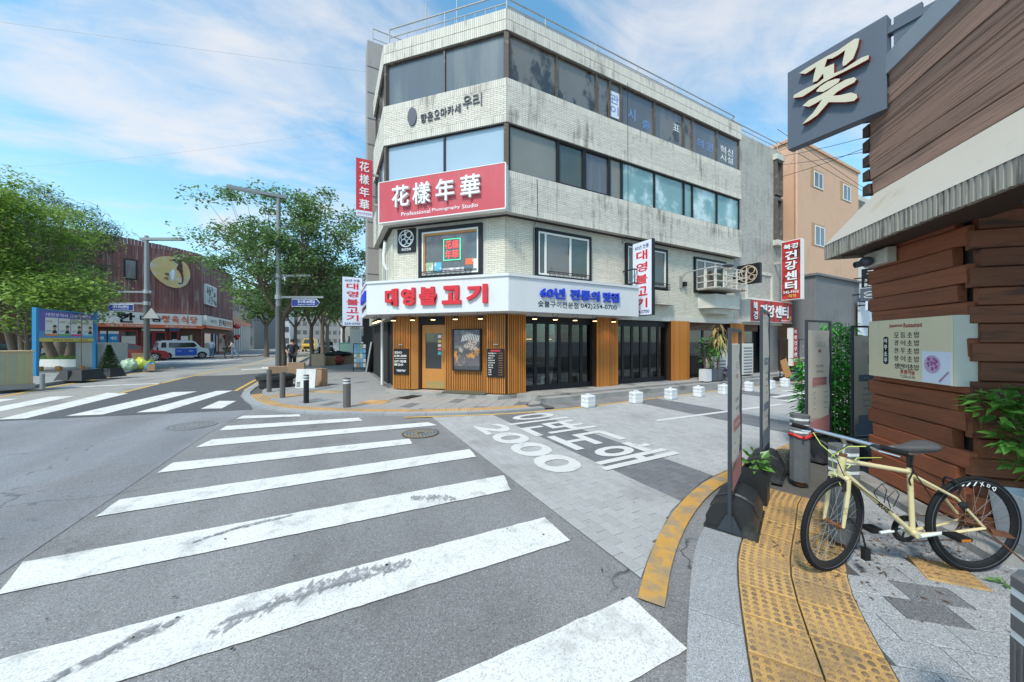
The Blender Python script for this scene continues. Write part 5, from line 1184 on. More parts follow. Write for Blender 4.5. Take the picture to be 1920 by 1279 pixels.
# bollards
def bollard(x, y, label, deg=0, h=.80, w=.085, rib=False):
    t = thing('striped_bollard', label, 'bollard', FR(x, y, .045, deg), 'square striped bollards'); c = .3
    def oct(w, z0, z1, k): return k.prism([(w * math.cos(a) * 1.08, w * math.sin(a) * 1.08) for a in [math.pi / 8 + math.pi / 4 * i for i in range(8)]], z0, z1)
    k = MB(); oct(w * .62, 0, .05, k); k.build('foot', M['rust'], t)
    k = MB(); oct(w, .05, h - .2, k); oct(w, h - .175, h - .125, k); oct(w, h - .10, h - .06, k); oct(w, h - .035, h, k)
    for i in range(8):
        a = math.pi / 4 * i
        for s in (-.022, 0, .022): k.cyl((w * math.cos(a) - s * math.sin(a), w * math.sin(a) + s * math.cos(a), .06), (w * math.cos(a) - s * math.sin(a), w * math.sin(a) + s * math.cos(a), h - .21), .0045, n=4)
    k.build('post', M['bollard'], t)
    for z0, z1 in ((h - .2, h - .175), (h - .125, h - .10), (h - .06, h - .035)):
        k = MB(); oct(w * .985, z0, z1, k); k.build('reflective_band', M['band_white'], t)
    if rib:
        k = MB(); k.tube([(w * 1.12 * math.cos(a), w * 1.12 * math.sin(a), h - .235 + .012 * math.sin(3 * a)) for a in [6.2832 * i / 16 for i in range(16)]], .017, 6, closed=True); k.tube([(-.09, -.05, h - .235), (-.13, -.06, h - .24), (-.15, -.07, h - .21)], [.015, .012, .004], 5); k.build('ribbon', M['ribbon_red'], t)
    return t
bollard(4.72, 1.94, 'dark octagonal bollard with white bands and a red ribbon tied round', 12, rib=True)
bollard(3.62, 1.20, 'dark striped bollard standing right behind the bicycle front wheel', 20, .80, .09)
bollard(2.02, .142, 'dark ribbed bollard with white bands at the lower right edge', 40, .86, .095)
# pots beside the banners
def leafy(mb, c, n, r, ls, rnd, up=.3, wd=.45, droop=.3):
    "broad folded leaves scattered through a blob around c"
    for _ in range(n):
        d = Vector((rnd.gauss(0, 1), rnd.gauss(0, 1), rnd.gauss(0, 1)))
        if d.length < 1e-3: continue
        d.normalize(); q = rnd.random() ** .5
        p = Vector(c) + Vector((d.x * r[0], d.y * r[1], d.z * r[2])) * q
        a = Vector((d.x + rnd.uniform(-.6, .6), d.y + rnd.uniform(-.6, .6), d.z * .4 + up + rnd.uniform(-.5, .4))).normalized()
        s = a.cross(Vector((rnd.uniform(-.4, .4), rnd.uniform(-.4, .4), 1)))
        if s.length < 1e-3: continue
        s.normalize(); nrm = s.cross(a); l = ls * rnd.uniform(.6, 1.25); w = l * wd * .5
        m1 = p + a * l * .4 - nrm * l * .06; tip = p + a * l - Vector((0, 0, droop * l)) * .6
        mb.add([p, p + a * l * .38 + s * w, tip, p + a * l * .38 - s * w, m1 - nrm * .0], [(0, 1, 4), (1, 2, 4), (0, 4, 3), (4, 2, 3)])
    return mb
t = thing('square_planter', 'tall square black planter with a few green leaves beside the nearest banner', 'planter', FR(3.86, 1.96, .05, 20))
k = MB(); s = .105
for a, b, c, d in ((-s, s, -s, -s + .015), (-s, s, s - .015, s), (-s, -s + .015, -s + .015, s - .015), (s - .015, s, -s + .015, s - .015)): k.box(a, b, c, d, 0, .34)
k.build('pot', M['plastic_black'], t); MB().box(-s + .014, s - .014, -s + .014, s - .014, .26, .30).build('soil', M['soil'], t)
leafy(MB(), (-.03, .0, .42), 26, (.1, .1, .09), .12, random.Random(3), .3, .7).build('leaves', M['leaf_glossy'], t)['kind'] = 'stuff'
t = thing('round_pot', 'round pebble-dashed concrete pot with low green shoots', 'plant pot', FR(5.06, 2.20, .05))
MB().lathe([(.085, 0), (.115, .24), (.118, .25), (.10, .25), (.098, .20), (.01, .20)], 24).build('pot', M['pebble'], t, smooth=40)
k = MB(); rr = random.Random(9)
for i in range(60):
    a = rr.random() * 6.28; q = .09 * math.sqrt(rr.random()); x, y = q * math.cos(a), q * math.sin(a); h = rr.uniform(.03, .08); k.add([(x - .006, y, .2), (x + .006, y, .2), (x + rr.uniform(-.03, .03), y + rr.uniform(-.03, .03), .2 + h)], [(0, 1, 2)])
tag(k.build('shoots', M['grass'], t), kind='stuff')
# artificial bamboo screens
def bamboo(x, y, label, w, h, seed, deg):
    t = thing('bamboo_screen', label, 'bamboo plant', FR(x, y, .05, deg), 'bamboo screens'); rr = random.Random(seed)
    MB().box(-w / 2, w / 2, -.12, .12, 0, .16).build('trough', M['plastic_black'], t)
    lf = MB(); ns = int(w / .045)
    for i in range(ns):
        sx = -w / 2 + w * (i + .5) / ns + rr.uniform(-.02, .02); sy = rr.uniform(-.08, .08); hh = h * rr.uniform(.86, 1.03)
        k = MB(); lx = rr.uniform(-.05, .05); k.tube([(sx, sy, .14), (sx + lx * .5, sy, hh * .5), (sx + lx, sy, hh)], [.008, .007, .004], 5); k.build('stem', M['stem_green'], t)
        for j in range(75):
            z = rr.uniform(.22, hh); a = rr.random() * 6.28; l = rr.uniform(.10, .19); el = rr.uniform(-.7, .25); o = rr.uniform(.0, .08)
            d = Vector((math.cos(a) * math.cos(el), math.sin(a) * math.cos(el), math.sin(el))); p = Vector((sx + lx * z / hh, sy, z)) + Vector((d.x, d.y, .25)) * o
            s_ = d.cross(Vector((0, 0, 1))).normalized() * l * .13; mid = p + d * l * .45 + Vector((0, 0, .012)); tip = p + d * l - Vector((0, 0, .35 * l * l * 6 * .2))
            lf.add([p, mid + s_, tip, mid - s_], [(0, 1, 2, 3)])
    tag(lf.build('leaves', M['leaf_bamboo'], t), kind='stuff'); return t
bamboo(6.78, 2.27, 'dense green bamboo screen standing between two beige menu banners', .46, 1.86, 31, -14)
bamboo(7.5, 1.85, 'green bamboo screen squeezed between the last banner and log wall', .7, 1.62, 32, -12)
bamboo(6.9, 2.55, 'low back row of bamboo along the lane edge behind banners', .9, 1.35, 33, -8)
# ficus in the fluted white planter
PL = AM @ Matrix.Translation((.07, -.135, .115))
t = thing('white_planter', 'fluted white planter with a glossy leafed shrub beside the bicycle wheel', 'planter', PL)
k = MB(); k.add([(0, -.16, 0), (.75, -.16, 0), (.75, .05, 0), (0, .05, 0), (-.045, -.20, .38), (.8, -.20, .38), (.8, .065, .38), (-.045, .065, .38), (-.02, -.175, .38), (.775, -.175, .38), (.775, .05, .38), (-.02, .05, .38), (-.0, -.16, .32), (.75, -.16, .32), (.75, .04, .32), (0, .04, .32)],
 [(0, 3, 2, 1), (0, 1, 5, 4), (1, 2, 6, 5), (2, 3, 7, 6), (3, 0, 4, 7), (4, 5, 9, 8), (5, 6, 10, 9), (6, 7, 11, 10), (7, 4, 8, 11), (8, 9, 13, 12), (9, 10, 14, 13), (10, 11, 15, 14), (11, 8, 12, 15), (12, 13, 14, 15)])
for i in range(26): x = .0 + .74 * i / 25; k.cyl((x + .003, -.16, .0), (x * 1.1 - .04, -.198, .37), .008, n=4)
k.build('pot', M['planter_white'], t)
k = MB(); k.tube([(.20, 0, .36), (.16, .02, .7), (.05, -.02, .95), (-.08, -.04, 1.16)], [.028, .022, .016, .008], 7); k.tube([(.2, .02, .7), (.32, -.05, .98), (.42, -.08, 1.2)], [.018, .014, .006], 6); k.tube([(.2, .02, .62), (.16, -.1, .8), (.1, -.18, .92)], [.014, .01, .004], 6); k.build('stem', M['bark'], t)
lf = MB(); rr = random.Random(17)
for c, n, r in (((-.08, -.05, 1.16), 110, (.14, .14, .10)), ((.16, -.08, 1.22), 150, (.2, .16, .14)), ((.0, -.12, .92), 80, (.13, .1, .08)), ((.22, -.08, 1.0), 130, (.22, .15, .12)), ((.14, -.1, .76), 90, (.2, .1, .1))): leafy(lf, (c[0] - .05, c[1] - .06, c[2] - .10), n, r, .09, rr, .1, .6, .4)
tag(lf.build('leaves', M['leaf_glossy'], t), kind='stuff')
k = MB(); leafy(k, (3.98, .50, .06), 18, (.05, .05, .01), .07, random.Random(8), .4, .35, .1); o = k.build('weed', M['leaf_glossy']); tag(o, 'small green weed sprouting in a pavement joint by the tactile tile', 'weed')
# ------------------------------------------------------------------ bicycle
M.update(
 bike_cream=pm('bike_cream', (.63, .53, .30), .35, .08, 6, c2=(.42, .34, .16), c2s=9, c2t=(.58, .68), coat=.3),
 rubber=pm('rubber', (.012, .012, .013), .8, .25, 14, spec=.2), rim_black=pm('rim_black', (.015, .015, .016), .4, .2, 9, spec=.3),
 chrome=pm('chrome', (.62, .62, .63), .28, .1, 12, metal=.9), cable_yellow=pm('cable_yellow', (.55, .62, .12), .4),
 saddle=pm('saddle', (.075, .072, .075), .5, .25, 9, b=.15, bs=60), pedal_white=pm('pedal_white', (.62, .64, .62), .4), amber=pm('amber', (.5, .16, .02), .4),
)
BK = FR(4.015, .635, .052, 152.6)
bike = thing('bicycle', 'cream framed bicycle with black tyres leaning by the log wall', 'bicycle', BK)
def wheel(m, front):
    k = MB(); r = .337; n = 56
    k.tube([((r - .0155) * math.cos(a), 0, (r - .0155) * math.sin(a)) for a in [6.2832 * i / n for i in range(n)]], .0155, 10, closed=True)
    w = k.build('wheel', M['rubber'], bike, m, 60)
    k = MB(); prof = [(-.011, .306), (.011, .306), (.012, .285), (.004, .268), (-.004, .268), (-.012, .285)]
    vs = []; fs = []
    for i in range(n):
        a = 6.2832 * i / n
        for y, rr in prof: vs.append((rr * math.cos(a), y, rr * math.sin(a)))
    for i in range(n):
        for q in range(6): fs.append((i * 6 + q, ((i + 1) % n) * 6 + q, ((i + 1) % n) * 6 + (q + 1) % 6, i * 6 + (q + 1) % 6))
    k.add(vs, fs); k.build('rim', M['rim_black'], w, m, 50)
    k = MB(); k.tube([(.309 * math.cos(a), -.014, .309 * math.sin(a)) for a in [6.2832 * i / n for i in range(n)]], .0022, 4, closed=True); k.tube([(.309 * math.cos(a), .014, .309 * math.sin(a)) for a in [6.2832 * i / n for i in range(n)]], .0022, 4, closed=True); k.build('reflective_line', M['letter_grey'], w, m)
    for i in range(28):
        a = 6.2832 * i / 28; b = a + (.9 if i % 4 < 2 else -.9) * .5; s = .028 if i % 2 else -.028
        k = MB(); k.tube([(.02 * math.cos(b), s, .02 * math.sin(b)), (.27 * math.cos(a), 0, .27 * math.sin(a))], .0012, 4); k.build('spoke', M['chrome'], w, m)
    k = MB(); k.cyl((0, -.05, 0), (0, .05, 0), .014, n=10); k.cyl((0, -.032, 0), (0, -.026, 0), .026, n=12); k.cyl((0, .026, 0), (0, .032, 0), .026, n=12); k.cyl((0, -.065, 0), (0, .065, 0), .006, n=8)
    k.build('hub', M['rust'], w, m)
    if not front:
        for i, c in enumerate('DOX///'):
            a = R(118 - i * 9.5); mm = m @ Matrix.Translation((.287 * math.cos(a), .0135, .287 * math.sin(a))) @ Matrix.Rotation(R(180), 4, 'Z') @ Matrix.Rotation(-(math.pi / 2 - (math.pi - a)), 4, 'Y')
            text(c, .03, .03, M['letter_white'], 'rim_lettering', w, mm, 0, 0, 0, .001, .02, 1)
    return w
wheel(BK @ Matrix.Translation((0, 0, .337)), False)
HT, HB = Vector((.925, 0, .815)), Vector((.945, 0, .69)); ax = (HT - HB).normalized()
ST = BK @ Matrix.Translation(HB) @ Matrix.Rotation(R(19), 4, ax) @ Matrix.Translation(-HB)
wheel(ST @ Matrix.Translation((.985, 0, .337)), True)
BB, SE = Vector((.43, 0, .275)), Vector((.452, 0, .735))
k = MB()
k.tube([HT - ax * .03 + Vector((-.01, 0, 0)), SE - Vector((0, 0, .03))], .016, 10); k.tube([HB + ax * .03, BB], .017, 10); k.tube([BB, SE], .016, 10)
k.tube([HB - ax * .005, HT + ax * .005], .021, 12)
for s in (1, -1):
    k.tube([SE + Vector((-.01, .014 * s, -.05)), (.18, .045 * s, .54), (0, .06 * s, .337)], [.011, .009, .008], 8); k.tube([BB + Vector((-.02, .025 * s, 0)), (.2, .045 * s, .3), (0, .06 * s, .337)], [.012, .010, .009], 8)
k.cyl(BB - Vector((0, .036, 0)), BB + Vector((0, .036, 0)), .024, n=14)
k.build('frame', M['bike_cream'], bike, BK, 40)
k = MB()
for s in (1, -1): k.tube([HB + Vector((.004, .05 * s, -.02)), (.957, .055 * s, .56), (.985, .055 * s, .337)], [.016, .014, .010], 8)
k.tube([HB + Vector((.004, -.055, -.02)), HB + Vector((.004, 0, -.005)), HB + Vector((.004, .055, -.02))], .018, 8); k.build('fork', M['bike_cream'], bike, ST, 40)
k = MB(); k.tube([HT, HT + ax * .09, HT + ax * .135 + Vector((.045, 0, .01))], .014, 8); k.tube([(.95, -.20, .955), (.96, -.06, .958), (.96, .06, .958), (.95, .20, .955)], .0125, 8); hb = k.build('handlebar', M['chrome'], bike, ST, 40)
MB().cyl(HT - ax * .002, HT + ax * .022, .022, n=12).build('headset', M['rust'], bike, BK)
for s in (1, -1):
    MB().tube([(.95, .20 * s, .955), (.935, .32 * s, .95)], [.0165, .0175], 10).build('grip', M['rubber'], hb, ST, 40)
    k = MB(); k.ball((.962, .185 * s, .95), (.022, .03, .018), 10, 6); k.build('lever_mount', M['rim_black'], hb, ST)
    k = MB(); k.tube([(.98, .17 * s, .945), (1.0, .22 * s, .94), (.985, .31 * s, .935)], [.007, .006, .005], 6); k.build('brake_lever', M['chrome'], hb, ST)
k = MB(); k.tube([(.99, .15, .945), (1.06, .09, .93), (1.05, .0, .83), (.985, -.02, .72), (.97, .02, .62)], .003, 5); k.tube([(.99, -.15, .945), (1.08, -.05, .90), (1.0, .05, .78), (.93, .03, .74), (.8, .02, .795), (.5, .018, .76)], .003, 5); k.build('brake_cable', M['cable_yellow'], bike, ST)
k = MB(); k.tube([(.98, .12, .945), (1.03, .05, .85), (.96, .04, .7), (.9, .02, .66), (.6, .03, .43)], .003, 5); k.tube([(.45, .02, .72), (.40, .04, .62), (.36, .05, .55)], .0035, 5); k.build('gear_cable', M['rubber'], bike, BK)
k = MB(); k.tube([(.975, .045, .66), (.985, .05, .60), (.975, .035, .585)], [.008, .011, .007], 6); k.tube([(.975, -.045, .66), (.985, -.05, .60), (.975, -.035, .585)], [.008, .011, .007], 6); k.build('front_brake', M['rim_black'], bike, ST)
k = MB(); k.tube([(.16, .04, .56), (.15, .05, .62), (.17, .02, .66), (.17, -.02, .66), (.15, -.05, .62), (.16, -.04, .56)], .007, 6); k.build('rear_brake', M['rim_black'], bike, BK)
MB().tube([SE - Vector((0, 0, .05)), SE + Vector((.004, 0, .085))], .0135, 10).build('seat_post', M['rim_black'], bike, BK)
k = MB(); secs = []
for i in range(9):
    t = i / 8; x = .60 - .29 * t; w = .018 + .075 * (max(0, (t - .25) / .75) ** .8); w = w * (1 if t < .95 else .8); zt = .885 + .02 * max(0, t - .4) - .012 * (1 - t); dz = .035 + .02 * t
    secs.append([(x, w * math.cos(a), zt + (dz * .5 if math.sin(a) > 0 else dz) * math.sin(a) * (1 if math.sin(a) > 0 else .9)) for a in [6.2832 * j / 12 for j in range(12)]])
vs = [p for s in secs for p in s]; fs = [(i * 12 + j, i * 12 + (j + 1) % 12, (i + 1) * 12 + (j + 1) % 12, (i + 1) * 12 + j)[::-1] for i in range(8) for j in range(12)] + [tuple(range(12)), tuple(range(96, 108))[::-1]]
k.add(vs, fs); k.build('saddle', M['saddle'], bike, BK, 'all')
k = MB(); k.tube([(.55, .02, .86), (.45, .022, .835), (.36, .03, .85)], .004, 5); k.tube([(.55, -.02, .86), (.45, -.022, .835), (.36, -.03, .85)], .004, 5); k.build('saddle_rail', M['chrome'], bike, BK)
k = MB()
for y, r in ((-.05, .095), (-.043, .08)):
    nt2 = 40; vs = []
    for i in range(nt2 * 2): a = 6.2832 * i / (nt2 * 2); q = r + (.004 if i % 2 else 0); vs += [(BB.x + q * math.cos(a), y, BB.z + q * math.sin(a)), (BB.x + (r - .022) * math.cos(a), y, BB.z + (r - .022) * math.sin(a)), (BB.x + q * math.cos(a), y + .003, BB.z + q * math.sin(a)), (BB.x + (r - .022) * math.cos(a), y + .003, BB.z + (r - .022) * math.sin(a))]
    fs = []
    for i in range(nt2 * 2): j = (i + 1) % (nt2 * 2); fs += [(i * 4, j * 4, j * 4 + 1, i * 4 + 1), (i * 4 + 2, i * 4 + 3, j * 4 + 3, j * 4 + 2), (i * 4, i * 4 + 2, j * 4 + 2, j * 4)]
    k.add(vs, fs)
for i in range(5): a = 1.2566 * i; k.cyl((BB.x, -.046, BB.z), (BB.x + .075 * math.cos(a), -.046, BB.z + .075 * math.sin(a)), .006, n=5)
k.build('chainring', M['rim_black'], bike, BK)
for s, a in ((1, R(168)), (-1, R(-12))):
    e = (BB.x + .17 * math.cos(a), .062 * s, BB.z + .17 * math.sin(a))
    k = MB(); k.tube([(BB.x, .045 * s, BB.z), e], [.013, .010], 8); cr = k.build('crank_arm', M['pedal_white'], bike, BK, 40)
    k = MB(); k.box(e[0] - .045, e[0] + .045, min(.07 * s, .16 * s), max(.07 * s, .16 * s), e[2] - .012, e[2] + .012); pd = k.build('pedal', M['rubber'], bike, BK)
    MB().box(e[0] - .03, e[0] + .03, (.161 if s > 0 else -.164), (.164 if s > 0 else -.161), e[2] - .008, e[2] + .008).build('reflector', M['amber'], pd, BK)
k = MB(); k.tube([(BB.x, -.047, BB.z + .094), (.0, -.047, .337 + .04)], .004, 4); k.tube([(BB.x, -.047, BB.z - .094), (.03, -.047, .2), (.0, -.047, .25)], .004, 4); k.build('chain', M['rust'], bike, BK)
k = MB()
for i in range(6): k.lathe([(.022 + .006 * i, -.001), (.024 + .006 * i, .001)], 18)
o = k.build('cassette', M['rust'], bike, BK @ Matrix.Translation((0, -.038, .337)) @ Matrix.Rotation(R(90), 4, 'X'))
k = MB(); k.tube([(.0, -.055, .32), (.03, -.06, .25), (.02, -.06, .17)], [.012, .014, .010], 6); k.cyl((.03, -.064, .25), (.03, -.05, .25), .02, n=10); k.build('derailleur', M['rust'], bike, BK)
k = MB(); k.box(-.02, -.24, .05, .09, .23, .29); k.M = None
MB().add([(-.03, .05, .335), (-.14, .06, .315), (-.2, .06, .27), (-.05, .055, .29), (-.03, .065, .335), (-.14, .075, .315), (-.2, .075, .27), (-.05, .07, .29)], [(0, 1, 2, 3), (4, 7, 6, 5), (0, 4, 5, 1), (1, 5, 6, 2), (2, 6, 7, 3), (3, 7, 4, 0)]).build('guard_stay', M['rust'], bike, BK)
MB().tube([(.0, .06, .33), (-.18, .1, .16), (-.34, .14, .0)], .006, 5).build('kickstand', M['rust'], bike, BK)
k = MB()
for s in (1, -1): k.tube([(.62, .03 * s, .46), (.66, .045 * s, .54), (.60, .045 * s, .60), (.57, .04 * s, .56), (.60, .03 * s, .47)], .003, 5)
k.tube([(.60, .045, .60), (.62, 0, .62), (.60, -.045, .60)], .003, 5); k.tube([(.66, .045, .54), (.69, 0, .55), (.66, -.045, .54)], .003, 5)
k.build('bottle_cage', M['rim_black'], bike, BK)
k = MB(); k.ball((.16, .07, .50), (.03, .02, .025), 10, 6); k.build('reflector', M['rim_black'], bike, BK)
k = MB(); k.box(.80, .84, .04, .07, .12, .20); k.tube([(.82, .055, .2), (.84, .05, .30), (.92, .04, .40), (.97, .03, .34)], .006, 6); k.build('cable_lock', M['rim_black'], bike, BK, 30)
k = MB(); k.tube([(.45, .02, .83), (.47, .03, .76), (.46, .03, .72), (.49, .03, .66), (.48, .03, .62)], .005, 5); k.build('strap', M['rubber'], bike, BK)
dv = (HB - BB).normalized(); mm = BK @ Matrix.Translation(BB + dv * .30 + Vector((0, .020, 0))) @ Matrix.Rotation(R(180), 4, 'Z') @ Matrix.Rotation(math.atan2(dv.z, dv.x), 4, 'Y')
text('XUG', .10, .028, M['black'], 'frame_lettering', bike, mm, 0, 0, 0, .001, .03, 1)
# ------------------------------------------------------------------ things along the shop step
M['jug'] = pm('jug', (.66, .67, .69), .45, .08, 6, c2=(.45, .5, .56), c2s=6, c2t=(.55, .68))
def jug():
    t = thing('water_jug', '', 'water jug', FR(0, 0, .012), 'white jugs along the lane edge'); w, d, h = .165, .125, .30
    def shell(i, z): q = [(-w + i, -d), (w - i, -d), (w, -d + i), (w, d - i), (w - i, d), (-w + i, d), (-w, d - i), (-w, -d + i)]; return [(x * (1 if 0 < z < h else .9), y * (1 if 0 < z < h else .9), z) for x, y in q]
    k = MB(); lv = [shell(.04, z) for z in (0, .02, .10, .115, .13, .19, .205, .22, .285, h)]
    for i in (3, 6): lv[i] = [(x * .965, y * .965, z) for x, y, z in lv[i]]
    vs = [p for l in lv for p in l]; fs = [(i * 8 + j, i * 8 + (j + 1) % 8, (i + 1) * 8 + (j + 1) % 8, (i + 1) * 8 + j) for i in range(len(lv) - 1) for j in range(8)] + [tuple(range(8))[::-1], tuple(range((len(lv) - 1) * 8, len(lv) * 8))]
    k.add(vs, fs); k.build('body', M['jug'], t, smooth=35)
    MB().tube([(-.06, 0, h - .01), (-.05, 0, h + .035), (.04, 0, h + .035), (.05, 0, h - .01)], .013, 6).build('handle', M['jug'], t)
    MB().lathe([(.025, h - .01), (.025, h + .02), (.02, h + .025)], 10, .11, .07).build('cap', M['jug'], t)
    return t
jg = jug()
JP = [(5.73, 6.78, 5, 'nearest the drain end of the step'), (7.26, 6.64, -8, 'before the slatted pier under the shop sign'), (8.6, 6.6, 4, 'before the second folding glass front'), (9.75, 6.52, 12, 'by the far end of the second glass front'),
      (10.85, 6.42, -4, 'just seen left of the pink-footed nearest banner'), (12.25, 6.44, 20, 'between the nearest banner and the tall one'), (13.45, 6.40, 0, 'just right of the tall edge-on banner'), (14.6, 6.45, 10, 'by the easel stand with a timber pallet')]
for i, (x, y, a, lab) in enumerate(JP):
    o = jg if i == 0 else copy_tree(jg, FR(x, y, .012, a)); o.matrix_basis = W[o] = FR(x, y, .012, a); o['label'] = 'white plastic water jug ' + lab
# air conditioners
M['ac'] = pm('ac', (.55, .54, .50), .5, .08, 4, c2=(.4, .36, .3), c2s=3, c2t=(.58, .7)); M['ac_slot'] = pm('ac_slot', (.10, .12, .16), .6, .3, 12)
def aircon(x, y, z, w, h, label, rows):
    m = FR(x, y, z); t = thing('air_conditioner', label, 'air conditioner', m, 'outdoor air conditioners')
    MB().bev(0, w, 0, .34, .06, h, .02).build('case', M['ac'], t, m)
    for r in range(rows):
        zz = .14 + (h - .22) * r / rows; k = MB(); k.box(w * .14, w * .9, -.004, .0, zz, zz + (h - .22) / rows * .38); k.build('louvre', M['ac_slot'], t, m)
    for a in (.15, .75): MB().box(w * a, w * a + .07, .05, .3, 0, .06).build('foot', M['concrete'], t, m)
    return t
aircon(13.3, 8.25, .185, .85, .88, 'low beige air conditioner unit on the step beside the potted plants', 5)
aircon(14.35, 8.3, .185, .8, 1.38, 'tall beige air conditioner with stacked louvres left of its twin', 9); aircon(15.3, 8.3, .185, .85, 1.38, 'tall beige air conditioner with stacked louvres nearest the shutter', 9)
def potplant(name, label, x, y, pot, h, mat, crown, ls, stem_h, seed, n):
    t = thing(name, label, 'potted plant', FR(x, y, .185)); r = random.Random(seed)
    (MB().box(-.15, .15, -.15, .15, 0, h) if pot[0] == 'sq' else MB().lathe([(.12, 0), (.17, h), (.14, h), (.13, h - .04), (.01, h - .04)], 18)).build('pot', M[pot[1]], t)
    k = MB()
    for i in range(4): a = r.random() * 6.28; k.tube([(0, 0, h - .05), (.06 * math.cos(a), .06 * math.sin(a), h + stem_h * .5), (.16 * math.cos(a), .16 * math.sin(a), h + stem_h)], [.02, .016, .008], 6)
    k.build('stem', M['bark'], t)
    tag(leafy(MB(), (0, 0, h + stem_h), n, crown, ls, r, .2, .5).build('leaves', M[mat], t), kind='stuff')
    return t
M['leaf_dark'] = pm('leaf_dark', (.05, .12, .035), .4, .3, 3, island=.5); M['leaf_purple'] = pm('leaf_purple', (.11, .07, .15), .5, .3, 3, island=.4); M['leaf_dry'] = pm('leaf_dry', (.30, .20, .07), .6, .4, 3, island=.5, c2=(.12, .2, .04), c2s=2)
potplant('rubber_plant', 'leafy rubber plant in a white square pot by the last slatted pier', 12.35, 8.0, ('sq', 'planter_white'), .45, 'leaf_dark', (.3, .25, .5), .22, .65, 3, 110)
potplant('grey_pot_plant', 'small glossy plant in a dark grey square pot', 12.78, 8.05, ('sq', 'letter_grey'), .45, 'leaf_glossy', (.22, .2, .3), .18, .4, 4, 50)
t = thing('palm_plant', 'tall half dry corn palm with yellow green drooping leaves in a grey pot', 'potted plant', FR(13.15, 8.0, .185))
MB().lathe([(.13, 0), (.19, .42), (.16, .42), (.15, .38), (.01, .38)], 18).build('pot', M['letter_grey'], t)
MB().tube([(0, 0, .36), (.02, 0, 1.0), (-.03, .02, 1.9)], [.05, .045, .04], 8).build('trunk', M['bark'], t)
for nm, mt, sd, zc in (('leaves', 'leaf_glossy', 5, 1.35), ('dry_leaves', 'leaf_dry', 6, 1.75)):
    k = MB(); r = random.Random(sd)
    for i in range(44):
        a = r.random() * 6.28; z = zc + r.uniform(-.35, .3); l = r.uniform(.25, .5); d = Vector((math.cos(a), math.sin(a), 0)); s = Vector((-math.sin(a), math.cos(a), 0)) * .028; p = Vector((0, 0, z))
        q1 = p + d * l * .4 + Vector((0, 0, .08)); q2 = p + d * l * .7 - Vector((0, 0, .05)); q3 = p + d * l * .8 - Vector((0, 0, .32 * l / .4))
        k.add([p - s * .5, p + s * .5, q1 + s, q1 - s, q2 + s, q2 - s, q3], [(0, 1, 2, 3), (3, 2, 4, 5), (5, 4, 6)])
    tag(k.build(nm, M[mt], t), kind='stuff')
potplant('purple_plant', 'low purple spider plant in a small stone pot beside the air conditioner', 13.55, 7.85, ('rd', 'concrete'), .2, 'leaf_purple', (.24, .2, .14), .22, .1, 8, 70)
# easel stands, pallet, people-free clutter at the end of the lane
for x, lab in ((16.6, 'bare black easel frame with a timber pallet leaning on it'), (18.2, 'black easel frame with a portrait poster by the red upright sign')):
    t = thing('easel_stand', lab, 'easel', FR(x, 7.5, .02)); k = MB()
    for q in (0, .62): k.box(q, q + .03, 0, .03, .1, 1.75)
    k.box(.03, .62, 0, .03, 1.7, 1.74); k.box(.03, .62, 0, .03, .4, .44); k.build('frame', M['black_frame'], t)
    MB().bev(-.08, .75, -.25, .28, 0, .13, .03).build('base', M['plastic_black'], t)
    if x > 17:
        MB().box(.03, .62, .031, .05, .45, 1.5).build('poster', pm('portrait_print', (.16, .13, .13), .5, .3, 3, c2=(.45, .32, .26), c2s=3, c2t=(.52, .6)), t); MB().box(.05, .55, -.2, -.12, .13, .75).build('white_panel', M['letter_white'], t)
t = thing('timber_pallet', 'small slatted timber pallet leaning on the bare easel', 'pallet', FR(16.75, 7.36, .13) @ Matrix.Rotation(R(-12), 4, 'Y') @ Matrix.Rotation(R(-10), 4, 'X'))
for i in range(5): MB().box(.0 + i * .1, .075 + i * .1, 0, .03, 0, .75).build('slat', M['door_wood'], t)
for z in (.05, .62): MB().box(-.02, .5, .03, .07, z, z + .08).build('rail', M['slat_back'], t)
t = thing('blue_crate', 'blue plastic crate on the pavement beside the poster easel', 'crate', FR(19.1, 7.6, .02)); MB().bev(0, .5, 0, .4, 0, .4, .03).build('body', pm('crate_blue', (.02, .06, .28), .5), t); MB().box(-.02, .52, -.02, .42, .36, .42).build('rim', pm('crate_rim', (.03, .08, .33), .5), t)
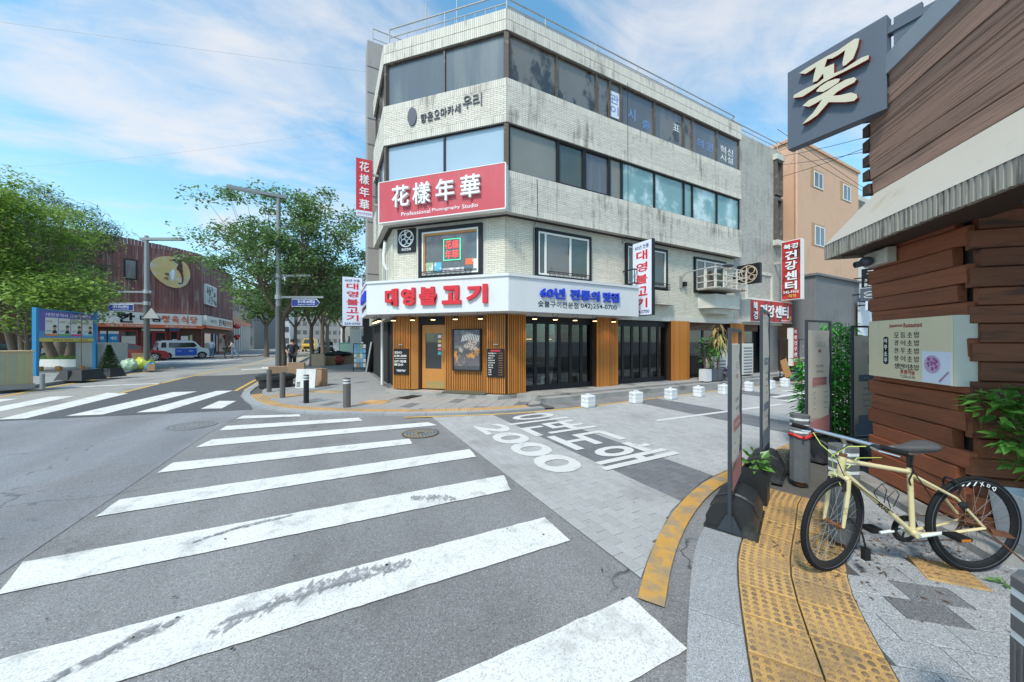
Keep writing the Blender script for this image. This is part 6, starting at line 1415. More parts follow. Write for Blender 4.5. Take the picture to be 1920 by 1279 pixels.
# ------------------------------------------------------------------ houses at the end of the lane
M.update(orange_wall=streak('orange_wall', (.62, .385, .255), (.52, .33, .22), t=(.53, .75), b=.1), grey_wall=streak('grey_wall', (.17, .17, .175), (.10, .10, .10), b=.1), white_panel=pm('white_panel', (.58, .61, .66), .5, .06, .8), far_white=streak('far_white', (.62, .62, .60), (.4, .4, .38)))
oh = thing('orange_house', 'flat roofed orange rendered house with deep set windows beyond the corner building', 'house', FR(20.6, 8.6))
MB().box(20.5, 28.1, 8.62, 16, 0, 11.75).build('wall', M['orange_wall'], oh, I4)
MB().box(20.4, 28.2, 8.55, 16.1, 11.75, 11.9).build('coping', M['orange_wall'], oh, I4)
MB().box(19.4, 20.5, 10.2, 16, 0, 11.4).build('side_wall', M['orange_wall'], oh, I4)
for x0, x1, z0, z1 in ((22.1, 23.5, 9.75, 10.75), (25.6, 27.0, 9.75, 10.8), (22.2, 23.7, 6.7, 7.9), (25.6, 27.0, 6.7, 7.9), (25.4, 26.4, 3.9, 5.2)):
    m = FR(0, 8.62); k = MB()
    k.box(x0, x1, -.012, .0, z0, z1); f = k.build('window', pm('reveal', (.42, .26, .14), .8, .1, 3), oh, m)
    k = MB(); k.box(x0 + .35, x1 - .05, -.03, -.0125, z0 + .05, z0 + .1); k.box(x0 + .35, x1 - .05, -.03, -.0125, z1 - .16, z1 - .1)
    for q in (x0 + .35, (x0 + x1) / 2 + .15, x1 - .1): k.box(q, q + .05, -.03, -.0125, z0 + .1, z1 - .16)
    k.build('frame', M['white_frame'], f, m); MB().box(x0 + .4, x1 - .1, -.02, -.013, z0 + .1, z1 - .16).build('pane', M['film_grey'], f, m)
MB().cyl((20.45, 8.55, .5), (20.45, 8.55, 11.3), .06, n=8).build('downpipe', M['orange_wall'], oh, I4)
t = thing('grey_annex', 'plain dark grey single storey block in front of the orange house', 'building', FR(20.6, 7.6)); MB().box(20.0, 24.9, 7.6, 8.55, 0, 4.75).build('wall', M['grey_wall'], t, I4); MB().box(20.6, 21.5, 7.57, 7.6, .0, 2.2).build('door', M['letter_grey'], t, I4); MB().box(19.9, 25, 7.5, 8.55, 4.75, 4.85).build('coping', M['grey_wall'], t, I4)
t = thing('blank_panel', 'large blank pale panel sign beside the dark grey block', 'panel sign', FR(24.9, 7.4)); MB().box(24.2, 27.0, 7.35, 7.45, 1.95, 3.7).build('panel', M['white_panel'], t, I4); MB().box(25.0, 26.5, 7.45, 8.6, 2.5, 2.6).build('bracket', M['black_frame'], t, I4)
t = thing('white_house', 'pale house with low roof showing above the log building', 'house', FR(29, 9)); MB().box(28.4, 36, 9.2, 16, 0, 10.4).build('wall', M['far_white'], t, I4); MB().prism([(28, 8.8), (36, 8.8), (36, 16.4), (28, 16.4)], 10.4, 10.7).build('roof', M['far_white'], t, I4); MB().box(29.5, 31, 9.15, 9.2, 8.2, 9.4).build('window', M['film_grey'], t, I4)
# small hanging signs seen between the log wall and the orange house
def hang(label, y0, y1, z0, z1, X, mat, fn):
    m = FR(X, y0, 0, -90); t = thing('hanging_sign', label, 'hanging sign', m @ Matrix.Translation((0, 0, z0)), 'small signs hanging over the lane'); w = y0 - y1
    MB().box(0, w, .0, .08, z0, z1).build('board', M[mat], t, m); MB().box(-.3, 0, .02, .06, (z0 + z1) / 2, (z0 + z1) / 2 + .06).build('bracket', M['black_frame'], t, m); fn(t, m, w)
    return t
def s1(t, m, w): text('관', w * .5, .32, M['letter_white'], 'lettering', t, m, w / 2, 5.1, -.002, .004, 0, 1); text('SOJU', w * .7, .16, M['letter_white'], 'lettering', t, m, w / 2, 4.74, -.002, .004, 0, 1); text('BEER', w * .7, .16, M['letter_white'], 'lettering', t, m, w / 2, 4.53, -.002, .004, 0, 1)
def s2(t, m, w):
    for z in (4.1, 3.92): k = MB(); k.tube([(w / 2 + .3 * math.cos(a), -.01, z + .07 * math.sin(a)) for a in [6.2832 * i / 20 for i in range(20)]], .014, 4, closed=True); k.build('fish_outline', M['letter_white'], t, m)
def s3(t, m, w): text('CONNECT', w * .8, .2, M['letter_grey'], 'lettering', t, m, w / 2, 3.5, -.002, .004, 0, 1)
hang('black hanging sign reading soju and beer in white', 7.25, 6.45, 4.4, 5.35, 24, 'black', s1); hang('slate hanging sign with two white fish outlines', 7.3, 6.4, 3.72, 4.36, 24, 'sign_slate', s2); hang('white hanging sign with dark lettering, lowest of the three', 7.1, 6.3, 3.25, 3.7, 24, 'lightbox', s3)
t = thing('black_shopfront', 'black shopfront box below the hanging signs', 'shopfront', FR(27.5, 6.6)); MB().box(27.3, 31, 7.0, 9.0, 0, 4.2).build('wall', M['black'], t, I4); MB().box(27.28, 27.3, 7.2, 8.6, .2, 2.6).build('window', M['dark_glass'], t, I4)
# wires across the lane
t = thing('power_line', 'bundle of thin dark wires crossing the lane between the roofs', 'power lines', FR(19.2, 8.7, 11.2))
k = MB()
for i, (za, zb) in enumerate(((11.2, 9.6), (11.1, 9.0), (10.9, 8.6), (10.6, 7.4), (10.2, 6.9), (9.6, 8.4))):
    k.tube([(19.2 + (13 - 19.2) * t_ / 8, 8.7 + (-1 - 8.7) * t_ / 8, za + (zb - za) * t_ / 8 - .5 * math.sin(math.pi * t_ / 8) * (.5 + i * .15)) for t_ in range(9)], .010, 4)
for za, zb, y in ((12, 10, 7.5), (11.4, 9.2, 7.0)): k.tube([(19.2, 8.8, za), (26, y + .4, zb + .3), (34, y, zb)], .010, 4)
tag(k.build('wires', M['black_iron'], t, I4), kind='stuff')
# ------------------------------------------------------------------ left side of the crossing
_s, _c = math.sin(R(YAW)), math.cos(R(YAW))
def plan(r, a):
    "ground point r metres to the right of and a metres ahead of the corner viewpoint"
    return (r * _c + a * _s, -r * _s + a * _c)
M.update(
 cedar=pm('cedar', (.20, .085, .08), .8, .3, 1.2, st=(5, 5, .35), island=.22, c2=(.30, .25, .24), c2s=1.1, c2t=(.52, .68)),
 cream_sign=pm('cream_sign', (.70, .70, .68), .5, .04, 1), orange_strip=pm('orange_strip', (.60, .13, .05), .5, .1, 2), shop_red=pm('shop_red', (.34, .02, .03), .5, .15, 3),
 shop_brown=pm('shop_brown', (.085, .035, .022), .7, .3, 3), gold_oval=pm('gold_oval', (.56, .41, .18), .6, .2, 2, c2=(.50, .48, .42), c2s=1.3, c2t=(.5, .6)),
 pole=pm('pole', (.25, .265, .275), .5, .12, 3, metal=.2), pole_low=pm('pole_low', (.10, .105, .10), .7, .15, 8), road_blue=pm('road_blue', (.015, .03, .20), .45, .08, 4),
 cabinet=pm('cabinet', (.42, .41, .38), .7, .15, 2, st=(4, 4, .5), c2=(.28, .26, .23), c2s=2), mural=pm('mural', (.55, .42, .24), .7, .1, 3, st=(1, 1, .3), c2=(.36, .44, .33), c2s=3.2, c2t=(.52, .58)),
 black_stone=pm('black_stone', (.028, .028, .03), .6, .25, 6), hedge=pm('hedge', (.035, .075, .022), .7, .3, 3, island=.5),
 leaf_a=pm('leaf_a', (.15, .255, .095), .5, .25, 3, island=.5, trl=.4), leaf_b=pm('leaf_b', (.25, .37, .075), .5, .25, 3, island=.4, trl=.45), leaf_c=pm('leaf_c', (.07, .13, .055), .6, .25, 3, island=.45, trl=.3), leaf_d=pm('leaf_d', (.15, .25, .06), .5, .25, 3, island=.45, trl=.4),
 sky_blue=pm('sky_blue', (.02, .22, .45), .5, .1, 5), card=pm('card', (.36, .23, .14), .85, .1, 4), tower=streak('tower', (.32, .295, .28), (.2, .18, .17), t=(.5, .75), b=.2),
 skin=pm('skin', (.50, .30, .21), .5, .05, 9), hair=pm('hair', (.02, .016, .014), .6, .3, 40),
)
flat('left_pavement', [(-9.4, 10), (-9.4, 28), (-10.4, 30.6), (-13, 32), (-40, 38), (-60, 10)], .10, M['granite_far'])
k = MB()
for pc in cells(crv([(-9.4, 10), (-9.4, 28), (-10.4, 30.6), (-13, 32), (-40, 38)], .4), 0, .2, 1.0, .01): slab(pc, 0, .13, k)
SX('left_kerb', k, M['kerb'])
flat('far_pavement', [(-16, 41.2), (-12.3, 43.2), (-10.8, 45.5), (-7.2, 46), (-6.4, 90), (-40, 90), (-40, 34)], .08, M['granite_far'])
# seahorse building
S1 = FR(-26.05, 41.5, 0, 26.2); S2 = FR(-12.5, 48.2, 0, 90); SLEN = 15.11
sb = thing('seahorse_building', 'dark red timber clad building with a curved roofline across the side street', 'building', FR(-12.5, 48.2, 0))
c1 = S1 @ Vector((0, 0, 0)); c2 = S1 @ Vector((SLEN, 0, 0))
MB().prism([(c1.x, c1.y), (c2.x, c2.y), (-12.5, 62), (-34, 62)], 0, 10.9).build('core', M['shop_brown'], sb, I4)
def boards(m, x0, x1, z0, ztop, wd=.23):
    k = MB(); x = x0; r = random.Random(5)
    while x < x1 - .01:
        w = min(wd, x1 - x); d = r.uniform(.02, .05); k.box(x + .008, x + w - .008, -d, .02, z0, ztop(x + w / 2) + r.uniform(-.02, .02)); x += w
    tag(k.build('cladding_boards', M['cedar'], sb, m), kind='stuff')
boards(S1, 0, SLEN, 4.5, lambda x: 11.45 - .012 * max(0, x - 9) ** 2); boards(S2, 0, 13.6, 4.6, lambda x: 11.0 - .05 * x)
for m, x0, x1, z0, z1 in ((S1, 9.66, 10.52, 7.55, 9.48),):
    k = MB(); k.box(x0, x1, -.1, .0, z0, z0 + .1); k.box(x0, x1, -.1, 0, z1 - .1, z1); k.box(x0, x0 + .1, -.1, 0, z0 + .1, z1 - .1); k.box(x1 - .1, x1, -.1, 0, z0 + .1, z1 - .1)
    f = k.build('window', M['black_frame'], sb, m); MB().box(x0 + .1, x1 - .1, -.06, -.055, z0 + .1, z1 - .1).build('pane', M['film_grey'], f, m)
# the oval sign
ov = thing('seahorse_sign', 'egg shaped golden sign with a dark seahorse on the red timber wall', 'sign', S1 @ Matrix.Translation((12.8, -.06, 7.2)))
OM = S1; k = MB(); n = 36
k.vprism([(12.83 + 1.46 * math.cos(a), 8.85 + (1.55 + .25 * math.cos(a + .6)) * math.sin(a) - .22 * math.cos(a)) for a in [6.2832 * i / n for i in range(n)]], -.2, -.06); k.build('board', M['gold_oval'], ov, OM)
def oz(x, y): return (11.37 + (x - 190) / 1190 * 2.92, 10.4 - (y - 145) / 950 * 3.12)
hp = [(700, 295), (820, 285), (870, 255), (950, 240), (1010, 240), (1070, 285), (1110, 340), (1135, 400), (1130, 540), (1155, 600), (1140, 640), (1165, 760), (1165, 900), (1140, 980), (1080, 1020), (1020, 1015), (995, 985), (1010, 960), (1050, 965), (1045, 990), (1100, 975), (1120, 900), (1105, 800), (1075, 690), (1010, 610), (950, 560), (960, 480), (1005, 420), (1000, 355), (930, 345), (880, 315), (800, 305)]
MB().vprism([oz(*p) for p in hp], -.225, -.2).build('seahorse', M['shop_brown'], ov, OM)
for i, s in enumerate('해마'): text(s, .3, .3, M['shop_brown'], 'lettering', ov, OM, oz(655, 0)[0], oz(0, 750 + 130 * i)[1], -.201, .02, .02, 1)
MB().vprism([oz(*p) for p in [(800, 620), (850, 560), (900, 620), (890, 760), (860, 900), (800, 900), (770, 740)]], -.21, -.2).build('fish_print', M['lightbox'], ov, OM)
# sign band
t = thing('butcher_sign', 'long white sign band with black and red brush letters over the red shopfront', 'shop sign', S1 @ Matrix.Translation((10, -.3, 3.3)))
MB().box(7.6, SLEN + .05, -.55, -.06, 3.3, 4.42).build('sign_board', M['cream_sign'], t, S1); MB().box(7.6, SLEN + .15, -.62, -.1, 2.98, 3.3).build('orange_strip', M['orange_strip'], t, S1)
MB().box(.1, 11.1, -.5, -.05, 3.4, 4.45).build('sign_board', M['cream_sign'], t, S2); MB().box(.1, 11.2, -.55, -.05, 3.1, 3.4).build('orange_strip', M['orange_strip'], t, S2)
for s, x, w in (('한', 9.75, 1.1), ('마', 10.95, .65), ('음', 11.75, .7)): text(s, w, .95 if s == '한' else .6, M['black'], 'letter', t, S1, x, 3.88, -.55, .02, .035, 1)
for s, x in (('정', 12.4), ('육', 13.1), ('식', 13.8), ('당', 14.5)): text(s, .56, .78, M['orange_strip'], 'letter', t, S1, x, 3.86, -.55, .02, .03, 1)
text('기업은행 1599-8429', 2.4, .2, M['cream_sign'], 'lettering', t, S1, 9.7, 3.14, -.621, .005, .01, 1); text('예약문의 042-252-5503', 2.3, .2, M['cream_sign'], 'lettering', t, S1, 13.5, 3.14, -.621, .005, .01, 1)
for s, x, w, mt in (('한', 5.3, 1.2, 'black'), ('마음', 7.1, 1.8, 'black'), ('정육식당', 9.4, 2.6, 'orange_strip')): text(s, w, .75, M[mt], 'letter', t, S2, x, 3.92, -.5, .02, .02, 1)
text('국내산 한우', 2.6, .4, M['print_grey'], 'lettering', t, S2, 2.6, 3.9, -.501, .01, 0, 1)
# shopfront beneath
k = MB(); k.box(0, SLEN, -.06, .02, 0, 3.0); k.build('shop_wall', M['shop_brown'], sb, S1); MB().box(0, 13.6, -.06, .02, 0, 3.2).build('shop_wall', M['shop_brown'], sb, S2)
for m, x0, x1, z0, z1 in ((S1, 9.35, 10.55, .4, 2.7), (S1, 10.75, 11.6, .1, 2.6), (S1, 11.65, 12.5, .1, 2.6), (S1, 12.75, 13.4, .3, 2.7), (S1, 7.9, 8.2, .3, 2.6), (S2, .8, 3.4, .1, 2.6), (S2, 6.2, 9.5, .2, 2.6)):
    k = MB(); w = .1
    k.box(x0, x1, -.14, -.061, z1 - w, z1); k.box(x0, x1, -.14, -.061, z0, z0 + w); k.box(x0, x0 + w, -.14, -.061, z0 + w, z1 - w); k.box(x1 - w, x1, -.14, -.061, z0 + w, z1 - w)
    f = k.build('shop_window', M['shop_red'], sb, m); MB().box(x0 + w, x1 - w, -.10, -.09, z0 + w, z1 - w).build('pane', M['dark_glass'], f, m)
for m, x, z, w, h, mt in ((S1, 9.95, 1.75, .9, .8, 'cream_side'), (S1, 11.6, 2.78, 1.6, .2, 'cream_sign'), (S1, 13.1, 2.85, .8, .2, 'sky_blue'), (S1, 13.85, 1.6, .55, 1.2, 'cream_sign'), (S1, 14.35, 1.7, .2, 1.2, 'mural'), (S1, 13.1, 1.5, .35, .7, 'lightbox'), (S2, 4.2, 1.9, .7, 1.3, 'blue_film'), (S2, 5.4, 1.4, .4, 2.0, 'cream_side')):
    MB().box(x - w / 2, x + w / 2, -.17, -.15, z - h / 2, z + h / 2).build('notice', M[mt], sb, m)
for x in (8.25, 9.02):
    t = thing('drink_poster', 'blue vertical drink poster with a face, %s of a pair on the shopfront' % ('left' if x < 8.6 else 'right'), 'poster', S1 @ Matrix.Translation((x, -.08, 1.1)))
    MB().box(x - .33, x + .33, -.12, -.065, 1.0, 2.6).build('sheet', M['sky_blue'], t, S1); MB().box(x - .33, x + .33, -.125, -.121, 2.35, 2.6).build('heading', M['cream_sign'], t, S1)
    k = MB(); k.add([(x + .2 * math.cos(a), -.125, 1.28 + .16 * math.sin(a)) for a in [6.2832 * i / 14 for i in range(14)]], [tuple(range(14))]); k.build('face_print', M['skin'], t, S1)
    k = MB(); k.add([(x + .22 * math.cos(a), -.128, 1.33 + .13 * math.sin(a)) for a in [math.pi * i / 10 for i in range(11)]], [tuple(range(11))]); k.build('hair_print', M['hair'], t, S1)
    text('새로', .4, .3, M['letter_white'], 'lettering', t, S1, x, 1.95, -.121, .004, .02, 1)
for x0, x1, z0, z1, lab in ((.9, 4.7, 5.75, 8.0, 'large black and white picture panel on the timber wall beside the street'),):
    t = thing('picture_panel', lab, 'panel', S2 @ Matrix.Translation((x0, -.2, z0))); MB().box(x0, x1, -.3, -.06, z0, z1).build('frame', M['white_frame'], t, S2); MB().box(x0 + .1, x1 - .1, -.31, -.301, z0 + .1, z1 - .1).build('print', pm('ink_print', (.5, .5, .5), .6, .2, 2, c2=(.06, .06, .06), c2s=1.4, c2t=(.5, .54)), t, S2)
for i, (x, z) in enumerate(((11.8, 3.7), (12.5, 3.7), (13.2, 3.7), (11.9, 2.3), (12.6, 2.05), (13.3, 2.4))):
    t = thing('red_lantern', 'round red paper lantern past the white sign, %s of the %s three' % (('left', 'middle', 'right')[i % 3], 'upper' if i < 3 else 'lower'), 'lantern', S2 @ Matrix.Translation((x, -.7, z)), 'red lanterns past the butcher shop')
    k = MB(); k.ball((0, 0, 0), (.27, .27, .30 if i < 3 else .22), 12, 8); k.build('shade', pm('lantern', (.55, .02, .02), .5) if 'lantern' not in M else M['lantern'], t, smooth=True); MB().cyl((0, 0, .2), (0, 0, .6), .015, n=5).build('cord', M['black'], t)
# pavilion and further low buildings along that side
t = thing('colonnade_house', 'low cream building with a row of white posts past the lanterns', 'building', FR(-12.6, 62)); MB().box(-24, -13.2, 62.1, 74, 0, 5.6).build('wall', pm('tan_wall', (.40, .30, .2), .8), t, I4); MB().box(-13.2, -12.4, 62, 74, 4.2, 4.6).build('eave', M['orange_strip'], t, I4)
for i in range(8): MB().box(-12.7, -12.4, 62.3 + i * 1.5, 62.6 + i * 1.5, .1, 4.2).build('post', M['cream_sign'], t, I4)
for (x, y, w, d, h, mt, lab) in ((-16, 80, 6, 30, 11, 'grey_wall', 'dark grey block half hidden by trees down the street'), (-14.5, 116, 8, 20, 16, 'far_white', 'tall pale block at the far left end of the street'), (4.4, 62, 5, 30, 9, 'far_white', 'pale block far down the right pavement'), (-3, 150, 26, 10, 12, 'tower', 'long pale block closing the end of the street')):
    t = thing('street_block', lab, 'building', FR(x, y)); MB().box(x - w / 2, x + w / 2, y, y + d, 0, h).build('wall', M[mt], t, I4); MB().box(x - w / 2 - .1, x + w / 2 + .1, y - .1, y + d, h, h + .3).build('roof', M['concrete'], t, I4)
    for fl in range(int(h / 3.2)):
        for i in range(int(w / 2)): 
            xx = x - w / 2 + .5 + i * 2; MB().box(xx, xx + 1.2, y - .04, y, fl * 3.2 + 1, fl * 3.2 + 2.5).build('window', M['film_grey'], t, I4)
t = thing('white_hall', 'long low white building behind the trees at the far left', 'building', FR(-27, 36)); k = MB(); m = FR(-52, 33, 0, 14)
MB().box(0, 26, 0, 8, 0, 5.2).build('wall', M['far_white'], t, m); MB().box(-.3, 26.3, -.3, 8.3, 5.2, 5.6).build('roof', M['letter_grey'], t, m)
for i in range(8): MB().box(1 + i * 3.1, 3 + i * 3.1, -.05, 0, 1.2, 3.4).build('window', M['film_grey'], t, m)
# grey stair tower and shopfronts on the side street past the corner building
t = thing('stair_tower', 'grey concrete stair tower rising behind the left edge of the corner building', 'tower', FR(1.3, 15)); 
MB().prism([(1.28, 15.0), (3.4, 15.0), (3.4, 22), (1.9, 22), (1.28, 15.9)], 3.2, 13.85).build('wall', M['tower'], t, I4)
for i in range(9): MB().box(1.27, 2.9, 14.985, 15.0, 4.4 + i * 1.05, 4.415 + i * 1.05).build('panel_joint', M['letter_grey'], t, I4)
MB().cyl((1.95, 14.93, 3.2), (1.95, 14.93, 13.6), .05, n=8).build('downpipe', M['white_frame'], t, I4)
for z in (11.6, 8.9, 7.6): MB().cyl((1.7, 15, z), (1.7, 14.85, z - .03), .06, n=8).build('vent', M['black'], t, I4)
MB().prism([(1.95, 14.3), (3.4, 14.3), (3.4, 26), (1.95, 26)], 0, 3.2).build('shopfront', M['dark_inside'], t, I4)
railing(t, [(1.5, 15.2), (3.2, 15.2)], 13.85, .7, .25)
M['pipe'] = M['white_frame']
t = thing('drain_pipes', 'white pipes and hoses running down the side street wall', 'pipes', FR(1.6, 12.2)); k = MB().tube([(1.55, 11.9, 4.9), (1.5, 11.85, 4.5), (1.5, 11.8, 4.2), (1.6, 11.8, 4.0)], .05, 8); k.build('hose', M['white_frame'], t, I4, True); MB().cyl((1.6, 12.4, 2.5), (1.6, 12.4, 5.1), .04, n=8).build('pipe', M['steel'], t, I4)
MB().cyl((1.62, 13.2, .1), (1.62, 13.2, 2.4), .05, n=8).build('pipe', M['white_frame'], t, I4)
# street lamps
def lamp(base, h, label, arm, sgn, low):
    x, y = base; t = thing('street_lamp', label, 'street lamp', FR(x, y, .05), 'grey street lamps')
    MB().lathe([(.22, 0), (.2, .1), (.13, .45), (.115, .5)], 12, x, y).build('base', M['pole_low'], t, I4)
    MB().cyl((x, y, .45), (x, y, low), .125, .115, 12).build('lower_pole', M['pole_low'], t, I4); MB().cyl((x, y, low), (x, y, h), .105, .085, 12).build('upper_pole', M['pole'], t, I4)
    d = Vector((arm[0], arm[1], 0)); l = d.length; d /= l; m = FR(x, y, h - .25, math.degrees(math.atan2(d.y, d.x)))
    MB().box(-.3, l, -.10, .10, 0, .13).build('lamp_arm', M['pole'], t, m); MB().box(l * .35, l * .97, -.08, .08, -.012, 0).build('lamp_glass', M['lightbox'], t, m)
    return t
def roadsign(x, y, z, label, s1_, s2_, left, w=1.35, h=.36):
    m = FR(x, y, z, -YAW); t = thing('street_name_sign', label, 'street sign', m)
    p = [(0, 0), (w - .15, 0), (w, h / 2), (w - .15, h), (0, h)]; q = [(a * .985 + .01, b * .88 + .02) for a, b in p]
    if left: p = [(w - a, b) for a, b in p]; q = [(w - a, b) for a, b in q]
    MB().vprism(p, 0, .03).build('edge', M['letter_white'], t, m); MB().vprism(q, -.006, -.001).build('face', M['road_blue'], t, m)
    text(s1_, w * .6, h * .4, M['letter_white'], 'lettering', t, m, w * .52, h * .63, -.007, .003, .01, 1); text(s2_, w * .6, h * .18, M['letter_white'], 'lettering', t, m, w * .52, h * .25, -.007, .003, 0, 1)
P1 = plan(-19.86, 18.67); lamp(P1, 7.4, 'tall grey street lamp beside the rubbish bags on the left pavement', (1.75, -.9), 1, 4.4)
P2 = plan(-10.88, 16.0); lamp(P2, 8.6, 'tall grey street lamp in front of the street tree at the corner', (-1.85, -.2), 1, 3.3)
def crossarm(p, z, a, b, label, mt='pole'):
    m = FR(p[0], p[1], z, -YAW); t = thing('sign_arm', label, 'bracket'); k = MB(); k.box(a, b, -.045, .045, -.045, .045); k.build('bar', M[mt], t, m); MB().lathe([(.15, -.1), (.15, .1)], 12).build('clamp', M['steel'], t, m)
crossarm(P1, 4.35, -1.5, .3, 'long lower bracket arm on the left street lamp'); crossarm(P1, 3.72, -2.0, .0, 'bracket carrying the left blue street name sign'); crossarm(P2, 4.72, -.3, 1.5, 'upper plain bracket arm on the corner street lamp'); crossarm(P2, 3.72, -.1, 2.1, 'bracket carrying the blue street name sign at the corner')
v = plan(-19.86 - 2.05, 18.6); roadsign(v[0], v[1], 3.3, 'blue arrow street name sign pointing left by the red building', '대흥로127번길', 'Daeheung-ro 127beon-gil', True, 1.4, .38)
v = plan(-10.88 + .65, 15.95); roadsign(v[0], v[1], 3.28, 'blue arrow street name sign pointing right before the street tree', '중앙로130번길', 'Jungang-ro 130beon-gil', False, 1.3, .36)
t = thing('round_sign_back', 'pale round sign plate fixed on the left street lamp', 'sign plate', FR(P1[0] + .25, P1[1] - .2, 3.1, -YAW + 25)); k = MB(); k.vprism([(.38 * math.cos(a), .38 * math.sin(a)) for a in [6.2832 * i / 3 + 1.57 for i in range(3)]], 0, .03); k.build('plate', M['cabinet'], t)
# cabinets, planters, banner, litter on the left pavement
m = FR(-8.79, 17.6, .1, 39.5); M['tan_box'] = pm('tan_box', (.50, .37, .21), .7, .1, 3)
t = thing('painted_cabinet', 'utility cabinet painted with pastel vertical stripes at the left edge', 'utility cabinet', m)
MB().box(-2.3, 0, 0, 1.0, 0, .16).build('plinth', M['concrete'], t); MB().box(-2.25, -.03, .03, .97, .16, 1.22).build('body', M['tan_box'], t); MB().box(-2.28, 0, 0, 1.0, 1.22, 1.26).build('lid', M['tan_box'], t)
rr = random.Random(3); x = -2.2; cols = [pm('stripe_paint', c, .7, .1, 6) for c in ((.46, .33, .17), (.36, .37, .22), (.52, .40, .22), (.33, .34, .24), (.47, .27, .17), (.55, .45, .28))]
while x < -.1:
    w = rr.uniform(.05, .17); MB().box(x, min(x + w, -.05), .022, .03, .18, 1.2).build('painted_stripe', rr.choice(cols), t); x += w + rr.uniform(.0, .05)
MB().box(-.72, -.71, .018, .022, .18, 1.2).build('door_seam', M['letter_grey'], t)
m = FR(-12.55, 28.07, .1, -36.5); t = thing('grey_cabinet', 'pair of tall grey louvred utility cabinets behind the stone planters', 'utility cabinet', m)
for a in (0, 1.17): 
    MB().box(a, a + 1.14, 0, .8, .12, 1.5).build('body', M['cabinet'], t); MB().box(a, a + 1.14, -.01, .82, 0, .12).build('plinth', M['concrete'], t)
    if a: 
        for i in range(16): MB().box(a + .06 + i * .065, a + .085 + i * .065, -.025, 0, .2, 1.42).build('rib', M['cabinet'], t)
def stone(x, y, w, h, label, deg=-20):
    t = thing('stone_planter', label, 'planter', FR(x, y, .1, deg), 'black stone planters'); k = MB(); a, b = w / 2, w * .36
    k.add([(-a, -a, 0), (a, -a, 0), (a, a, 0), (-a, a, 0), (-b, -b, h), (b, -b, h), (b, b, h), (-b, b, h)], [(0, 3, 2, 1), (4, 5, 6, 7), (0, 1, 5, 4), (1, 2, 6, 5), (2, 3, 7, 6), (3, 0, 4, 7)]); k.build('body', M['black_stone'], t)
    MB().box(-.006, .006, -a - .002, -b + .04, .0, h * .98).build('seam', M['letter_grey'], t); return t
stone(-9.06, 20.6, .98, .42, 'black tapered stone planter in front of the grey cabinet with a thin rod'); stone(-8.72, 21.75, .74, .40, 'smaller black tapered stone planter holding a conical conifer')
MB_ = MB().cyl((-9.1, 20.7, .5), (-9.1, 20.7, 2.95), .011, n=6); one('banner_rod', MB_, M['rust'], 'thin rusty rod standing in the front stone planter', 'rod')
t = thing('conifer', 'small dense conical conifer growing from the smaller stone planter', 'conifer', FR(-8.72, 21.75, .5)); k = MB(); rr = random.Random(6)
for i in range(2600):
    z = 1.0 * rr.random() ** 1.3; q = .40 * (1 - z / 1.08) * rr.random() ** .35; a = rr.random() * 6.28; p = Vector((q * math.cos(a), q * math.sin(a), z)); d = Vector((math.cos(a), math.sin(a), .8)).normalized() * .06; s = Vector((-math.sin(a), math.cos(a), 0)) * .022
    k.add([p - s, p + s, p + d], [(0, 1, 2)])
tag(k.build('crown', M['hedge'], t), kind='stuff'); MB().cyl((0, 0, -.1), (0, 0, .8), .03, n=6).build('trunk', M['bark'], t)
bl, br = plan(-21.5, 15.5), plan(-22.46, 18.5); m = FR(bl[0], bl[1], .1, math.degrees(math.atan2(br[1] - bl[1], br[0] - bl[0]))); w = math.hypot(br[0] - bl[0], br[1] - bl[1])
t = thing('election_banner', 'wide printed banner of portraits stretched between two blue posts', 'banner', m); vm = m
for x in (0, w): MB().box(x - .07, x + .07, -.07, .07, 0, 3.1).build('post', M['sky_blue'], t, m)
MB().box(.07, w - .07, -.04, .04, 3.0, 3.06).build('top_bar', M['sky_blue'], t, m)
for a, b, c in ((1.55, 1.72, pm('banner_yellow', (.62, .52, .08), .6)), (1.72, 2.05, pm('banner_sea', (.12, .28, .55), .6, .3, 2)), (2.05, 2.98, pm('banner_violet', (.16, .12, .45), .6, .2, 2))): MB().box(.15, w - .12, -.012, -.006, a, b).build('banner_cloth', c, t, m)
n_ = 4
for i in range(n_):
    a = .42 + i * (w - .55) / n_; b = a + (w - .55) / n_ - .04; MB().box(a, b, -.018, -.0125, 1.92, 2.68).build('white_card', M['cream_sign'], t, m)
    MB().box(a, b, -.019, -.0185, 1.82, 1.92).build('name_strip', pm('name_strip', ((.7, .22, .05), (.12, .42, .12), (.6, .05, .2), (.2, .5, .6))[i], .6), t, m)
    k = MB(); c_ = b - .16; k.add([(c_ + .085 * math.cos(q), -.022, 2.2 + .11 * math.sin(q)) for q in [6.2832 * j / 14 for j in range(14)]], [tuple(range(14))]); k.build('face_print', M['skin'], t, m)
    k = MB(); k.add([(c_ + .10 * math.cos(q), -.024, 2.24 + .11 * math.sin(q)) for q in [math.pi * j / 10 for j in range(11)]], [tuple(range(11))]); k.build('hair_print', M['hair'], t, m)
    k = MB(); k.add([(c_ - .13, -.021, 1.94), (c_ + .13, -.021, 1.94), (c_ + .08, -.021, 2.1), (c_ - .08, -.021, 2.1)], [(0, 1, 2, 3)]); k.build('suit_print', M['black'], t, m)
    text('교육위원', (b - a) * .5, .1, M['print_red'], 'lettering', t, m, a + (b - a) * .3, 2.5, -.019, .002, 0, 1); text('김영희', (b - a) * .4, .09, M['navy'], 'lettering', t, m, a + (b - a) * .28, 2.05, -.019, .002, 0, 1)
text('대전광역시 교육감 선거', w * .75, .16, M['letter_white'], 'lettering', t, m, w * .52, 2.82, -.0125, .003, .01, 1)
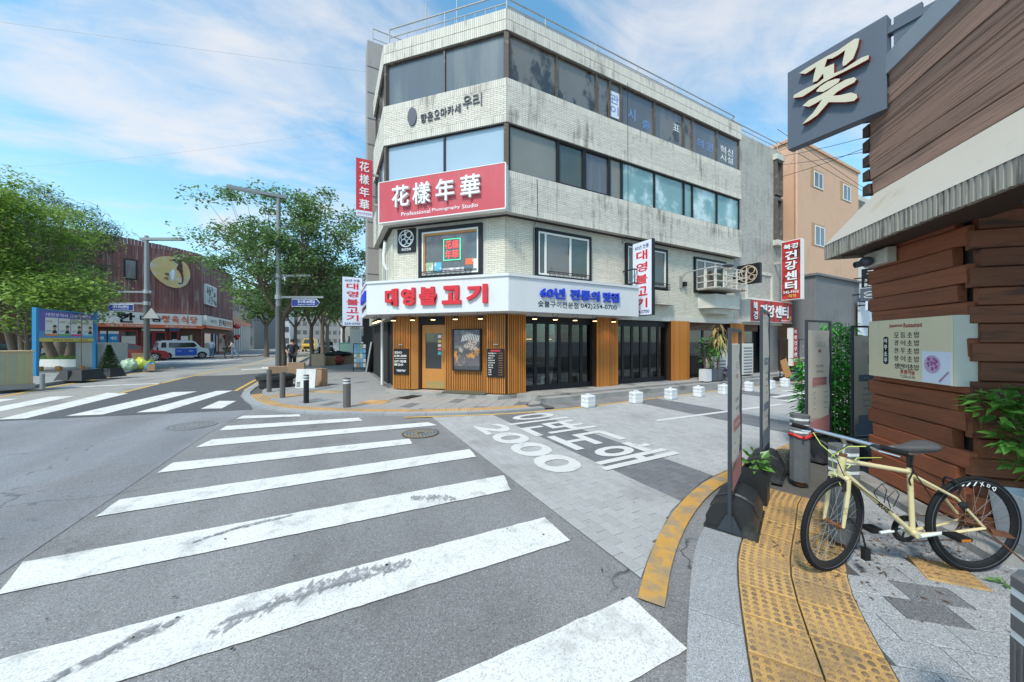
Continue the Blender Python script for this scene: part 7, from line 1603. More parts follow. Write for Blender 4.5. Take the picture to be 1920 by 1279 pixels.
text('투표로 말해요 우리 동네', w * .6, .09, M['print_brown'], 'lettering', t, m, w * .55, 1.63, -.0125, .003, 0, 1)
t = thing('garden_wall', 'low white kerb wall edging a strip of grass on the left', 'low wall', FR(-16, 32)); MB().prism([(-22, 35.0), (-13.4, 30.9), (-13.3, 31.15), (-22, 35.25)], .1, .55).build('wall', M['far_white'], t, I4)
k = MB(); rr = random.Random(2)
for i in range(9000):
    u = rr.random(); q = rr.random() * 2.6; x = -22 + 8.6 * u - .1 * q; y = 35.2 - 4.1 * u + q; h = rr.uniform(.08, .3); k.add([(x - .02, y, .5), (x + .02, y, .5), (x + rr.uniform(-.06, .06), y + rr.uniform(-.06, .06), .5 + h)], [(0, 1, 2)])
SX('grass', k, M['grass'], 'stuff'); flat('flower_bed', [(-22, 35.25), (-13.3, 31.15), (-12.8, 33.6), (-22, 38)], .5, M['grass'])
for i, (px_, f) in enumerate(((-24.7, 18.0), (-24.2, 18.3), (-23.7, 18.0), (-23.3, 18.6), (-22.9, 18.3), (-24.0, 19.4))):
    x, y = plan(px_, f); t = thing('log_stool', 'short yellow brown log stool before the low white wall, ' + ('leftmost', 'second from left', 'third from left', 'second from right', 'rightmost', 'set back behind the row')[i], 'stool', FR(x, y, .1), 'log stools by the low wall'); MB().lathe([(.09, 0), (.10, .12), (.09, .24)], 12).build('stump', M['door_wood'], t)
for i, (r_, f, lab, mt, s) in enumerate(((-20.7, 18.5, 'white rubbish sack leaning on the grey cabinet', 'far_white', .34), (-20.35, 18.3, 'pale green clear rubbish sack at the foot of the street lamp', 'leaf_pale', .36), (-20.05, 18.75, 'yellow green rubbish sack behind the street lamp', 'sack_lime', .42), (-19.45, 18.5, 'small bright blue sack right of the street lamp', 'sky_blue', .24))):
    if mt == 'leaf_pale': M[mt] = pm(mt, (.36, .52, .36), .4, .2, 6)
    if mt == 'sack_lime': M[mt] = pm(mt, (.45, .50, .06), .4, .2, 6)
    x, y = plan(r_, f); t = thing('rubbish_sack', lab, 'rubbish bag', FR(x, y, .1), 'rubbish sacks by the left lamp'); k = MB(); rr = random.Random(i); k.ball((0, 0, s * .8), (s, s * .9, s * .85), 26, 16); k.v = [(a * (1 + .09 * math.sin(9 * b / s + 5 * c / s + i)), b * (1 + .09 * math.sin(8 * a / s - 4 * c / s)), c * (1 + .07 * math.sin(7 * a / s + 6 * b / s))) for a, b, c in k.v]
    k.v = [(a * (1 + rr.uniform(-.05, .05)), b * (1 + rr.uniform(-.05, .05)), max(0, c * (1 + rr.uniform(-.08, .08)))) for a, b, c in k.v]; k.build('sack', M[mt], t, smooth='all'); k = MB(); k.tube([(0, 0, s * 1.55), (.02, 0, s * 1.8)], [.05, .09], 7); k.build('knot', M[mt], t)
def carton(x, y, z, w, d, h, deg, label, mt='card', grp='cartons piled by the street trees'):
    t = thing('carton', label, 'cardboard box', FR(x, y, z, deg), grp); MB().box(-w / 2, w / 2, -d / 2, d / 2, 0, h).build('box', M[mt], t); k = MB(); k.box(-w / 2 - .02, -.01, -d / 2 - .004, d / 2 + .004, h, h + .012); k.build('flap', M[mt], t); return t
x, y = plan(-20.4, 18.9); carton(x, y, .6, .7, .5, .4, 20, 'brown carton lying on top of the left rubbish sacks'); x, y = plan(-19.3, 18.4); carton(x, y, .1, .3, .3, .35, 5, 'small brown carton right of the left street lamp')
# litter and furniture on the right pavement
x, y = plan(-11.9, 17.7)
t = thing('tree_ring_bench', 'round black moulded ring seat around the lamp foot', 'ring seat', FR(-1.75, 14.75, .05)); MB().lathe([(.50, 0), (.52, .24), (.60, .30), (.60, .40), (.52, .44), (.3, .42), (.28, .2)], 26).build('ring', M['plastic_black'], t, smooth=45)
m = FR(-1.12, 14.02, .05, -YAW + 2); t = thing('white_panel_board', 'discarded white panel with a vent grille leaning by the ring seat', 'discarded panel', m @ Matrix.Rotation(R(-8), 4, 'X')); MB().box(0, .66, 0, .05, 0, .66).build('panel', M['far_white'], t)
for i in range(4): MB().box(.04, .16, -.004, 0, .05 + i * .045, .075 + i * .045).build('vent_slot', M['black_frame'], t)
carton(-.35, 14.35, .05, .22, .5, .62, 30, 'brown board crate edge behind the white panel'); carton(-1.9, 16.4, .05, .6, .4, .62, 10, 'flattened brown carton beside the first tree trunk'); carton(-1.35, 17.6, .05, .62, .35, .68, -5, 'dark brown carton at the first tree trunk')
t = thing('flat_carton', 'large flat sheet of pale cardboard leaning upright by the second tree', 'cardboard sheet', FR(-1.15, 25.4, .05, -YAW)); MB().box(0, .82, 0, .04, 0, .8).build('sheet', pm('card_pale', (.42, .31, .22), .85), t)
carton(-.1, 26.2, .05, .6, .6, .6, 10, 'brown carton left of the red netted bundle'); carton(.9, 27.2, .05, .7, .6, .75, 30, 'brown carton right of the red netted bundle')
t = thing('red_bundle', 'red netted sack bundle among the cartons on the pavement', 'sack', FR(.35, 26.3, .05)); k = MB(); rr = random.Random(3); k.ball((0, 0, .32), (.42, .4, .34), 12, 8); k.v = [(a * (1 + rr.uniform(-.1, .1)), b, max(0, c)) for a, b, c in k.v]; k.build('bundle', pm('red_net', (.30, .04, .03), .7, .3, 9), t); 
t = thing('black_sacks', 'heap of black plastic sheeting lying over the cartons', 'plastic sheet', FR(.3, 27, .7)); k = MB(); k.ball((0, 0, .05), (1.0, .6, .16), 16, 8); k.v = [(a, b, c * (1 + rr.uniform(-.6, .6))) for a, b, c in k.v]; k.build('sheet', M['black'], t)
t = thing('teal_locker', 'teal green metal locker standing on the pavement beyond the cartons', 'locker', FR(.6, 30, .05, -10)); MB().box(-.1, 1.1, 0, .9, 0, 1.5).build('body', pm('teal_metal', (.08, .22, .2), .5), t); MB().box(.0, 1.0, -.02, 0, .75, 1.4).build('door', pm('teal_light', (.2, .34, .3), .5), t)
m = FR(1.0, 20.0, .05, -YAW); t = thing('leaflet_rack', 'tall wire leaflet rack full of coloured brochures by the shop wall', 'display rack', m); k = MB()
for q in (0, .7): k.box(q, q + .03, 0, .03, 0, 1.5)
k.box(.03, .7, 0, .03, 1.46, 1.5); k.build('frame', M['black_frame'], t)
cl = [pm('leaflet', c, .6, .2, 8) for c in ((.2, .36, .5), (.5, .5, .5), (.45, .2, .12), (.12, .3, .45), (.2, .3, .12))]; rr = random.Random(8)
for r_ in range(5):
    for q in range(4): MB().box(.06 + q * .16, .2 + q * .16, -.03, .0, .25 + r_ * .25, .45 + r_ * .25).build('leaflet', rr.choice(cl), t)
m = FR(1.75, 19.8, .05, -30); t = thing('leaning_board', 'grey board leaning against the dark shop wall beside the rack', 'board', m @ Matrix.Rotation(R(10), 4, 'Y')); MB().box(0, .08, -.4, .4, 0, 1.6).build('board', M['steel'], t)
for x, y, h, lab, mt in ((1.2, 28, 2.2, 'white upright sign with red lettering far along the right pavement', 'cream_sign'), (.9, 33, 1.5, 'lilac sign panel beside the teal locker', 'banner_blue')):
    t = thing('pavement_sign', lab, 'sign', FR(x, y, .05, -YAW)); MB().box(0, .75, 0, .15, .4 if h > 2 else .7, h + 1.2 if h > 2 else h).build('panel', M[mt], t); MB().box(.3, .4, .02, .1, 0, .7).build('post', M['pole_low'], t); text('커피', .5, .3, M['print_red'], 'lettering', t, W[t], .37, 2.6 if h > 2 else 1.2, -.002, .004, 0, 1)
M['bollard_plain'] = pm('bollard_plain', (.115, .105, .10), .6, .2, 8)
for (x, y, w, h, st, lab) in ((-1.77, 13.34, .065, .72, 0, 'plain brown grey bollard farthest left on the corner kerb'), (-1.25, 11.79, .065, .74, 0, 'plain brown grey bollard second from the left on the corner'), (-.59, 10.49, .06, .74, 1, 'slim black bollard with two white bands on the corner'), (.33, 9.35, .08, .72, 2, 'brown square bollard with a white banded cap, rightmost on the corner')):
    t = thing('corner_bollard', lab, 'bollard', FR(x, y, .05, 10), 'bollards on the corner pavement'); k = MB(); top = h - (.0 if st == 0 else .13)
    MB().prism([(w * math.cos(a) * 1.1, w * math.sin(a) * 1.1) for a in [math.pi / 8 + math.pi / 4 * i for i in range(8)]], 0, top).build('post', M['bollard_plain' if st != 1 else 'black_frame'], t)
    if st:
        for i in range(4): MB().lathe([(w * 1.08, top + i * .034), (w * 1.08, top + .033 + i * .034)], 12).build('cap_band', M['band_white' if i % 2 == 0 else 'bollard_plain'], t)
v = plan(-15.45, 11.3); one('short_post', MB().cyl((0, 0, 0), (0, 0, .5), .055, n=12), M['pole'], 'short pale grey post right of the painted cabinet', 'post', FR(v[0], v[1], .1))
# ------------------------------------------------------------------ trees
def tree(name, label, x, y, th, tr, cen_, rad, ncl, nl, ls, mat, seed, group, forks=4, needle=False, spread=.62, lean=(0, 0), trunks=1):
    t = thing(name, label, 'tree', FR(x, y, .05), group); r = random.Random(seed); k = MB(); tops = []
    for q in range(trunks):
        a = 6.28 * q / trunks + seed; o = (.28 * math.cos(a), .28 * math.sin(a)) if trunks > 1 else (0, 0)
        tp = Vector((o[0] * 3 + lean[0] * th, o[1] * 3 + lean[1] * th, th)); tops.append(tp)
        k.tube([(o[0], o[1], 0), (o[0] * 1.4 + .04, o[1] * 1.4, th * .3), (o[0] * 2 - .03 + lean[0] * th * .6, o[1] * 2 + .04 + lean[1] * th * .6, th * .65), tp], [tr * 1.25, tr, tr * .9, tr * .8], 9)
    k.build('trunk', M['bark'], t, smooth=60)
    k = MB(); lf = MB(); C_ = Vector(cen_); cl = []
    for i in range(ncl):
        d = Vector((r.gauss(0, 1), r.gauss(0, 1), r.gauss(0, 1)))
        d.normalize()
        q = (r.random() ** .42) * r.uniform(.84, 1.0); cl.append(C_ + Vector((d.x * rad[0], d.y * rad[1], d.z * rad[2])) * q)
    hubs = []
    for f in range(forks * trunks):
        b = tops[f % trunks]; a = 6.28 * f / (forks * trunks) + seed; e = b + (C_ - b) * .55 + Vector((rad[0] * .35 * math.cos(a), rad[1] * .35 * math.sin(a), rad[2] * .12)); hubs.append((b, e)); m_ = (b + e) / 2 + Vector((r.uniform(-.2, .2), r.uniform(-.2, .2), -.1)); k.tube([b - Vector((0, 0, .1)), m_, e], [tr * .55, tr * .36, tr * .22], 7)
    for c in cl:
        b, e = min(hubs, key=lambda h: (h[1] - c).length); s = b + (e - b) * r.uniform(.5, 1); m_ = (s + c) / 2 + Vector((0, 0, r.uniform(-.15, .25))); k.tube([s, m_, c], [tr * .16, tr * .09, tr * .02], 5)
        sz = r.uniform(.6, 1.15) * spread
        for _ in range(int(nl * r.uniform(.6, 1.3))):
            g_ = lambda: max(-1.5, min(1.5, r.gauss(0, 1))) * sz; p = c + Vector((g_(), g_(), g_() * .45))
            a = r.random() * 6.28; el = r.uniform(-.8, .5); d = Vector((math.cos(a) * math.cos(el), math.sin(a) * math.cos(el), math.sin(el))); l = ls * r.uniform(.6, 1.3)
            w = d.cross(Vector((r.uniform(-.5, .5), r.uniform(-.5, .5), 1))).normalized() * l * (.06 if needle else .30)
            lf.add([p, p + d * l * .45 + w, p + d * l - Vector((0, 0, l * .15)), p + d * l * .45 - w], [(0, 1, 2, 3)])
    k.build('limbs', M['bark'], t); tag(lf.build('crown', M[mat], t), kind='stuff'); return t
v = plan(-12.25, 18.3); tree('street_tree', 'broad spreading street tree behind the corner lamp, nearest on the right pavement', v[0], v[1], 2.9, .17, (.3, .0, 6.5), (4.7, 4.2, 4.0), 150, 190, .165, 'leaf_a', 4, 'street trees', 5, spread=.46)
v = plan(-12.9, 22.1); tree('street_tree', 'slimmer street tree second along the right pavement', v[0], v[1], 2.6, .13, (.3, .3, 5.4), (2.6, 2.6, 2.4), 46, 120, .22, 'leaf_a', 9, 'street trees', 4)
v = plan(-14.9, 27); tree('street_tree', 'street tree third along the right pavement by the teal locker', v[0], v[1], 2.9, .17, (.4, .3, 6.0), (2.8, 2.8, 2.6), 46, 110, .25, 'leaf_d', 13, 'street trees', 4)
v = plan(-25.6, 18.0); tree('maple_tree', 'big bright green spreading tree at the left edge of the picture', v[0], v[1], 3.4, .15, (-1.0, .6, 7.4), (3.3, 3.6, 3.5), 125, 210, .165, 'leaf_b', 21, 'trees on the left pavement', 3, spread=.6, trunks=3)
v = plan(-33.6, 25.5); tree('pine_tree', 'tall dark pine standing behind the bright green tree', v[0], v[1], 6.0, .28, (-.5, .4, 9.4), (4.6, 4.0, 4.0), 90, 120, .42, 'leaf_c', 22, 'trees on the left pavement', 5, needle=True)
v = plan(-28.9, 22); tree('dense_tree', 'dark green tree with thick forked trunk behind the portrait banner', v[0], v[1], 2.2, .24, (.6, -.1, 4.7), (2.4, 2.2, 1.8), 50, 130, .2, 'leaf_d', 23, 'trees on the left pavement', 3, trunks=2)
v = plan(-24.4, 20.5); tree('young_tree', 'low leafy tree between the painted cabinet and the portrait banner', v[0] - 1.6, v[1] - 2.6, 1.6, .09, (0, 0, 3.9), (2.9, 2.4, 1.9), 50, 120, .2, 'leaf_b', 24, 'trees on the left pavement', 3, trunks=2)
for i, (r_, f, s, lab, mt) in enumerate(((-25.4, 35.5, 3.0, 'street tree nearest the lanterns across the street', 'leaf_d'), (-26.8, 42.5, 3.6, 'second street tree on the far left pavement', 'leaf_a'), (-24.5, 50, 4, 'third street tree on the far left pavement', 'leaf_d'), (-20.5, 60, 5, 'distant tree left of the yellow van', 'leaf_a'), (-24, 78, 7, 'large distant tree closing the left of the street', 'leaf_d'), (-21.5, 40, 3.2, 'street tree fourth along the right pavement', 'leaf_d'), (-22.3, 56, 4.2, 'distant tree right of the yellow van', 'leaf_a'), (-30, 100, 8, 'large distant tree at the end of the street', 'leaf_d'), (-36, 92, 7, 'far tree behind the colonnade roof', 'leaf_a'))):
    v = plan(r_, f); tree('avenue_tree', lab, v[0], v[1], 2.6 + s * .2, .18 + s * .01, (0, 0, 4.0 + s * .75), (s, s, s * .8), 34, 70, .3 + .004 * f, mt, 40 + i, 'avenue trees farther down the street', 4, spread=.25 * s)
# ------------------------------------------------------------------ vehicles
M.update(car_white=pm('car_white', (.72, .73, .74), .25, .03, 2, coat=.6), car_red=pm('car_red', (.26, .012, .018), .25, .05, 2, coat=.7), car_dark=pm('car_dark', (.03, .035, .05), .25, .1, 2, coat=.6), car_silver=pm('car_silver', (.42, .43, .45), .3, .05, 2, coat=.5, metal=.3), car_yellow=pm('car_yellow', (.58, .36, .02), .3, .05, 2, coat=.4),
 car_glass=glass('car_glass', (.02, .024, .028), .05, .3, 2), tyre=pm('tyre', (.02, .02, .021), .8), alloy=pm('alloy', (.5, .5, .52), .3, .1, 9, metal=.7), lamp_clear=pm('lamp_clear', (.55, .57, .6), .2), lamp_red=pm('lamp_red', (.4, .02, .02), .3), wrap_blue=pm('wrap_blue', (.02, .10, .48), .35, .06, 2))
def car(name, label, m, L_, Wd, prof, belt, mat, wheels, glassq, screens, r=.31, group=None):
    t = thing(name, label, 'car' if 'van' not in name else 'van', m, group); H_ = max(p[1] for p in prof); n = len(prof)
    hw = lambda z: Wd / 2 * (1 - .16 * max(0, (z - belt) / (H_ - belt))) * (.94 if z < .35 else 1)
    k = MB(); vs = [(p[0], -hw(p[1]), p[1]) for p in prof] + [(p[0], -hw(p[1]) * .5, p[1] + .0) for p in prof] + [(p[0], hw(p[1]) * .5, p[1]) for p in prof] + [(p[0], hw(p[1]), p[1]) for p in prof]
    fs = [tuple(range(n))[::-1], tuple(range(3 * n, 4 * n))]
    for a in range(3): fs += [(a * n + i, a * n + (i + 1) % n, (a + 1) * n + (i + 1) % n, (a + 1) * n + i) for i in range(n)]
    k.add(vs, fs); bd = k.build('body', M[mat], t, smooth=28)
    for s in (1, -1):
        for q in glassq:
            k = MB(); k.add([(x, s * (hw(z) + .006), z) for x, z in (q if s < 0 else q[::-1])], [tuple(range(len(q)))]); k.build('side_window', M['car_glass'], t)
        for wx in wheels:
            k = MB(); k.add([(wx + (r + .055) * math.cos(a), s * (Wd / 2 + .004), r + (r + .055) * math.sin(a)) for a in [math.pi * j / 14 for j in range(15)]], [tuple(range(15)) if s < 0 else tuple(range(15))[::-1]]); k.build('wheel_arch', M['black'], t)
            k = MB(); k.tube([(wx, s * (Wd / 2 - .2), r), (wx, s * (Wd / 2 + .015), r)], r, 20); w_ = k.build('wheel', M['tyre'], t)
            k = MB()
            k.tube([(wx, s * (Wd / 2 + .01), r), (wx, s * (Wd / 2 + .022), r)], r * .66, 16); k.build('rim', M['alloy'], w_)
            k = MB()
            for j in range(5): a = 6.2832 * j / 5 + .3; k.tube([(wx + r * .42 * math.cos(a), s * (Wd / 2 + .0225), r + r * .42 * math.sin(a)), (wx + r * .42 * math.cos(a), s * (Wd / 2 + .026), r + r * .42 * math.sin(a))], r * .15, 8)
            tag(k.build('rim_holes', M['black'], w_), kind='stuff')
        mx = glassq[-1][1][0] if glassq else 0
    for (p, q, ins) in screens:
        k = MB(); d = Vector((q[0] - p[0], 0, q[1] - p[1])); nn = Vector((d.z, 0, -d.x)).normalized() * .008
        if nn.z < 0: nn = -nn
        a, b = hw(p[1]) - ins, hw(q[1]) - ins; k.add([(p[0] + nn.x, -a, p[1] + nn.z), (p[0] + nn.x, a, p[1] + nn.z), (q[0] + nn.x, b, q[1] + nn.z), (q[0] + nn.x, -b, q[1] + nn.z)], [(0, 1, 2, 3)]); k.build('windscreen', M['car_glass'], t)
    return t, hw
VM_ = FR(-12.47, 43.05, 0, 28)
vt, hw = car('small_van', 'boxy white small van with a large blue side panel by the butcher shop', VM_, 3.6, 1.6, [(-1.78, .3), (-1.8, .75), (-1.74, 1.15), (-1.62, 1.62), (-1.45, 1.71), (.55, 1.71), (.75, 1.64), (1.2, 1.06), (1.68, .95), (1.8, .7), (1.8, .3), (1.55, .2), (-1.55, .2)], 1.02, 'car_white', (-1.18, 1.26),
 [[(-1.55, 1.1), (-1.2, 1.1), (-1.2, 1.55), (-1.48, 1.55)], [(-1.02, 1.1), (.98, 1.1), (.70, 1.54), (-1.02, 1.54)]], [((1.18, 1.08), (.78, 1.6), .08), ((-1.63, 1.55), (-1.75, 1.1), .12)])
k = MB(); k.vprism([(-.55, .34), (-.62, .42), (-.62, 1.0), (.82, 1.0), (.86, .92), (.86, .42), (.8, .34)], -.812, -.806); k.build('blue_panel', M['wrap_blue'], vt); text('CINO', .34, .14, M['letter_white'], 'lettering', vt, VM_, .45, .75, -.813, .003, .01, 1); text('GO 24', .3, .1, M['letter_white'], 'lettering', vt, VM_, -.38, .76, -.813, .003, 0, 1)
MB().box(1.62, 1.72, -.78, -.5, .78, .9).build('headlight', M['lamp_clear'], vt); MB().box(1.62, 1.72, .5, .78, .78, .9).build('headlight', M['lamp_clear'], vt); MB().box(-1.80, -1.70, -.79, -.66, .85, 1.1).build('tail_light', M['lamp_red'], vt); MB().box(.78, .95, -.95, -.80, 1.05, 1.2).build('wing_mirror', M['car_white'], vt); MB().box(-1.5, .4, -.62, -.58, 1.71, 1.75).build('roof_rail', M['alloy'], vt)
RM_ = FR(-14.75, 39.6, 0, 22)
rt, hw = car('red_car', 'dark red family car half hidden behind the grey cabinets', RM_, 4.6, 1.82, [(-2.25, .35), (-2.3, .85), (-2.1, 1.12), (-1.45, 1.48), (-.4, 1.55), (.35, 1.42), (1.05, .98), (2.05, .84), (2.28, .62), (2.28, .32), (2.0, .2), (-2.0, .2)], .98, 'car_red', (-1.4, 1.42),
 [[(-1.6, 1.06), (-.5, 1.04), (-.5, 1.46), (-1.3, 1.38)], [(-.42, 1.04), (.8, 1.0), (.3, 1.36), (-.42, 1.46)]], [((1.03, 1.0), (.37, 1.40), .1), ((-1.5, 1.46), (-2.05, 1.13), .12)], .34)
for s in (-1, 1): MB().box(2.05, 2.27, .55 * s - .2, .55 * s + .2, .62, .76).build('headlight', M['lamp_clear'], rt)
MB().box(2.2, 2.29, -.5, .5, .38, .56).build('grille', M['black'], rt); MB().box(.6, .78, -1.06, -.91, .98, 1.12).build('wing_mirror', M['car_red'], rt)
sed = [(-2.2, .35), (-2.25, .8), (-2.0, 1.0), (-1.3, 1.05), (-.8, 1.42), (.2, 1.44), (.95, 1.02), (2.0, .86), (2.25, .6), (2.2, .3), (1.9, .2), (-1.9, .2)]
for (r_, f, a, mt, lab) in ((-38.5, 26.5, 30, 'car_dark', 'dark parked car at the far left behind the painted cabinet'), (-36.3, 28.5, 24, 'car_silver', 'silver parked car behind the trunk of the portrait banner tree')):
    v = plan(r_, f); car('parked_car', lab, FR(v[0], v[1], 0.1, a), 4.5, 1.78, sed, .98, mt, (-1.35, 1.4), [[(-1.1, 1.06), (-.1, 1.04), (-.1, 1.36), (-.75, 1.36)], [(0, 1.04), (.8, 1.02), (.2, 1.36), (0, 1.36)]], [((.95, 1.04), (.22, 1.42), .1)], group='cars parked beyond the low wall')
v = plan(-32.6, 55.5); yt, hw = car('yellow_van', 'yellow delivery van coming up the middle of the street', FR(v[0], v[1], 0, -95), 4.6, 1.8, [(-2.2, .35), (-2.2, 2.0), (.9, 2.05), (1.6, 1.25), (2.2, 1.0), (2.25, .35)], 1.2, 'car_yellow', (-1.4, 1.4), [[(.2, 1.25), (1.4, 1.25), (.9, 1.85), (.2, 1.85)]], [((1.58, 1.28), (.95, 1.98), .12)]); MB().box(2.22, 2.28, -.6, .6, .5, .8).build('bumper', M['black'], yt)
v = plan(-25.9, 48); car('parked_suv', 'dark car parked at the right kerb beyond the cartons', FR(v[0], v[1], 0, -92), 4.5, 1.8, [(-2.2, .35), (-2.25, .9), (-1.9, 1.5), (.1, 1.6), (.95, 1.1), (2.05, .92), (2.25, .6), (2.2, .3)], 1.05, 'car_dark', (-1.4, 1.4), [[(-1.6, 1.1), (.7, 1.1), (.1, 1.5), (-1.5, 1.45)]], [((.95, 1.12), (.15, 1.57), .1), ((-1.92, 1.45), (-2.2, 1.0), .1)])
# ------------------------------------------------------------------ people
def skin(name, pts, edges, rad, mat, parent, root=0):
    me = bpy.data.meshes.new(name); me.from_pydata(pts, edges, []); me.materials.append(mat); o = put(name, me, parent)
    me.skin_vertices.new() if hasattr(me.skin_vertices, 'new') and not me.skin_vertices else None
    md = o.modifiers.new('skin', 'SKIN'); md.use_smooth_shade = True
    sv = me.skin_vertices[0].data
    for i, q in enumerate(rad): sv[i].radius = (q, q) if not isinstance(q, tuple) else q
    sv[root].use_root = True
    o.modifiers.new('sub', 'SUBSURF').levels = 1; o.modifiers['sub'].render_levels = 1
    return o
def person(label, m, shirt, trous, pose, hair='short', bare_arms=True, scale=1.0):
    t = thing('person', label, 'person', m)
    J = dict(pelvis=(0, 0, .93), chest=(0, 0, 1.28), neck=(0, 0, 1.46), head=(0, .0, 1.60), shL=(.19, 0, 1.41), elL=(.25, 0, 1.13), haL=(.26, .05, .88), shR=(-.19, 0, 1.41), elR=(-.25, 0, 1.13), haR=(-.26, .05, .88),
             hiL=(.09, 0, .9), knL=(.10, .02, .5), anL=(.11, 0, .09), toL=(.12, .13, .04), hiR=(-.09, 0, .9), knR=(-.10, .02, .5), anR=(-.11, 0, .09), toR=(-.12, .13, .04)); J.update(pose)
    names = list(J); P_ = [tuple(c * scale for c in J[n]) for n in names]; ix = {n: i for i, n in enumerate(names)}
    Ed = [('pelvis', 'chest'), ('chest', 'neck'), ('neck', 'head'), ('neck', 'shL'), ('shL', 'elL'), ('elL', 'haL'), ('neck', 'shR'), ('shR', 'elR'), ('elR', 'haR'), ('pelvis', 'hiL'), ('hiL', 'knL'), ('knL', 'anL'), ('anL', 'toL'), ('pelvis', 'hiR'), ('hiR', 'knR'), ('knR', 'anR'), ('anR', 'toR')]
    Rd = dict(pelvis=.12, chest=.125, neck=.055, head=.095, shL=.055, elL=.04, haL=.032, shR=.055, elR=.04, haR=.032, hiL=.085, knL=.055, anL=.04, toL=.035, hiR=.085, knR=.055, anR=.04, toR=.035)
    skin('body', P_, [(ix[a], ix[b]) for a, b in Ed], [Rd[n] * scale for n in names], M['skin'], t)
    V = {n: Vector(J[n]) * scale for n in J}
    def sub(nm, ks, es, rr, mat): skin(nm, [tuple(V[q]) if isinstance(q, str) else tuple(q) for q in ks], es, [q * scale for q in rr], mat, t)
    el = lambda s: V['sh' + s] + (V['el' + s] - V['sh' + s]) * (.85 if bare_arms else 1)
    ks = ['pelvis', 'chest', V['neck'] - Vector((0, 0, .04)), 'shL', el('L'), 'shR', el('R')]; es = [(0, 1), (1, 2), (2, 3), (3, 4), (2, 5), (5, 6)]; rr = [.15, .155, .085, .078, .06, .078, .06]
    if not bare_arms: ks += [V['elL'] + (V['haL'] - V['elL']) * .85, V['elR'] + (V['haR'] - V['elR']) * .85]; es += [(4, 7), (6, 8)]; rr += [.048, .048]
    sub('shirt', ks, es, rr, shirt)
    sub('trousers', ['pelvis', 'hiL', 'knL', V['anL'] + Vector((0, 0, .04)), 'hiR', 'knR', V['anR'] + Vector((0, 0, .04))], [(0, 1), (1, 2), (2, 3), (0, 4), (4, 5), (5, 6)], [.145, .105, .078, .062, .105, .078, .062], trous)
    for s in 'LR': k = MB(); a = V['an' + s]; b = V['to' + s]; k.tube([a - Vector((0, 0, .045)), (a + b) / 2 - Vector((0, 0, .01)), b], [.05, .052, .04], 8); k.build('shoe', M['black_frame'], t, smooth='all')
    h = V['head']; k = MB(); k.ball((h.x, h.y - .012, h.z + .045), (.098, .108, .105), 12, 8)
    if hair == 'long': k.ball((h.x, h.y - .07, h.z - .1), (.09, .05, .17), 10, 6)
    k.build('hair', M['hair'], t, smooth='all')
    k = MB(); k.ball((h.x, h.y + .10, h.z - .005), (.016, .02, .022), 6, 5); k.build('nose', M['skin'], t)
    for s in (.03, -.03): MB().ball((h.x + s, h.y + .092, h.z + .02), (.011, .008, .008), 6, 5).build('eye', M['black'], t)
    MB().ball((h.x, h.y + .09, h.z - .045), (.024, .01, .007), 6, 4).build('mouth', M['sign_red'], t)
    for s in (.1, -.1): MB().ball((h.x + s, h.y, h.z), (.015, .025, .032), 6, 5).build('ear', M['skin'], t)
    return t
denim = pm('denim', (.10, .17, .27), .8, .2, 9); lblue = pm('light_blue_cloth', (.38, .46, .60), .8, .1, 9); dk = pm('dark_cloth', (.02, .022, .03), .8, .2, 9); khaki = pm('khaki', (.12, .11, .07), .8, .2, 9); whitec = pm('white_cloth', (.62, .60, .58), .8, .1, 9); paled = pm('pale_denim', (.34, .42, .52), .8, .15, 9)
person('man standing in a light blue shirt and jeans outside the butcher shop', FR(-10.05, 42.0, .05, 160), lblue, denim, dict(haR=(-.2, .1, .95)), scale=1.0)
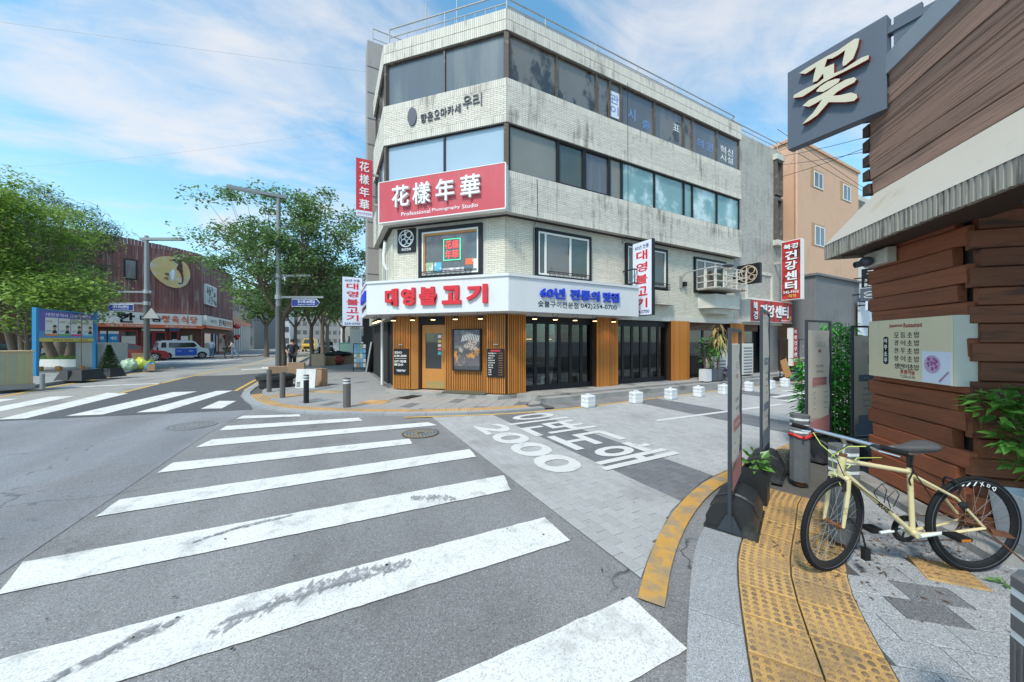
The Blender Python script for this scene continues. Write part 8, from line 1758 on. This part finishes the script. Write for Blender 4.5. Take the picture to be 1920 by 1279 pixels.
person('man in a black top and khaki trousers bending over outside the shop', FR(-9.25, 42.7, .05, -80), dk, khaki, dict(chest=(0, .30, 1.12), neck=(0, .46, 1.10), head=(0, .58, 1.04), shL=(.18, .42, 1.08), elL=(.2, .48, .82), haL=(.16, .55, .6), shR=(-.18, .42, 1.08), elR=(-.2, .48, .82), haR=(-.12, .58, .58)))
person('woman in white top and pale jeans stepping with one leg back', FR(-8.45, 42.2, .05, 105), whitec, paled, dict(chest=(0, .10, 1.25), neck=(0, .16, 1.42), head=(0, .2, 1.55), shL=(.16, .14, 1.37), elL=(.2, .25, 1.14), haL=(.12, .4, 1.02), shR=(-.16, .14, 1.37), elR=(-.2, .25, 1.14), haR=(-.1, .4, 1.0), knL=(.1, .12, .5), anL=(.1, .05, .09), toL=(.1, .18, .04), knR=(-.1, -.14, .52), anR=(-.12, -.42, .12), toR=(-.12, -.33, .05)), 'long')
v = plan(-11.25, 17.6); person('person in dark clothes walking partly hidden behind the corner street lamp', FR(v[0], v[1], .05, 190), dk, dk, dict(elL=(.28, .05, 1.12), haL=(.2, .2, 1.0), elR=(-.28, .05, 1.12), haR=(-.2, .2, 1.0), knL=(.1, .12, .5), knR=(-.1, -.08, .5), anR=(-.11, -.2, .1), toR=(-.11, -.08, .04)))
v = plan(-21.4, 45); person('person in black walking far along the right pavement', FR(v[0], v[1], .05, 185), dk, dk, dict(knL=(.1, .1, .5), anR=(-.11, -.15, .1), toR=(-.11, -.02, .04)), bare_arms=False)
v = plan(-20.6, 47); person('person in a pale top walking far along the right pavement', FR(v[0], v[1], .05, 175), whitec, paled, dict(knR=(-.1, .1, .5)))
# overhead wires on the left
t = thing('street_wire', 'two thin overhead wires crossing the sky on the left', 'power lines', FR(1.5, 16, 9)); k = MB()
for za, zb, e in ((10.4, 12.5, (-30, 40)), (12.6, 12.2, (-60, 30))): k.tube([(1.5 + (e[0] - 1.5) * q / 10, 15 + (e[1] - 15) * q / 10, za + (zb - za) * q / 10 - .8 * math.sin(math.pi * q / 10)) for q in range(11)], .004, 4)
tag(k.build('wires', M['rail_grey'], t, I4), kind='stuff')
flush_text()
